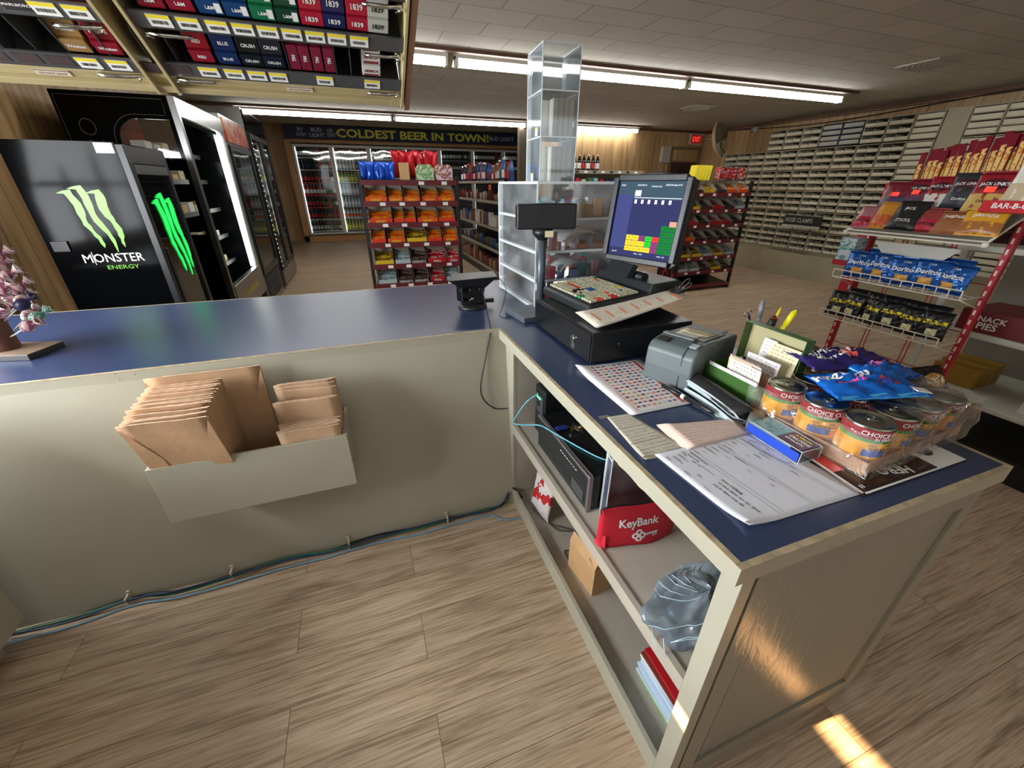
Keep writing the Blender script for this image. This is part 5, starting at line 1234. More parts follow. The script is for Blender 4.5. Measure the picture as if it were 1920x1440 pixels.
PK = {'1839r': (srgb(170, 25, 50), '1839', WHITE), '1839n': (srgb(28, 30, 84), '1839', WHITE), '1839w': (srgb(190, 190, 182), '1839', BLACK),
      'LMdg': (srgb(14, 62, 44), 'L&M', WHITE), 'LMg': (srgb(20, 110, 70), 'L&M', WHITE), 'LMb': (srgb(18, 62, 110), 'L&M', WHITE), 'LMr': (srgb(140, 18, 34), 'L&M', WHITE),
      'CCk': (srgb(14, 22, 26), 'CRUSH', WHITE), 'CCn': (srgb(18, 28, 42), 'CRUSH', WHITE), 'nv': (srgb(20, 40, 88), 'BLUE', WHITE), 'rd': (srgb(138, 20, 34), 'RED', WHITE),
      'Wg': (srgb(150, 116, 70), 'Winston', WHITE), 'Wr': (srgb(130, 16, 34), 'Winston', WHITE), 'SEN': (srgb(215, 212, 205), 'SENECA', mat('maroon_ink', srgb(120, 50, 50), .6)), 'Mr': (srgb(170, 24, 40), '', WHITE)}
NM = {'1839r': 'red cigarette pack printed 1839', '1839n': 'navy cigarette pack printed 1839', '1839w': 'pale grey cigarette pack printed 1839', 'LMdg': 'dark green cigarette pack', 'LMg': 'bright green cigarette pack', 'LMb': 'blue cigarette pack with a white block', 'LMr': 'wine red cigarette pack with white initials', 'CCk': 'black cigarette pack with silver print', 'CCn': 'blue-black cigarette pack with silver print', 'nv': 'plain navy cigarette pack', 'rd': 'crimson cigarette pack', 'Wg': 'tan cigarette pack with white name', 'Wr': 'wine red cigarette pack with white name', 'SEN': 'white cigarette pack with maroon stripe', 'Mr': 'red and white cigarette pack'}
row1 = [(-.074, '1839w', 4, 0), (-.123, '1839r', 3, 1), (-.177, '1839n', 4, 1), (-.228, '1839r', 4, 1), (-.281, 'LMdg', 4, 1), (-.334, 'LMg', 4, 1), (-.387, 'LMb', 4, 1), (-.440, 'LMb', 4, 1), (-.497, 'LMr', 4, 1), (-.553, 'LMr', 4, 1), (-.70, 'Mr', 2, 1), (-.755, 'Mr', 1, 1), (-.86, 'Mr', 1, 1)]
row2 = [(-.095, 'SEN', 3, 1), (-.345, 'CCn', 3, 1), (-.397, 'CCk', 3, 1), (-.452, 'nv', 3, 1), (-.51, 'rd', 3, 1), (-.705, 'Wr', 3, 1), (-.765, 'Wg', 3, 1)]
protos = {}; wherew = {}
def stack(u, v0, key_, n, lab, rowname):
    col, tx, tc = PK[key_]
    for i in range(n):
        if key_ not in protos:
            ex = ((.010, .022, .006, .03, 0, .0006), WHITE) if key_ in ('LMb', 'LMg', 'LMdg') else (((-.02, .02, .0, .007, 0, .0006), mat('maroon_ink', srgb(120, 50, 50), .6)) if key_ == 'SEN' else None)
            o = protos[key_] = pack(col, tx, tc, .018 if '1839' in key_ else .012, ex)
        else: o = dup(protos[key_])
        o.matrix_world = tilt_M @ TR(u+(.001*((i*7) % 3)), v0+.0375*i, -.004-.006*i) @ RX(math.radians(-14 if i else 0))
        side = 'left bay' if u < -.65 else 'right bay'; nmb = {-.123: 'two', -.228: 'four', -.387: 'seven', -.44: 'eight', -.497: 'nine', -.553: 'ten', -.70: 'one', -.755: 'two', -.86: 'four'}.get(round(u, 3))
        col_ = '' if key_ not in ('1839r', 'LMb', 'LMr', 'Mr') else (', column %s from right' % nmb)
        tag(o, '%s, %s row of %s%s' % (NM[key_], rowname, side, col_), 'cigarette pack', 'stack of %s, %s row, u%d' % (key_, rowname, 0) if False else 'stack of %ss, %s row%s' % (NM[key_], rowname, col_))
    if lab: plabel(u, v0-.037)
for u, k_, n, lab in row1: stack(u, .262, k_, n, lab, 'upper')
for u, k_, n, lab in row2: stack(u, .112, k_, n, lab, 'lower')
p0 = None
for i, u in enumerate((-.205, -.235, -.265, -.293)):
    if p0 is None: p0 = pack(srgb(122, 28, 50), 'PALL', WHITE, .012, None, True); o = p0
    else: o = dup(p0)
    o.matrix_world = tilt_M @ TR(u, .112, -.004); tag(o, 'maroon cigarette pack standing upright in the lower row of the right bay', 'cigarette pack', 'upright maroon packs in the lower row')
plabel(-.225, .075)
m = MB()
for u in (-.575, -.69+.05, -.82, -.88, -.94): m.box(u-.024, u+.024, .075, .105, .0042, .005)
m.build('blank_tag', mat('blank_tag', srgb(70, 54, 52), .5), rk_)
for j, u in enumerate((-.80, -.92)): 
    o = MB().box(u-.024, u+.024, .228, .255, .0042, .005).build('name_tag', mat('tag_black', srgb(40, 30, 32), .5), rk_); text_mb('MARLBORO', .009, .0004, .01, T=TR(u, .242, .0052)).build('print', WHITE, o)
for u in (-.15, -.19, -.31, -.57, -.63, -.73+.02, -.79, -.85, -.91): MB().box(u-.0008, u+.0008, .07, .2, -.16, -.003).build('lane_divider', RST, rk_)

# ================================================================== upright coolers along the left wall
CBK = mat('cooler_black', srgb(8, 9, 11), .1, spec=.07); CBM = mat('cooler_matt', srgb(30, 32, 36), .35); ALU = mat('brushed_steel', srgb(150, 150, 150), .28, 1)
GLS = glass('cooler_glass', (.93, .95, .95), .04, .03)
NEON = emis('neon_green', (.03, .8, .12), .9); LED = emis('cooler_led', (.95, 1, .88), 6)
fr = thing('drinks_cooler', 'black energy drink cooler with green claw logo on its side', 'cooler', (-1.3, 3.44, 0))
MB().box(-.56, -.02, 0, .02, .02, 1.77).box(-.56, -.02, .60, .62, .02, 1.77).box(-.56, -.54, .02, .60, .02, 1.77).box(-.54, -.02, .02, .60, 1.60, 1.77).box(-.54, -.02, .02, .60, .02, .30).build('cabinet', CBK, fr)
d_ = MB().box(-.02, .02, 0, .05, .28, 1.76).box(-.02, .02, .57, .62, .28, 1.76).box(-.02, .02, .05, .57, 1.66, 1.76).box(-.02, .02, .05, .57, .28, .34).build('door', CBM, fr, bev=.003)
MB().box(.0, .004, .05, .57, .34, 1.66).build('glass', GLS, d_); MB().box(.004, .03, .06, .09, .75, 1.15).build('door_handle', BLK, d_, bev=.004)
MB().box(.004, .022, .05, .57, 1.60, 1.655).build('glass_trim', ALU, d_)
def claw(T, s, mt, par, name='claw_logo', d=.002):
    """three ragged drips, unequal, hooked to the left at the top"""
    for k, (x0, y0, lx, ly) in enumerate([(-.055, .0, .075, -.40), (.02, .03, .09, -.47), (.125, .0, .05, -.40)]):
        m = MB(T=T); L_ = 14; lf = []; rt_ = []; r = random.Random(k+3)
        for i in range(L_+1):
            t = i/L_; cx = x0+lx*t+.012*math.sin(t*9+k); w_ = .026*(1-t)**.8+.002+(.012*r.random() if 0 < i < L_ else 0); y = y0+ly*t
            lf.append((cx-w_, y)); rt_.append((cx+w_*.9, y-.008))
        top = [(x0-.075, y0+.005), (x0-.03, y0+.022), (x0+.02, y0+.03)]
        m.prism([(a*s, b*s) for a, b in [lf[0]]+top+rt_+lf[:0:-1]], d, 'z', 0); m.build(name, mt, par)
LG = mat('lime_logo_glow', srgb(120, 195, 50), .35, emit=.12)  # printed logo colour with a faint glow added; it is no lamp
sideT = TR(-.275, -.0005, 1.47) @ RX(PI/2)
claw(sideT @ TR(-.02, .02, 0), .78, LG, fr)
text_mb('MONSTER', .075, .0015, .008, T=TR(-.25, -.0006, 1.11) @ RX(PI/2), width=.95).build('brand_lettering', WHITE, fr)
text_mb('ENERGY', .036, .0015, 0, T=TR(-.22, -.0006, 1.05) @ RX(PI/2), width=1.3).build('brand_lettering', LG, fr)
MB(T=TR(-.25, -.0008, 1.11) @ RX(PI/2)).box(-.108, -.104, -.04, .04, 0, .0015).build('letter_stroke', WHITE, fr)
MB().box(-.12, -.03, -.002, 0, 1.71, 1.765).build('notice', WHITE, fr)
MB().box(-.53, -.45, -.012, 0, 1.16, 1.22).build('side_badge', BLK, fr)
claw(TR(.006, .30, 1.42) @ RZ(PI/2) @ RX(PI/2), 1.15, NEON, fr, 'glowing_logo', .004)
for z in (.55, .80, 1.05, 1.30, 1.52): MB().box(-.50, -.03, .03, .59, z, z+.006).build('shelf', STEEL, fr)
# products helpers
def can_slim(): return MB().lathe([(0, 0), (.024, 0), (.028, .006), (.028, .145), (.024, .155), (0, .155)], 10).build('can', mat('can_silver', srgb(190, 190, 190), .25, .8))
cs = can_slim(); CC = [mat('can_black', srgb(24, 26, 26), .3, .3), mat('can_silver', srgb(190, 190, 190), .25, .8), mat('can_red', srgb(170, 30, 36), .3, .3), mat('can_green2', srgb(60, 150, 60), .3, .3)]
rf = random.Random(31); first_can = True
def fill_cans(x0, ys, zs, label, grp, mats, dx=(-.05,), sc=1):
    global first_can
    for z in zs:
        for y in ys:
            for d in dx:
                o = cs if first_can else dup(cs); first_can = False
                o.location = (x0+d, y, z); o.scale = (sc, sc, sc)
                o.material_slots[0].link = 'OBJECT'; o.material_slots[0].material = rf.choice(mats); tag(o, label, 'drink can', grp)
fill_cans(-1.3, [3.51+.072*i for i in range(8)], (.558, .808, 1.058, 1.308), 'slim drink can in the front row inside the energy drink cooler', 'cans in the energy drink cooler', [CC[0], CC[1], CC[3]], (-.07,))
# deli cooler with arched side window
dc = thing('deli_cooler', 'tall black open-front grab-and-go cooler with an arched glass side window', 'cooler', (-1.3, 4.68, 0))
arch = [(-.44, 1.12), (-.44, 1.86)]+[(-.44+.16*(1-math.cos(a*PI/16)), 1.86+.16*math.sin(a*PI/16)) for a in range(1, 9)]+[(-.06, 2.02), (-.06, 1.12)]
m = MB(); x0, x1, z0, z1 = -.78, -.03, .02, 2.19
m.box(x0, -.44, 0, .02, z0, z1).box(-.44, x1, 0, .02, z0, 1.12).box(-.44, x1, 0, .02, 2.02, z1).box(-.06, x1, 0, .02, 1.12, 2.02)
cr_ = [(-.44, 1.86), (-.44, 2.02), (-.28, 2.02)]+[(-.44+.16*(1-math.cos(a*PI/16)), 1.86+.16*math.sin(a*PI/16)) for a in range(8, 0, -1)]
m.prism(cr_, .02, 'y', 0); m.box(x0, x0+.02, .02, 1.4, z0, z1).box(x0, x1, .02, 1.4, 2.02, z1).box(x0, x1, 1.38, 1.4, z0, z1).box(x0, x1, .02, 1.38, z0, .55)
m.build('cabinet', CBK, dc)
MB().prism(arch, .004, 'y', .008).build('side_glass', GLS, dc)
m = MB(); m.tube([(a, -.001, b) for a, b in [(-.47, 1.10), (-.47, 1.86)]+[(-.47+.19*(1-math.cos(a*PI/16)), 1.86+.19*math.sin(a*PI/16)) for a in range(1, 9)]+[(-.08, 2.05)]], .002, 4)
m.tube([(-.76, -.001, 2.16), (-.07, -.001, 2.16), (-.07, -.001, 2.06)], .002, 4); m.tube([(-.76, -.001, 2.16), (-.76, -.001, .8)], .002, 4); m.tube([(-.62+.05*math.cos(a*PI/10), -.001, 1.95+.055*math.sin(a*PI/10)) for a in range(21)], .0025, 4); m.build('pinstripe', mat('pinstripe', srgb(120, 118, 105), .4), dc)
text_mb('Fresh', .05, .0015, .0, T=TR(-.60, -.0006, 1.84) @ RX(PI/2), shear=.3).build('lettering', mat('pinstripe', srgb(120, 118, 105), .4), dc)
MB().box(-.03, .02, 0, .05, .3, 2.19).box(-.03, .02, 1.34, 1.4, .3, 2.19).box(-.03, .02, .05, 1.34, 2.05, 2.19).box(-.03, .03, .05, 1.34, .3, .62).build('front_frame', ALU, dc, bev=.003)
text_mb('Fresh Food Fast', .10, .002, 0, T=TR(.0315, .7, .47) @ RZ(PI/2) @ RX(PI/2), shear=.3).build('lettering', mat('gold_letter', srgb(200, 180, 60), .4), dc)
MB().box(-.76, -.74, .02, 1.38, .6, 2.02).build('red_back', mat('cooler_red', srgb(150, 22, 34), .4), dc)
MB().box(-.06, -.03, 1.27, 1.33, .62, 2.05).build('light_strip', LED, dc)
for z in (.72, 1.0, 1.28, 1.56, 1.8):
    sh = MB().box(-.74, -.20-.05*(z > 1.5), .03, 1.25, z, z+.01).build('shelf', STEEL, dc); MB().box(-.20-.05*(z > 1.5), -.195-.05*(z > 1.5), .03, 1.25, z-.02, z+.02).build('price_rail', CBM, sh)
fb = MB().box(-.05, .05, -.07, .07, 0, .06).build('food_pack', WHITE, bev=.004); FPm = [WHITE, CREAM, mat('sandwich', srgb(205, 170, 110), .5), RED, mat('pale_item', srgb(225, 222, 225), .4)]; ff = True
for z in (.73, 1.01, 1.29, 1.57, 1.81):
    for i in range(6):
        if rf.random() < .25: continue
        o = fb if ff else dup(fb); ff = False; o.location = (-1.3-.30-.05*(z > 1.5), 4.80+.19*i, z+.0005); o.scale.z = rf.uniform(.7, 1.5)
        o.material_slots[0].link = 'OBJECT'; o.material_slots[0].material = rf.choice(FPm); tag(o, 'wrapped food pack on a shelf of the open grab-and-go cooler', 'food pack', 'food packs in the grab-and-go cooler')
# cooler with grids of cans
gc_ = thing('can_cooler', 'tall steel-framed cooler filled with silver cans, orange header picture', 'cooler', (-1.3, 6.12, 0))
MB().box(-.75, 0, 0, .03, 0, 2.25).box(-.75, 0, 1.17, 1.2, 0, 2.25).box(-.75, -.72, .03, 1.17, 0, 2.25).box(-.72, 0, .03, 1.17, 1.95, 2.25).box(-.72, 0, .03, 1.17, 0, .45).build('cabinet', ALU, gc_)
MB().box(.0, .02, .05, 1.15, 1.98, 2.22).build('header_picture', patt('orange_header', [(srgb(205, 70, 40), 3), (srgb(230, 160, 110), 1.5), (srgb(180, 40, 30), 2)], 6, .3, 'noise'), gc_)
MB().box(.0, .03, .03, .09, .45, 1.95).box(.0, .03, 1.11, 1.17, .45, 1.95).box(0, .03, .09, 1.11, 1.89, 1.95).box(0, .03, .09, 1.11, .45, .52).build('door_frame', CBM, gc_); MB().box(.01, .014, .09, 1.11, .52, 1.89).build('door_glass', GLS, gc_)
MB().box(-.06, -.03, .05, .09, .5, 1.9).build('light_strip', LED, gc_)
m = MB()
for k in range(10): m.box(.0, .012, 0.1, 1.1, .09+.035*k, .105+.035*k)
m.build('grille', BLK, gc_)
for z in (.52, .72, .92, 1.12, 1.32, 1.52, 1.72): MB().box(-.6, -.03, .03, 1.17, z, z+.006).build('shelf', STEEL, gc_)
fill_cans(-1.3, [6.24+.075*i for i in range(13)], (.527, .727, .927, 1.127, 1.327, 1.527, 1.727), 'silver can on a shelf of the tall steel-framed cooler', 'cans in the steel-framed cooler', [CC[1], CC[1], CC[1], CC[2]], (-.07,), 1)
# black double-door cooler
bk = thing('glass_door_cooler', 'tall black double-glass-door cooler farthest along the left wall', 'cooler', (-1.3, 7.42, 0))
MB().box(-.78, 0, 0, .03, 0, 2.48).build('side_panel', ALU, bk); MB().box(-.78, 0, 1.47, 1.5, .05, 2.48).box(-.78, -.75, .03, 1.47, .05, 2.48).box(-.75, 0, .03, 1.47, 2.18, 2.48).box(-.75, 0, .03, 1.47, .05, .32).build('cabinet', CBM, bk)
MB().box(0, .02, .03, 1.47, 2.2, 2.46).build('header_panel', CBK, bk)
for y in (.03, .76):
    d_ = MB().box(0, .04, y, y+.05, .30, 2.18).box(0, .04, y+.66, y+.71, .30, 2.18).box(0, .04, y+.05, y+.66, 2.12, 2.18).box(0, .04, y+.05, y+.66, .30, .36).build('door', BLK, bk)
    MB().box(.015, .02, y+.05, y+.66, .36, 2.12).build('glass', GLS, d_)
MB().box(-.05, -.03, .72, .78, .35, 2.15).build('light_strip', LED, bk)
m = MB()
for k in range(26): m.cb((.042, .05, .36+.068*k), (.003, .012, .012))
tag(m.build('light_dot', emis('led_dot', (1, 1, 1), 2), bk), kind='stuff')
MB().box(.0, .03, .03, 1.47, .06, .28).build('kick_panel', ALU, bk)
for z in (.45, .78, 1.11, 1.44, 1.77): MB().box(-.6, -.06, .03, 1.47, z, z+.006).build('shelf', STEEL, bk)
def bottle():
    return MB().lathe([(0, 0), (.032, 0), (.034, .006), (.034, .14), (.028, .17), (.014, .205), (.013, .235), (0, .235)], 8).m(1).lathe([(.0345, .04), (.0345, .12)], 8).lathe([(.0150, .222), (.0150, .24), (0, .24)], 8)
bt0 = bottle().build('bottle', [CC[0], CC[1]]); btu = [True]
BM = [mat('cola', srgb(40, 14, 10), .15), mat('lime_drink', srgb(150, 190, 40), .2), mat('orange_drink', srgb(230, 120, 30), .2), mat('clear_drink', srgb(190, 205, 210), .15), mat('red_drink', srgb(170, 25, 35), .2), mat('dark_glass', srgb(24, 26, 20), .12), mat('blue_drink', srgb(40, 90, 170), .2), mat('amber', srgb(120, 60, 20), .15)]
LMt = [RED, WHITE, YEL, mat('label_navy', srgb(30, 40, 90), .5), mat('label_green', srgb(60, 130, 60), .5), ORANGE, mat('label_silver', srgb(190, 190, 195), .4)]
def put_bottle(loc, bi, li, label, grp, s=1.0, cat='bottle'):
    o = bt0 if btu[0] else dup(bt0); btu[0] = False
    o.location = loc; o.scale = (s, s, s)
    for i, q in enumerate((BM[bi], LMt[li])): o.material_slots[i].link = 'OBJECT'; o.material_slots[i].material = q
    return tag(o, label, cat, grp)
for si, z in enumerate((.456, .786, 1.116, 1.446, 1.776)):
    for i in range(14):
        y = 7.42+.10+.1*i
        put_bottle((-1.3-.10, y, z), rf.choice((0, 4, 5, 3, 2)), rf.choice((0, 1, 3, 6)), 'bottle in the front row of a shelf inside the black double-door cooler', 'bottles in the black double-door cooler', .95)
# hanging merchandise beyond it
for nm, y, z, c, lab in (('dried_flowers', 9.9, 2.0, srgb(170, 160, 140), 'dusty dried bunch hanging on the pine wall beyond the coolers'), ('air_fresheners', 9.9, 1.35, srgb(110, 140, 60), 'hanging strip of green and orange packets beyond the coolers')):
    m = MB(T=TR(-1.62, y, z)); rr_ = random.Random(len(nm))
    pm = [mat(nm+'_a', c, .6), mat(nm+'_b', srgb(215, 130, 60) if nm[0] == 'a' else srgb(190, 182, 165), .6), mat(nm+'_c', srgb(70, 130, 150) if nm[0] == 'a' else srgb(120, 105, 85), .6)]
    t = thing('hanging_display', lab, 'display', (-1.62, y, z)); t0 = t
    for k in range(7):
        q = MB(); q.prism([(-.06, -.04), (.06, -.05), (.05, .045), (-.05, .05)], .03, 'x', 0); q.build('packet', pm[(k//3) % 3], t, bev=.004).matrix_local = TR(.02*math.sin(k), .01*k, .28-.095*k) @ RX(.3*math.sin(k*2))
    MB().box(-.01, 0, -.01, .01, -z, .35).box(-.12, .12, -.12, .12, -z, -z+.02).build('hanger', STEEL, t)

# ================================================================== the walk-in beer cooler across the back
yb = YB
cr = thing('walk_in_cooler', 'white-framed wall of glass cooler doors under the blue beer banner', 'cooler', (0, yb, 0))
xs = [-1.39, -.43, .56, 1.56, 2.58, 3.6, 4.6, 5.45]; WF = mat('cooler_frame', srgb(190, 190, 184), .4); GW = glass('wavy_cooler_glass', (.9, .93, .94), .02, .04, bump=.9)
z0, z1 = .20, 2.50
MB().box(-1.55, 5.55, -.5, -.48, 0, .16).box(-1.55, -1.43, -.5, -.02, 0, 2.6).box(-1.43, 5.55, -.5, -.02, 2.54, 2.62).build('surround', mat('pine_trim', srgb(176, 132, 84), .5, var=.1, vscale=5), cr)
MB().box(-1.43, 5.55, -.06, -.02, .16, 2.54).build('interior_back', mat('cooler_inside', srgb(70, 72, 72), .5), cr)
for i in range(len(xs)-1):
    a, b_ = xs[i], xs[i+1]
    d_ = MB().box(a, a+.05, -.52, -.47, z0, z1).box(b_-.05, b_, -.52, -.47, z0, z1).box(a+.05, b_-.05, -.52, -.47, z1-.06, z1).box(a+.05, b_-.05, -.52, -.47, z0, z0+.05).build('door', WF, cr)
    MB().box(a+.05, b_-.05, -.50, -.495, z0+.05, z1-.06).build('glass', GW, d_)
    MB().box(a+.055, a+.075, -.46, -.44, z0+.05, z1-.06).build('light_strip', emis('cooler_led_back', (1, .97, .9), 1.6), cr)
zsb = [.30, .62, .94, 1.26, 1.58, 1.90, 2.2]
m = MB()
for z in zsb: m.box(-1.40, 5.5, -.44, -.1, z-.015, z)
sh = m.build('shelf', STEEL, cr)
for si, z in enumerate(zsb):
    tagm = RED if si in (2, 3, 4) else WF
    MB().box(-1.33, -.47, -.445, -.44, z-.03, z).build('shelf_rail', tagm, cr)
for i in range(len(xs)-1):
    a, b_ = xs[i], xs[i+1]
    for si, z in enumerate(zsb):
        if i >= 2 and z < 1.8: continue
        n = 10 if b_-a > .8 else 4
        for k in range(n):
            x = a+.10+(b_-a-.2)*k/(n-1); rowc = {0: [(0, 6), (5, 0), (0, 0), (4, 1), (0, 0), (5, 3), (5, 1)], 1: [(1, 2), (3, 5), (3, 1), (3, 1), (1, 2), (3, 1), (7, 1)]}.get(i, [(5, 1)]*7)[si]
            bi, li = rowc
            if k > n*.55: bi, li = rf.choice(((bi, li), (4, 0), (5, 4), (bi, 1)))
            put_bottle((x, yb-.40, z+.0005), bi, li, ('bottle behind the %s cooler door from the left, %s shelf' % (['first', 'second', 'third', 'fourth', 'fifth', 'sixth', 'seventh'][i], ['lowest', 'second', 'third', 'fourth', 'fifth', 'sixth', 'top'][si])), 'bottles behind cooler door %s, %s shelf' % (['one', 'two', 'three', 'four', 'five', 'six', 'seven'][i], ['lowest', 'second', 'third', 'fourth', 'fifth', 'sixth', 'top'][si]), 1.12)
bn = thing('banner', 'long navy banner with yellow words coldest beer in town above the coolers', 'banner', (0, yb-.53, 0))
MB().box(-1.5, 5.5, -.02, 0, 2.63, 2.93).build('cloth', patt('banner_blue', [(srgb(14, 24, 44), 2), (srgb(18, 36, 74), 2)], 1.2, .6, 'noise', sharp=False), bn)
f_ = lambda tx, x, z, s, w_, mt, b=.03: text_mb(tx, s, .004, b, T=TR(x, -.022, z) @ RX(PI/2), width=w_).build('lettering', mt, bn)
BY = mat('banner_yellow', srgb(225, 222, 70), .5); BW_ = mat('banner_white', srgb(170, 176, 186), .5)
kx = (yb-.55)/14.15
f_('COLDEST BEER IN TOWN!', 2.03*kx, 2.785, .27, 1.36, BY)
f_('BUD', -.70, 2.84, .125, 1.1, BW_); f_('LIGHT', -.70, 2.72, .125, 1.1, BW_); f_('BU', -1.10, 2.84, .11, 1, BW_); f_('LIGH', -1.09, 2.73, .11, 1, BW_); f_('UD', -.36, 2.83, .11, 1, BW_); f_('GHT', -.34, 2.73, .11, 1, BW_)
f_('BUD LIGHT', 4.72*kx, 2.79, .15, 1.05, BW_)

# ================================================================== candy racks
MAR = mat('rack_maroon', srgb(98, 22, 34), .4); FRK = mat('rack_black', srgb(22, 22, 24), .4)
def candy_rack(name, lab, T, W_, levels, H_, dep=.42):
    t = thing(name, lab, 'rack', mat4=T)
    for sx in (-1, 1): MB().box(sx*W_/2-.018, sx*W_/2+.018, -.01, .03, 0, H_).box(sx*W_/2-.018, sx*W_/2+.018, .03, dep, 0, .05).build('upright', FRK, t)
    MB().box(-W_/2+.02, W_/2-.02, dep-.02, dep, .05, H_-.02).build('back_panel', mat('rack_back', srgb(52, 46, 44), .6), t)
    m = None
    for z in levels:
        s_ = MB(); s_.prism([(0, z), (dep-.02, z+.05), (dep-.02, z+.056), (0, z+.006)], W_-.04, 'x', -W_/2+.02).build('shelf', FRK, t)
        MB().box(-W_/2+.005, W_/2-.005, -.022, -.012, z-.03, z+.025).build('shelf_lip', MAR, t)
    return t
def candy_box(w_, col, inside, bars, nbar=5, side=None, h=.12, d=.24):
    """open display carton, low front, high back, bars lying inside"""
    cm = mat('carton_'+'%02x%02x%02x' % tuple(int(c*255) for c in col), col, .4); t = thing('candy_carton', '', 'carton')
    m = MB(); f = .055
    m.box(-w_/2, w_/2, 0, .002, 0, f); m.build('front', cm, t)
    m = MB(); m.prism([(0, 0), (d, 0), (d, h), (d*.45, h), (0, f)], .002, 'x', -w_/2).prism([(0, 0), (d, 0), (d, h), (d*.45, h), (0, f)], .002, 'x', w_/2-.002).box(-w_/2, w_/2, d-.002, d, 0, h+.03).box(-w_/2, w_/2, 0, d, 0, .002); m.build('tray', mat('carton_board', srgb(150, 138, 122), .7), t)
    m = MB()
    for k in range(nbar):
        y = .015+.2*k/nbar; z = .02+.012*k
        m.at(TR(0, y, z) @ RX(.25)); m.prism([(-w_/2+.006, 0), (w_/2-.006, 0), (w_/2-.008, .026), (-w_/2+.008, .026)], .02, 'y', 0)
    m.build('candy_bars', bars, t); t.children[-1]['kind'] = 'stuff'
    return t
bm = {
 'orange': patt('bars_orange', [(srgb(225, 80, 20), 4), (srgb(240, 140, 30), 2), (srgb(245, 210, 50), 1.2), (srgb(120, 50, 30), .8)], 26, .3, 'noise', (.6, 1, 2.5)),
 'red': patt('bars_red', [(srgb(180, 26, 30), 4), (srgb(235, 225, 220), 1), (srgb(100, 20, 24), 1.5)], 26, .3, 'noise', (.6, 1, 2.5)),
 'brown': patt('bars_brown', [(srgb(60, 36, 30), 4), (srgb(170, 160, 155), .9), (srgb(100, 60, 44), 1.5)], 26, .3, 'noise', (.6, 1, 2.5)),
 'yellow': patt('bars_yellow', [(srgb(225, 185, 40), 3), (srgb(90, 60, 30), 1.6), (srgb(200, 150, 30), 2)], 26, .3, 'noise', (.6, 1, 2.5)),
 'silver': patt('bars_silver', [(srgb(190, 196, 200), 3), (srgb(100, 150, 150), 1.4), (srgb(60, 50, 50), 1.2)], 26, .3, 'noise', (.6, 1, 2.5))}
cc = {'orange': srgb(232, 88, 24), 'red': srgb(190, 24, 34), 'brown': srgb(66, 44, 40), 'yellow': srgb(226, 190, 44), 'silver': srgb(186, 196, 198), 'redor': srgb(222, 62, 32)}
bar_of = {'orange': 'orange', 'redor': 'orange', 'red': 'red', 'brown': 'brown', 'yellow': 'yellow', 'silver': 'silver'}
cpr = {}
def carton(kind, w_, T, label, text=None, grp=None):
    k_ = (kind, w_)
    if k_ not in cpr: cpr[k_] = candy_box(w_, cc[kind], None, bm[bar_of[kind]]); o = cpr[k_]; o.matrix_world = T
    else: o = dup(cpr[k_], mat4=T)
    tag(o, label, 'carton', grp)
    if text: text_mb(text, .036, .002, .01, T=TR(0, -.0005, .026) @ RX(PI/2), width=.9).build('lettering', YEL if kind in ('orange', 'redor') else WHITE, o) if len(o.children) < 4 else None
    return o
lv = [.10, .31, .52, .735, .965, 1.185, 1.38, 1.555]
H1 = [.10, .30, .505, .725, .955, 1.175, 1.37]
T1 = TR(.57, 4.8, 0) @ RZ(math.radians(-4))
r1 = candy_rack('candy_rack', 'black candy rack with maroon shelf lips and orange peanut butter candy cartons', T1, 1.0, [.09, .30, .50, .715, .945, 1.15, 1.36], 1.62)
MB().box(-.5, .5, -.02, .40, 1.565, 1.575).build('top_shelf', FRK, r1); MB().box(-.495, .495, -.032, -.02, 1.535, 1.585).build('shelf_lip', MAR, r1)
ordn = ['leftmost', 'second', 'third', 'fourth', 'rightmost']
rows1 = [(1.36, 'top', [('orange', .22, -.36), ('orange', .15, -.16), ('orange', .17, .01), ('redor', .17, .2), ('orange', .18, .38)], ["REESE'S", "REESE'S", "REESE'S", "REESE'S", "REESE'S"]),
 (1.15, 'second', [('redor', .24, -.34), ('redor', .11, -.15), ('redor', .12, -.03), ('orange', .22, .16), ('redor', .18, .37)], ["REESE'S", None, None, "REESE'S", None]),
 (.945, 'third', [('redor', .15, -.39), ('orange', .19, -.20), ('yellow', .22, .02), ('redor', .16, .22), ('redor', .17, .4)], [None, 'BREAK', None, None, None]),
 (.715, 'fourth', [('yellow', .2, -.36), ('silver', .17, -.16), ('brown', .17, .02), ('red', .22, .23), ('red', .14, .42)], [None, None, "HERSHEY'S", 'KitKat', 'KitKat']),
 (.50, 'fifth', [('silver', .2, -.35), ('brown', .17, -.15), ('brown', .17, .03), ('red', .17, .22), ('silver', .16, .4)], [None, None, "HERSHEY'S", 'KitKat', None])]
cname = {'orange': 'orange', 'redor': 'red-orange', 'red': 'red', 'brown': 'brown', 'yellow': 'yellow', 'silver': 'silvery'}
for z, rn, lst, tx in rows1:
    for i, (k_, w_, x) in enumerate(lst): carton(k_, w_, T1 @ TR(x, .01, z+.009) @ RX(math.radians(7)), '%s candy carton, %s on the %s shelf of the rack by the counter' % (cname[k_], ordn[i], rn), tx[i])
    for x in (-.3, -.1, .12, .36): MB().box(x-.028, x+.028, -.0235, -.022, z-.02, z+.012).build('price_tag', WHITE, r1)
for x in (.12, .36): MB().box(x-.028, x+.028, -.0335, -.032, 1.54, 1.572).build('price_tag', WHITE, r1)
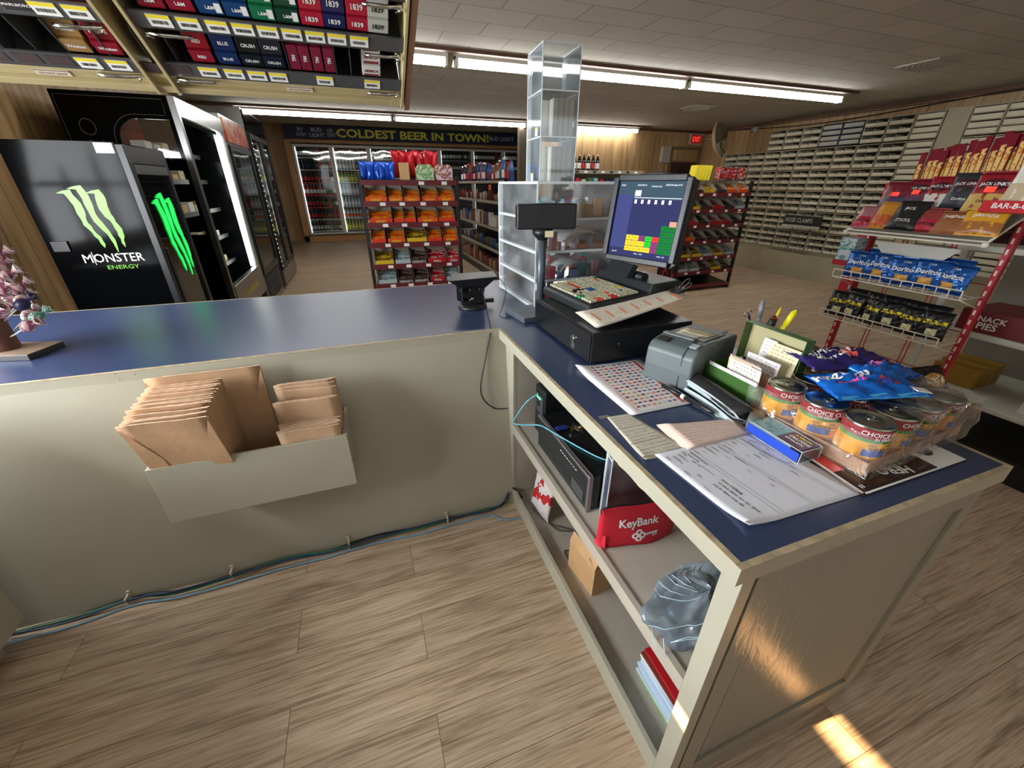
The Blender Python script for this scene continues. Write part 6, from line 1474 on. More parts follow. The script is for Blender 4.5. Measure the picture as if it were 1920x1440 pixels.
# on top: blue bags, red bags, printed cartons
b0, _f = bag('candy_bag', .085, .17, .055, mat('foil_royal', srgb(24, 80, 190), .25, .3), 11, n=10)
for i, (x, y) in enumerate([(-.45, .05), (-.38, .05), (-.32, .06), (-.26, .05), (-.21, .07), (-.17, .05)]):
    o = b0 if i == 0 else dup(b0); o.matrix_world = T1 @ TR(x, y, 1.667) @ RZ(math.radians(50*math.sin(i*2+1))) @ RX(PI/2-.12); tag(o, 'royal blue candy bag standing at the left on top of the candy rack', 'candy bag', 'blue bags on top of the candy rack')
b0, _f = bag('candy_bag', .12, .26, .05, mat('foil_scarlet', srgb(170, 22, 36), .28, .3), 12, n=10)
for i, (x, y) in enumerate([(-.10, .2), (-.03, .22), (.04, .2), (.11, .23), (.17, .21), (.24, .2), (.29, .2)]):
    o = b0 if i == 0 else dup(b0); o.matrix_world = T1 @ TR(x, y, 1.735+.01*math.sin(i*3)) @ RZ(math.radians(55*math.sin(i*1.7+.6))) @ RY(.14*math.sin(i*2.7)) @ RX(PI/2-.1) ; tag(o, 'red candy bag standing at the back on top of the candy rack', 'candy bag', 'red bags on top of the candy rack')
for i, (x, c) in enumerate([(.17, (srgb(200, 215, 180), srgb(80, 160, 120), srgb(225, 215, 90))), (.37, (srgb(225, 205, 205), srgb(150, 70, 100), srgb(220, 210, 110)))]):
    m = MB(); m.prism([(-.09, 0), (.09, 0), (.09, .12), (.06, .155), (-.06, .155), (-.09, .12)], .2, 'y', 0)
    o = m.build('printed_carton', patt('fruit_carton_%d' % i, [(c[0], 3), (c[1], 1), (c[2], .6), (srgb(235, 230, 222), 2)], 16, .45, 'noise'), bev=.002); o.matrix_world = T1 @ TR(x, .0, 1.576); tag(o, ['green and cream printed carton on top of the candy rack', 'pink and cream printed carton at the right on top of the candy rack'][i], 'carton')
o = MB().box(-.05, .05, 0, .18, 0, .17).build('plain_carton', BRD, bev=.002); o.matrix_world = T1 @ TR(-.04, .02, 1.576); tag(o, 'plain brown carton between blue bags and printed cartons atop the candy rack', 'carton')
# second candy rack
T2 = TR(5.12, 5.1, 0) @ RZ(math.radians(2))
r2_ = candy_rack('candy_rack', 'black and maroon candy rack partly hidden behind the register screen', T2, 1.16, [.08, .30, .52, .76, .99, 1.20, 1.42], 1.60)
MB().box(-.585, -.58, 0, .42, .05, 1.6).build('side_poster', patt('flame_poster', [(srgb(20, 18, 18), 4), (srgb(190, 40, 24), 1.6), (srgb(240, 180, 50), .8), (srgb(235, 220, 190), .3)], 5, .35, 'noise', (1, 3, 1)), r2_)
rows2 = [(1.42, 'top', ['brown', 'yellow', 'brown', 'orange', 'orange']), (1.20, 'second', ['yellow', 'brown', 'red', 'brown', 'silver']), (.99, 'third', ['red', 'brown', 'red', 'red', 'brown']), (.76, 'fourth', ['orange', 'brown', 'brown', 'brown', 'brown']), (.52, 'fifth', ['yellow', 'yellow', 'silver', 'yellow', 'silver']), (.30, 'sixth', ['silver', 'silver', 'brown', 'yellow', 'brown'])]
for z, rn, lst in rows2:
    for i, k_ in enumerate(lst): carton(k_, .2, T2 @ TR(-.45+.225*i, .01, z+.009) @ RX(math.radians(7)), '%s candy carton, %s on the %s shelf of the rack behind the register' % (cname[k_], ordn[i], rn))
    for x in (-.4, -.15, .15, .42): MB().box(x-.028, x+.028, -.0235, -.022, z-.02, z+.012).build('price_tag', WHITE, r2_)
for k in range(5):
    o = MB(T=T2 @ TR(-.5+.06*k, .05, 1.605) @ RY(.12)).box(-.025, .025, 0, .12, 0, .19).build('yellow_box', YEL if k else YEL, bev=.002); tag(o, 'tall yellow box leaning on top of the rack behind the register screen', 'box', 'yellow boxes on the second candy rack')
wrk = thing('wire_basket', 'dark wire basket with red and white packets on the rack behind the register', 'basket', mat4=T2 @ TR(.12, .05, 1.605))
m = MB()
for x in (-.16, .0, .16, .35): m.tube([(x, 0, 0), (x, 0, .2)], .005, 5)
for z in (.0, .1, .2): m.tube([(-.16, 0, z), (.35, 0, z)], .005, 5)
m.build('wire', mat('navy_wire', srgb(24, 30, 52), .4), wrk); MB().box(-.14, .34, .02, .12, .02, .17).build('packets', bm['red'], wrk)

# ================================================================== grocery shelves (gondolas)
GM = mat('gondola_beige', srgb(150, 140, 122), .5); GD = mat('gondola_dark', srgb(38, 34, 32), .5)
go = thing('shelving_unit', 'long dark grocery shelving run end-on behind the clear acrylic case', 'shelving', (2.15, 6.3, 0))
MB().box(.42, .46, 0, 3.3, 0, 1.56).build('back_panel', GD, go); MB().box(0, .88, 0, 3.3, 0, .12).build('kick_base', GD, go); MB().box(-.02, .9, -.02, 3.32, 1.555, 1.585).build('top_shelf', GD, go)
for z in (.14, .50, .86, 1.27): 
    s_ = MB().box(.02, .42, 0, 3.3, z, z+.025).build('shelf', GD, go); MB().box(-.005, .02, 0, 3.3, z-.015, z+.03).build('price_rail', GM, s_)
MB().box(-.03, -.02, -.02, 3.32, 1.56, 1.60).build('price_rail', GM, go)
def jar_can(): return MB().lathe([(0, 0), (.036, 0), (.036, .11), (.03, .12), (0, .12)], 10).build('tin', RED)
jc = jar_can(); bx = MB().box(-.035, .035, -.05, .05, 0, .16).build('grocery_box', RED, bev=.001); js = [True, True]
GMs = [RED, mat('g_tan', srgb(170, 140, 100), .5), mat('g_white', srgb(200, 196, 188), .5), mat('g_blue', srgb(40, 70, 130), .5), mat('g_green', srgb(70, 100, 60), .5), mat('g_brown', srgb(90, 56, 40), .5), mat('g_maroon', srgb(110, 30, 40), .5)]
def grocery(loc, kind, m_, lab, grp, sz=1):
    src = jc if kind == 0 else bx
    o = src if js[kind] else dup(src); js[kind] = False
    o.location = loc; o.scale.z = sz; o.material_slots[0].link = 'OBJECT'; o.material_slots[0].material = m_; tag(o, lab, 'tin' if kind == 0 else 'box', grp)
rg = random.Random(77)
for z, nm, kset, cset in ((.165, 'bottom', 1, [6, 5, 6, 1]), (.525, 'second', 0, [4, 5, 1, 3]), (.885, 'third', 1, [3, 1, 5, 2]), (1.295, 'upper', 0, [1, 5, 6, 2])):
    for i in range(28):
        grocery((2.15+.075, 6.38+.115*i, z+.0003), kset, GMs[rg.choice(cset)], 'packaged grocery item on the %s shelf of the long grocery shelving' % nm, 'groceries on the %s shelf' % nm, rg.uniform(.8, 1.45))
for i in range(28):
    y = 6.35+.115*i; k_ = i % 2
    put_bottle((2.15+.12, y, 1.586), rf.choice((5, 0, 7, 6)), rf.choice((3, 0, 1)), 'dark bottle standing on top of the long grocery shelving', 'bottles on top of the grocery shelving', rg.uniform(1.0, 1.4))
MB(T=TR(-.05, .62, 1.50)).box(-.004, 0, -.07, .07, -.04, .04).build('red_tag', mat('tag_glow', srgb(235, 70, 60), .5), go)
# shelf unit facing the camera, with wine bottles on top
g2 = thing('shelving_unit', 'beige shelving with candy trays seen through and beyond the acrylic case', 'shelving', (3.95, 6.5, 0))
MB().box(-.75, .75, .4, .44, 0, 1.75).build('back_panel', mat('peg_board', srgb(120, 104, 84), .6), g2); MB().box(-.76, .76, 0, .44, 0, .1).build('kick_base', GD, g2)
for z in (.3, .6, .9, 1.2, 1.48, 1.72):
    s_ = MB().box(-.76, .76, .0, .42, z, z+.02).build('shelf', GM, g2); m = MB().box(-.76, .76, -.012, 0, z-.015, z+.035).build('price_rail', GM, s_)
    if z > .8: 
        for k in range(9): MB().box(-.7+.16*k, -.64+.16*k, -.0135, -.012, z-.005, z+.025).build('price_tag', BLACK if k % 2 else WHITE, s_)
for z, nm, ms in ((1.5, 'upper', [0, 3, 4, 2]), (1.22, 'middle', [1, 5, 0, 2]), (.92, 'lower', [1, 5, 2, 6])):
    for i in range(13): grocery((3.95-.68+.113*i, 6.60, z+.0205-.0002), 1, mat('g_teal', srgb(110, 180, 185), .5) if (i+int(z*10)) % 4 == 0 else GMs[rg.choice(ms)], 'small box on the %s shelf beyond the acrylic case' % nm, 'small boxes on the %s beige shelf' % nm, rg.uniform(.5, .95))
for i in range(6): put_bottle((3.45+.085*i, 6.62, 1.7405), 5, [1, 1, 0, 1, 0, 1][i], 'wine bottle in the row in front of the pine wall', 'wine bottles by the pine wall', 1.0)

# ================================================================== door, exit sign, mirror, box, wall cables
dr = struct('door_1', MB().box(7.36, 8.14, YR+.02, YR+.06, 0, 2.04), mat('door_brown', srgb(62, 42, 34), .5))
MB().box(7.28, 7.35, YR-.03, YR, 0, 2.36).box(8.13, 8.19, YR-.03, YR, 0, 2.36).box(7.35, 8.13, YR-.03, YR, 2.3, 2.36).box(7.35, 8.13, YR-.03, YR, 2.03, 2.07).build('door_frame', mat('door_casing', srgb(120, 98, 72), .5), dr)
MB().box(7.62, 7.98, YR+.012, YR+.02, 1.2, 1.95).build('door_window', mat('door_pane', srgb(40, 22, 22), .2), dr)
es = thing('exit_sign', 'red exit sign above the brown door at the back right', 'sign', (7.93, YR-.03, 2.52))
MB().box(-.17, .17, -.05, 0, -.11, .11).build('housing', mat('exit_housing', srgb(200, 190, 178), .5), es, bev=.004); MB().box(-.15, .15, -.054, -.05, -.09, .09).build('red_face', mat('exit_red', srgb(120, 14, 18), .4, emit=.4), es)
text_mb('EXIT', .15, .004, .01, T=TR(0, -.0545, 0) @ RX(PI/2), width=.75).build('lettering', emis('exit_glow', srgb(235, 60, 50), 1.0), es)
mr_ = thing('convex_mirror', 'round convex security mirror hanging near the parts wall', 'mirror', (7.45, 7.75, 2.40), math.radians(-38))
mr_.rotation_euler = (math.radians(76), 0, math.radians(28))
MB().lathe([(.001, .12), (.10, .113), (.2, .09), (.29, .048), (.34, .0)], 40).build('mirror_dome', mat('mirror_glass', srgb(210, 208, 200), .06, 1), mr_)
MB().lathe([(.34, .004), (.355, 0), (.355, -.03), (.25, -.10), (0, -.12)], 40).build('back_shell', mat('mirror_back', srgb(176, 156, 118), .5), mr_)
MB().tube([(0, 0, -.1), (0, .1, -.25)], .012, 8).build('bracket', STEEL, mr_)
tag(MB().box(7.02, 7.26, YR-.07, YR, 2.02, 2.36).build('junction_box', mat('box_white', srgb(168, 168, 158), .45), bev=.006), 'pale wall box on the pine wall beside the brown door', 'wall box')
tag(MB().tube([(7.12, YR-.02, 2.02), (7.08, YR-.02, 1.6), (7.1, YR-.02, .9)], .012, 6).build('conduit', mat('box_white', srgb(168, 168, 158), .45)), 'thin white conduit below the pale wall box', 'conduit')
WC = mat('wall_cable', srgb(44, 34, 26), .6)
tag(MB().tube(smooth_path([(8.17, y, 2.60-.05*math.sin((y+1)*1.1)) for y in [9, 8, 7, 6.2, 5.4, 4.6, 3.8, 3, 2]], 5), .009, 6).build('wall_cable', WC), 'dark cable sagging along the top of the parts wall', 'cable')
tag(MB().tube(smooth_path([(8.16, y, 2.63) for y in [9, 6.5, 4, 2]], 4), .006, 6).build('wall_cable', WC), 'thin straight cable just under the ceiling of the parts wall', 'cable')
cam_ = MB(T=TR(8.1, 7.6, 2.58) @ RX(PI/2)).cyl(.05, 0, .12, 14); tag(cam_.build('camera_dome', mat('box_white', srgb(168, 168, 158), .45)), 'small white cylinder camera at the top of the parts wall', 'camera')

# ================================================================== wall of parts drawers
LG1 = mat('parts_cream', srgb(158, 150, 124), .5, var=.05, vscale=6); BINc = mat('parts_bin', srgb(204, 198, 174), .5); BINshade = mat('parts_shade', srgb(30, 25, 18), .7)
struct('trim_5', MB().box(7.5, 8.2, .5, 8.5, 0, .42), mat('ledge_paint', srgb(150, 142, 116), .5, var=.1, vscale=5))
def bin_mesh(w_, h_, front=.35):
    m = MB(); m.box(0, .004, 0, w_, 0, h_*front).box(.004, .16, 0, .003, 0, h_*.7).box(.004, .16, w_-.003, w_, 0, h_*.7).box(.004, .16, .003, w_-.003, 0, .003); return m
def parts_unit(kind):
    t = thing('parts_cabinet', '', 'parts cabinet'); P_ = .335; D_ = .25
    cm = mat('parts_navy', srgb(20, 26, 62), .4) if kind == 2 else LG1
    m = MB(); e = .012
    m.box(0, D_, 0, e, 0, P_).box(0, D_, P_-e, P_, 0, P_).box(0, D_, e, P_-e, 0, e).box(0, D_, e, P_-e, P_-e, P_).box(D_-.005, D_, e, P_-e, e, P_-e)
    n = 3 if kind == 0 else 4
    for k in range(1, n): z = P_*k/n; m.box(.01, D_, e, P_-e, z-.005, z+.005)
    m.build('case', cm, t)
    mid = None
    for k in range(n):
        z = P_*k/n+(.012 if k == 0 else .005)
        hh = P_/n-.012
        if kind == 0:
            for j in range(2): bin_mesh(.15, hh, .42).build('bin', BINc, t).matrix_local = TR(-.012, .014+.157*j, z)
        else: MB().box(-.004, .05, .014, P_-.014, z, z+hh*.78).build('drawer_front', BINc if kind == 1 else mat('tray_grey', srgb(170, 172, 160), .5), t, bev=.002)
    MB().box(D_-.02, D_-.008, .013, P_-.013, .013, P_-.013).build('bin_shade', BINshade, t)  # near-black sheet standing in for the shade inside the bin openings
    return t
pu = {}
coln = 0
ysd = [8.0-.345*i for i in range(11)]+[3.92-.345*i for i in range(6)]
for ci, y in enumerate(ysd):
    for ri in range(6):
        z = .422+.345*ri
        if ri == 5: z = 2.155
        if ri == 5 and ci < 3: continue
        kind = 0
        if ri == 5 and ci in (6, 7): kind = 2
        elif ci >= 10: kind = 1
        elif ci in (9,) and ri in (5,): kind = 0
        if kind not in pu: pu[kind] = parts_unit(kind); o = pu[kind]
        else: o = dup(pu[kind])
        o.location = (7.93, y-.335, z)
        rw = ['bottom', 'second', 'third', 'fourth', 'fifth', 'top'][ri]
        sd = 'left of the gap' if y > 3.95 else 'right of the gap'
        ordc = ['first', 'second', 'third', 'fourth', 'fifth', 'sixth', 'seventh', 'eighth', 'ninth', 'tenth', 'eleventh'][ci if ci < 11 else ci-11]
        tag(o, '%s parts cabinet of small bins in the %s row, %s column %s' % ('navy' if kind == 2 else 'beige', rw, ordc, 'from the door end' if ci < 11 else 'beyond the wide post'), 'parts cabinet')
tag(MB().box(7.93, 8.19, 3.93, 4.20, .42, 2.50).build('wide_post', LG1), 'wide beige post dividing the parts wall', 'post')
hc = thing('hose_clamp_display', 'black sign and wire basket reading hose clamps at the foot of the parts wall', 'display', (7.74, 5.75, .42), 0)
MB().box(0, .01, -.45, .28, .46, .62).build('sign_board', BLACK, hc); text_mb('HOSE CLAMPS', .105, .003, .012, T=TR(-.0005, -.02, .54) @ RZ(-PI/2) @ RX(PI/2), width=.8).build('lettering', mat('dull_white', srgb(170, 168, 155), .5), hc)
MB().box(-.01, .0, -.45, .28, .41, .455).build('label_strip', mat('dull_white', srgb(170, 168, 155), .5), hc)
m = MB()
for k in range(11): y = -.45+.073*k; m.tube([(0, y, .41), (-.14, y, .38), (-.14, y, .003), (.0, y, .003)], .003, 4, smooth=False)
for z in (.003, .19, .38): m.tube([(-.14, -.45, z), (-.14, .28, z)], .003, 4)
m.build('wire_basket', BLK, hc)
# ================================================================== snack stand at the right
RM = mat('stand_red', srgb(170, 26, 38), .4); WW = mat('white_wire', srgb(222, 216, 202), .4)
sx, y0, y1 = 2.72, 1.075, 1.69      # front plane and span
st = thing('snack_stand', 'red snack stand with white wire shelves to the right of the counter', 'stand', (sx, (y0+y1)/2, 0)); HW = (y1-y0)/2
for s_ in (-1, 1):
    y = s_*(HW+.0)
    MB().box(.20, .235, y-.012, y+.012, 0, 1.56).build('upright', RM, st)
    m = MB()
    for k in range(24): m.box(.197, .2, y-.004, y+.004, .35+.05*k, .375+.05*k)
    m.build('slotted_strip', WW, st)
MB().box(-.15, .5, -HW-.02, -HW+.02, 0, .03).box(-.15, .5, HW-.02, HW+.02, 0, .03).build('foot', RM, st)
m = MB()
for y in (-.11, -.09, .11, .13): m.tube([(.215, y, .1), (.215, y, 1.55)], .003, 5)
for z in (.35, .6, .85, 1.1, 1.35): m.tube([(.215, -HW, z), (.215, HW, z)], .003, 5)
m.build('red_wire', RM, st)
def wshelf(z, dep=.2, lip=.045):
    m = MB(); r = .0032
    for (zz, xx) in ((z, 0), (z+lip, -.004)): m.tube([(xx, -HW, zz), (xx, HW, zz)], r, 6)
    for k in range(13):
        y = -HW+2*HW*k/12; m.tube([(-.004, y, z+lip), (0, y, z), (dep, y, z-.0)], r*.7, 5)
    for s_ in (-1, 1): m.tube([(-.004, s_*HW, z+lip), (0, s_*HW, z), (dep, s_*HW, z)], r, 6); m.tube([(0, s_*HW, z), (dep, s_*HW, z-.06)], r, 6)
    for x in (.07, .14): m.tube([(x, -HW, z), (x, HW, z)], r*.7, 5)
    return m.build('wire_shelf', WW, st)
wshelf(.80); wshelf(1.045)
m = MB(); m.tube([(-.02, HW, 1.30), (-.02, -HW, 1.30)], .005, 8); m.tube([(-.02, HW, 1.318), (-.02, -HW, 1.318)], .004, 8); m.tube([(-.02, -HW, 1.31), (.3, -HW, 1.47)], .005, 8); m.tube([(-.02, HW, 1.31), (.3, HW, 1.47)], .005, 8)
for y in (-HW, HW): m.lathe([(0, -.012), (.012, -.008), (.014, 0), (.012, .01), (0, .014)], 10, (-.02, y, 1.302))
m.build('top_rail', WW, st)
MB(T=TR(-.005, 0, 1.305) @ RY(math.radians(-32))).box(0, .36, -HW, HW, -.006, -.002).build('sloping_tray', mat('tray_grey2', srgb(150, 146, 132), .5), st)
paper_ = MB(T=TR(.12, .02, 1.20)); paper_.prism([(-.2, .06), (.2, .06), (.0, -.16)], .002, 'x', 0); paper_.build('paper_triangle', mat('paper_dim', srgb(196, 194, 186), .7), st)
def SP(u, x=0, z=0): return (sx+x, (y0+y1)/2+HW*u, z)     # u: +1 far end (left in view), -1 near end
def bag_up(o, u, z, x=.06, rz=0, lean=-.15, h=.1):
    o.matrix_world = TR(*SP(u, x, z)) @ RZ(-PI/2+rz) @ RX(PI/2+lean)
# doritos bags: local X across, local Y up, local Z toward the viewer
FD = mat('foil_cool_blue', srgb(36, 92, 168), .22, .4)
def doritos():
    o, f = bag('chip_bag', .15, .145, .06, FD, 41, wr=.007)
    m = MB(); 
    tri = [(.25, .62), (.78, .70), (.45, .42)]
    pts = [f(u, v, 1) for u, v in tri]
    m.add([(p[0], p[1], p[2]+.002) for p in pts], [(0, 1, 2)]); m.build('black_triangle', BLACK, o)
    on_bag(o, f, 'Doritos', .034, .5, .56, WHITE, .02, lift=.004); patch(o, f, (.3, .12, .7, .36), mat('chip_gold', srgb(205, 150, 60), .45), .0015, 'chip_picture'); on_bag(o, f, '2 FOR', .012, .5, .82, WHITE, .01, lift=.003); return o
d0 = doritos()
for i, (u, rz) in enumerate([(.72, .1), (.34, -.05), (-.02, .12), (-.38, .05), (-.72, -.1)]):
    o = d0 if i == 0 else dup(d0); bag_up(o, u, 1.125+.006*(i % 2), .075, rz*2, -.22); 
    tag(o, 'blue corn chip bag, %s of five along the upper wire shelf' % ['farthest left', 'second', 'middle', 'fourth', 'nearest right'][i], 'chip bag')
for i, u in enumerate((.55, .15, -.2, -.55)):
    o = dup(d0); bag_up(o, u, 1.14, .15, .1*(-1)**i, -.2); tag(o, 'blue corn chip bag in the back row of the upper wire shelf', 'chip bag', 'blue chip bags in the back row')
FS = patt('popcorn_foil', [(srgb(18, 18, 20), 5), (srgb(28, 28, 30), 2), (srgb(205, 202, 190), .9)], 17, .3, 'noise')
def smart():
    o, f = bag('popcorn_bag', .12, .15, .055, FS, 42, wr=.007)
    patch(o, f, (.08, .52, .94, .66), YEL, .0018, 'yellow_band'); on_bag(o, f, 'Smartfood', .03, .5, .59, BLACK, .01, lift=.0035); patch(o, f, (.35, .14, .72, .36), mat('popcorn_cream', srgb(222, 216, 170), .5), .0015, 'popcorn_picture'); return o
s0 = smart()
for i, (u, rz) in enumerate([(.82, .1), (.55, -.1), (.2, -.25), (-.1, .05), (-.42, .0), (-.76, .12)]):
    o = s0 if i == 0 else dup(s0); bag_up(o, u, .882+.006*(i % 2), .07, rz*1.6, -.2)
    tag(o, 'black popcorn bag with yellow band, %s from the left on the lower wire shelf' % ['first', 'second', 'third', 'fourth', 'fifth', 'sixth'][i], 'popcorn bag')
for i, u in enumerate((.7, .36, .05, -.26, -.6)):
    o = dup(s0); bag_up(o, u, .90, .145, .1*(-1)**i, -.18); tag(o, 'black popcorn bag in the back row of the lower wire shelf', 'popcorn bag', 'black popcorn bags in the back row')
# jerky cartons and bags on the sloping top tray
def box_front(w_, h_, d_, col, name='jerky_bag'): 
    return mat('%s_%02x%02x%02x' % ((name,)+tuple(int(c*255) for c in col)), col, .35)
JR = srgb(140, 18, 36)
def jbag(lab, w_, h_, cols, txt, u, z, x, rz=0, lean=-.35, seed=0, tag_=False, cat='jerky bag', size=.022, tx2=None, txtm=None):
    o, f = bag(cat.replace(' ', '_'), w_, h_, .035, box_front(0, 0, 0, cols[0]), seed+50, wr=.003)
    if len(cols) > 1: patch(o, f, (.02, .06, .98, .48), box_front(0, 0, 0, cols[1]), .0015, 'lower_panel')
    if txt:
        if cat == 'jerky bag':
            m = MB(); n = 20
            def ov2(a_, v): a = 2*PI*a_; p = f(.5+.36*v*math.cos(a), .68+.13*v*math.sin(a), 1); return (p[0], p[1], p[2]+.002)
            m.grid(ov2, 20, 2); m.build('badge_oval', mat('badge_dark2', srgb(60, 14, 22), .4), o)
        on_bag(o, f, txt, size, .5, .68, txtm or WHITE, .015, lift=.004, width=.95)
    if tx2: on_bag(o, f, tx2, size*.95, .5, .30, BLACK if cols[-1][0] > .25 else WHITE, .012, lift=.004)
    if tag_: patch(o, f, (.35, .5, .62, .63), mat('glow_red', srgb(255, 70, 55), .5, emit=.3), .004, 'sale_sticker')  # sticker colour brightened by its own emission, though nothing lights it from within
    bag_up(o, u, z, x, rz, lean); tag(o, lab, cat); return o
zt_ = 1.30
jbag('maroon jerky bag with a yellow super size banner on the top tray', .15, .16, (srgb(110, 24, 40), srgb(60, 46, 84)), None, .66, 1.49, .13, tag_=True, seed=1, lean=-.3)
jbag('maroon jerky bag with purple lower panel, second on the top tray', .13, .17, (srgb(120, 20, 44), srgb(80, 40, 80)), "JACK LINK'S", .38, 1.50, .14, tag_=True, seed=2, lean=-.3, size=.017)
jbag('maroon jerky bag with white lower panel on the top tray', .13, .17, (JR, srgb(205, 200, 190)), "JACK LINK'S", .08, 1.51, .14, seed=3, lean=-.3, size=.017)
jbag('charcoal jerky bag with chip brand print on the top tray', .14, .18, (srgb(46, 48, 52), srgb(40, 44, 50)), "JACK LINK'S", -.26, 1.52, .13, seed=4, lean=-.3, size=.018, tx2='Doritos')
jbag('maroon jerky bag with big tan panel near the right of the top tray', .155, .20, (JR, srgb(190, 156, 80)), "JACK LINK'S", -.62, 1.515, .10, seed=5, lean=-.3, tag_=True, size=.02, tx2='Original')
jbag('white sunflower seed bag with a brown flower at the right end of the top tray', .14, .22, (srgb(215, 212, 200), srgb(190, 170, 140)), 'SPITZ', -1.0, 1.56, .10, seed=6, lean=-.3, cat='seed bag', size=.03, txtm=BLACK)
jbag('orange-topped cracker carton at the lower left of the top tray', .10, .15, (srgb(205, 140, 50), srgb(190, 84, 40)), None, .56, 1.40, .035, seed=7, lean=-.5, cat='snack carton')
jbag('black jerky stick carton with white starburst logos on the top tray', .14, .16, (srgb(34, 32, 34), srgb(24, 22, 24)), 'JACK', .20, 1.405, .03, seed=8, lean=-.5, cat='snack carton', tx2='STICKS')
jbag('red carton of snack sticks marked munchies on the top tray', .12, .13, (srgb(150, 60, 60), srgb(180, 20, 50)), None, -.12, 1.39, .03, seed=9, lean=-.5, cat='snack carton', tx2='MUNCHIES')
jbag('red carton marked munchies at the far left corner of the top tray', .10, .13, (srgb(170, 110, 120), srgb(180, 20, 50)), None, .84, 1.385, .03, seed=10, lean=-.5, cat='snack carton', tx2='MUNCHIES')
NUT = (srgb(150, 90, 50), srgb(150, 96, 60))
jbag('brown and white snack mix bag third along the front of the top tray', .14, .12, NUT, 'peanuts', -.46, 1.385, .02, seed=11, lean=-.5, cat='nut bag', size=.028)
jbag('golden snack bag at the near end of the front of the top tray', .15, .13, (srgb(215, 160, 40), srgb(160, 100, 50)), 'peanuts', -.80, 1.395, .02, rz=.2, seed=12, lean=-.5, cat='nut bag', size=.028)
o = MB(T=TR(*SP(-1.02, .03, 1.465)) @ RZ(-PI/2) @ RX(PI/2-.3)).box(-.10, .10, -.03, .02, 0, .02).build('barbecue_carton', RED, bev=.002); tag(o, 'red carton edge printed bar-b-q at the right end of the top tray', 'carton'); text_mb('BAR-B-Q', .032, .002, .015, T=TR(*SP(-1.02, .03, 1.465)) @ RZ(-PI/2) @ RX(PI/2-.3) @ TR(.0, -.005, .021)).build('lettering', WHITE, o)
# super size banner
# meat sticks standing in the back
MS = [mat('stick_maroon', srgb(120, 16, 34), .3, .2), mat('stick_crimson', srgb(165, 24, 44), .3, .2)]; MSo = patt('stick_label', [(srgb(200, 120, 40), 2), (srgb(225, 190, 110), 1.4), (srgb(110, 20, 30), 1.6)], 60, .35, 'noise', (1, 4, 1))
def mstick():
    m = MB(); m.prism([(-.013, 0), (.013, 0), (.013, .22), (-.013, .22)], .007, 'y', 0); o = m.build('meat_stick', MS[0], bev=.001); MB().box(-.009, .009, -.0008, 0, .03, .16).build('label_panel', MSo, o); return o
q0 = mstick(); 
for i in range(22):
    o = q0 if i == 0 else dup(q0); u = .62-.066*i
    o.matrix_world = TR(*SP(u, .21+.02*((i*3) % 4)/4, 1.50+.004*i)) @ RZ(-PI/2+.0) @ RX(-.25) @ RY(-.16+.05*math.sin(i*2.1)) @ TR(0, .002*(i % 3), .012*math.sin(i*4.3))
    tag(o, 'maroon meat stick in the fan of sticks behind the jerky bags', 'meat stick', 'meat sticks on the snack stand')
jbag('crimson jerky stick carton high at the right edge of the stand', .16, .22, (srgb(170, 22, 46), srgb(200, 170, 90)), None, -1.05, 1.66, .2, rz=.1, seed=14, lean=-.2, cat='jerky carton')
# small red wire side box at far end
sd = thing('side_pocket', 'red side pocket with small packets at the far end of the snack stand', 'rack', SP(1.12, .14, 0))
MB().box(-.05, .1, -.05, .05, 1.10, 1.13).build('pocket_tray', RM, sd); MB().box(-.04, .09, -.045, .045, 1.131, 1.26).build('packets', bm['silver'], sd); MB().box(.1, .12, -.05, .05, .75, 1.3).build('pocket_back', RM, sd)
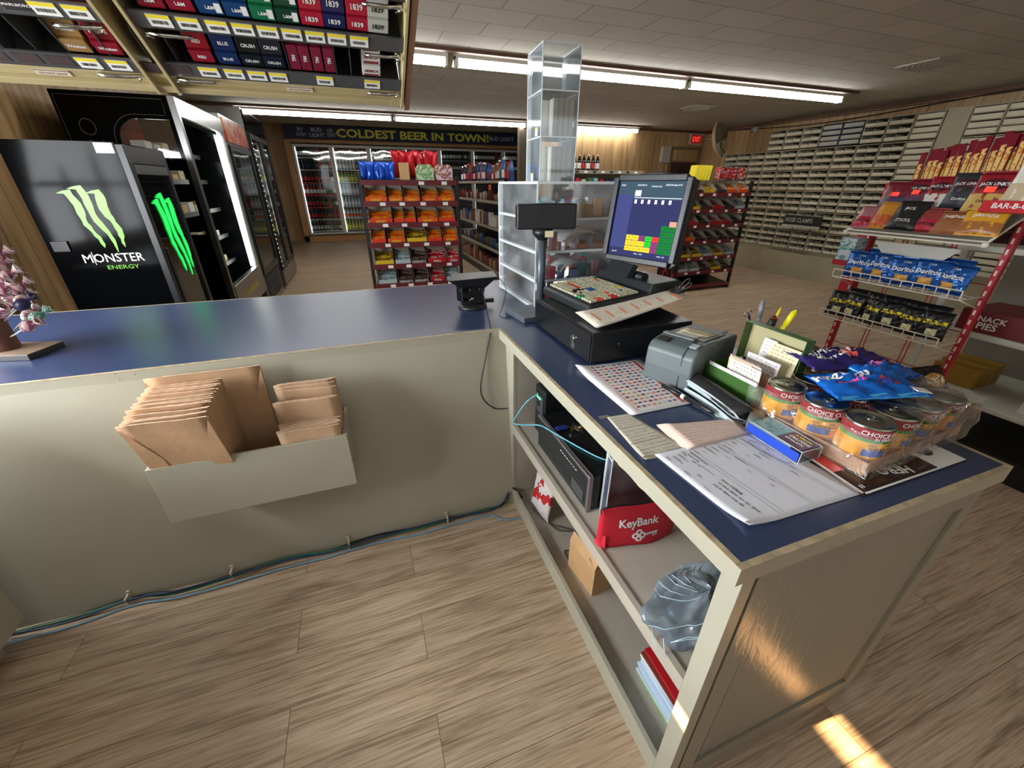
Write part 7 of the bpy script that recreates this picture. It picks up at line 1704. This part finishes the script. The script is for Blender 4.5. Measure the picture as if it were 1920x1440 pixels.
# blue and white shelving with snack boxes beyond the stand
wsu = thing('white_shelf_rack', 'white plastic shelf rack with rounded trays behind the snack stand', 'rack', (3.45, 1.05, 0))
WPL = mat('white_tray', srgb(200, 200, 190), .4)
for z in (.38, .76, 1.22):
    m = MB(); out = [(-.22, .35), (-.22, -.33), (-.16, -.42), (.1, -.46), (.5, -.46), (.5, .35)]
    m.prism(out, .035, 'z', z); m.build('tray', WPL, wsu, bev=.01, seg=3)
MB().box(.46, .5, -.46, .35, 0, 1.6).build('back_board', mat('rack_back_board', srgb(120, 116, 106), .5), wsu); MB().box(-.15, .5, -.4, .3, 0, .14).build('base', BLACK, wsu); MB().box(-.15, -.12, .32, .35, 0, 1.5).build('corner_post', WPL, wsu)
o = MB(T=TR(3.45, 1.05, .7955)).box(-.2, .15, -.34, .20, 0, .12).build('pie_carton', mat('pie_maroon', srgb(110, 30, 40), .45), bev=.003); tag(o, 'maroon snack pies carton on the middle tray behind the snack stand', 'carton')
m = text_mb('SNACK', .042, .002, .016, T=TR(3.2495, 1.12, .875) @ RZ(-PI/2) @ RX(PI/2)); text_mb('PIES', .05, .002, .02, T=TR(3.2495, 1.12, .836) @ RZ(-PI/2) @ RX(PI/2), mb=m); m.build('lettering', WHITE, o)
PBX = mat('bar_box_white', srgb(205, 203, 196), .5)
for i in range(5):
    o = MB(T=TR(3.30+.055*i, .80-.0*i, .416) @ RZ(-.3) @ RY(.12)).box(0, .045, -.12, .06, 0, .20).build('bar_box', PBX, bev=.002); tag(o, 'white box with grey print standing in the lowest tray behind the stand', 'box', 'white boxes in the lowest tray')
    m = MB(T=TR(3.30+.055*i, .80, .416) @ RZ(-.3) @ RY(.12))
    for k in range(7): m.box(-.001, 0, -.09, .03-.02*(k % 2), .05+.016*k, .054+.016*k)
    m.build('print', INK, o)
for i in range(4):
    o = MB(T=TR(3.42+.07*i, 1.22, .416)).box(0, .06, -.12, .1, 0, .11+.02*(i % 2)).build('yellow_carton', mat('mustard_box', srgb(150, 112, 30), .5), bev=.002); tag(o, 'mustard yellow carton at the far side of the lowest tray', 'carton', 'mustard cartons in the lowest tray')
BGc = [mat('choc_bag', srgb(60, 36, 34), .3, .2), mat('maroon_bag', srgb(96, 24, 40), .3, .2)]
q, f = bag('snack_bag', .14, .18, .07, BGc[0], 61, n=12)
for i in range(6):
    o = q if i == 0 else dup(q); o.matrix_world = TR(3.30, 1.34-.13*i, 1.355) @ RZ(-PI/2+.15*math.sin(i)) @ RX(PI/2-.2); tag(o, 'shiny brown snack bag on the top tray behind the snack stand', 'snack bag', 'brown bags behind the snack stand')
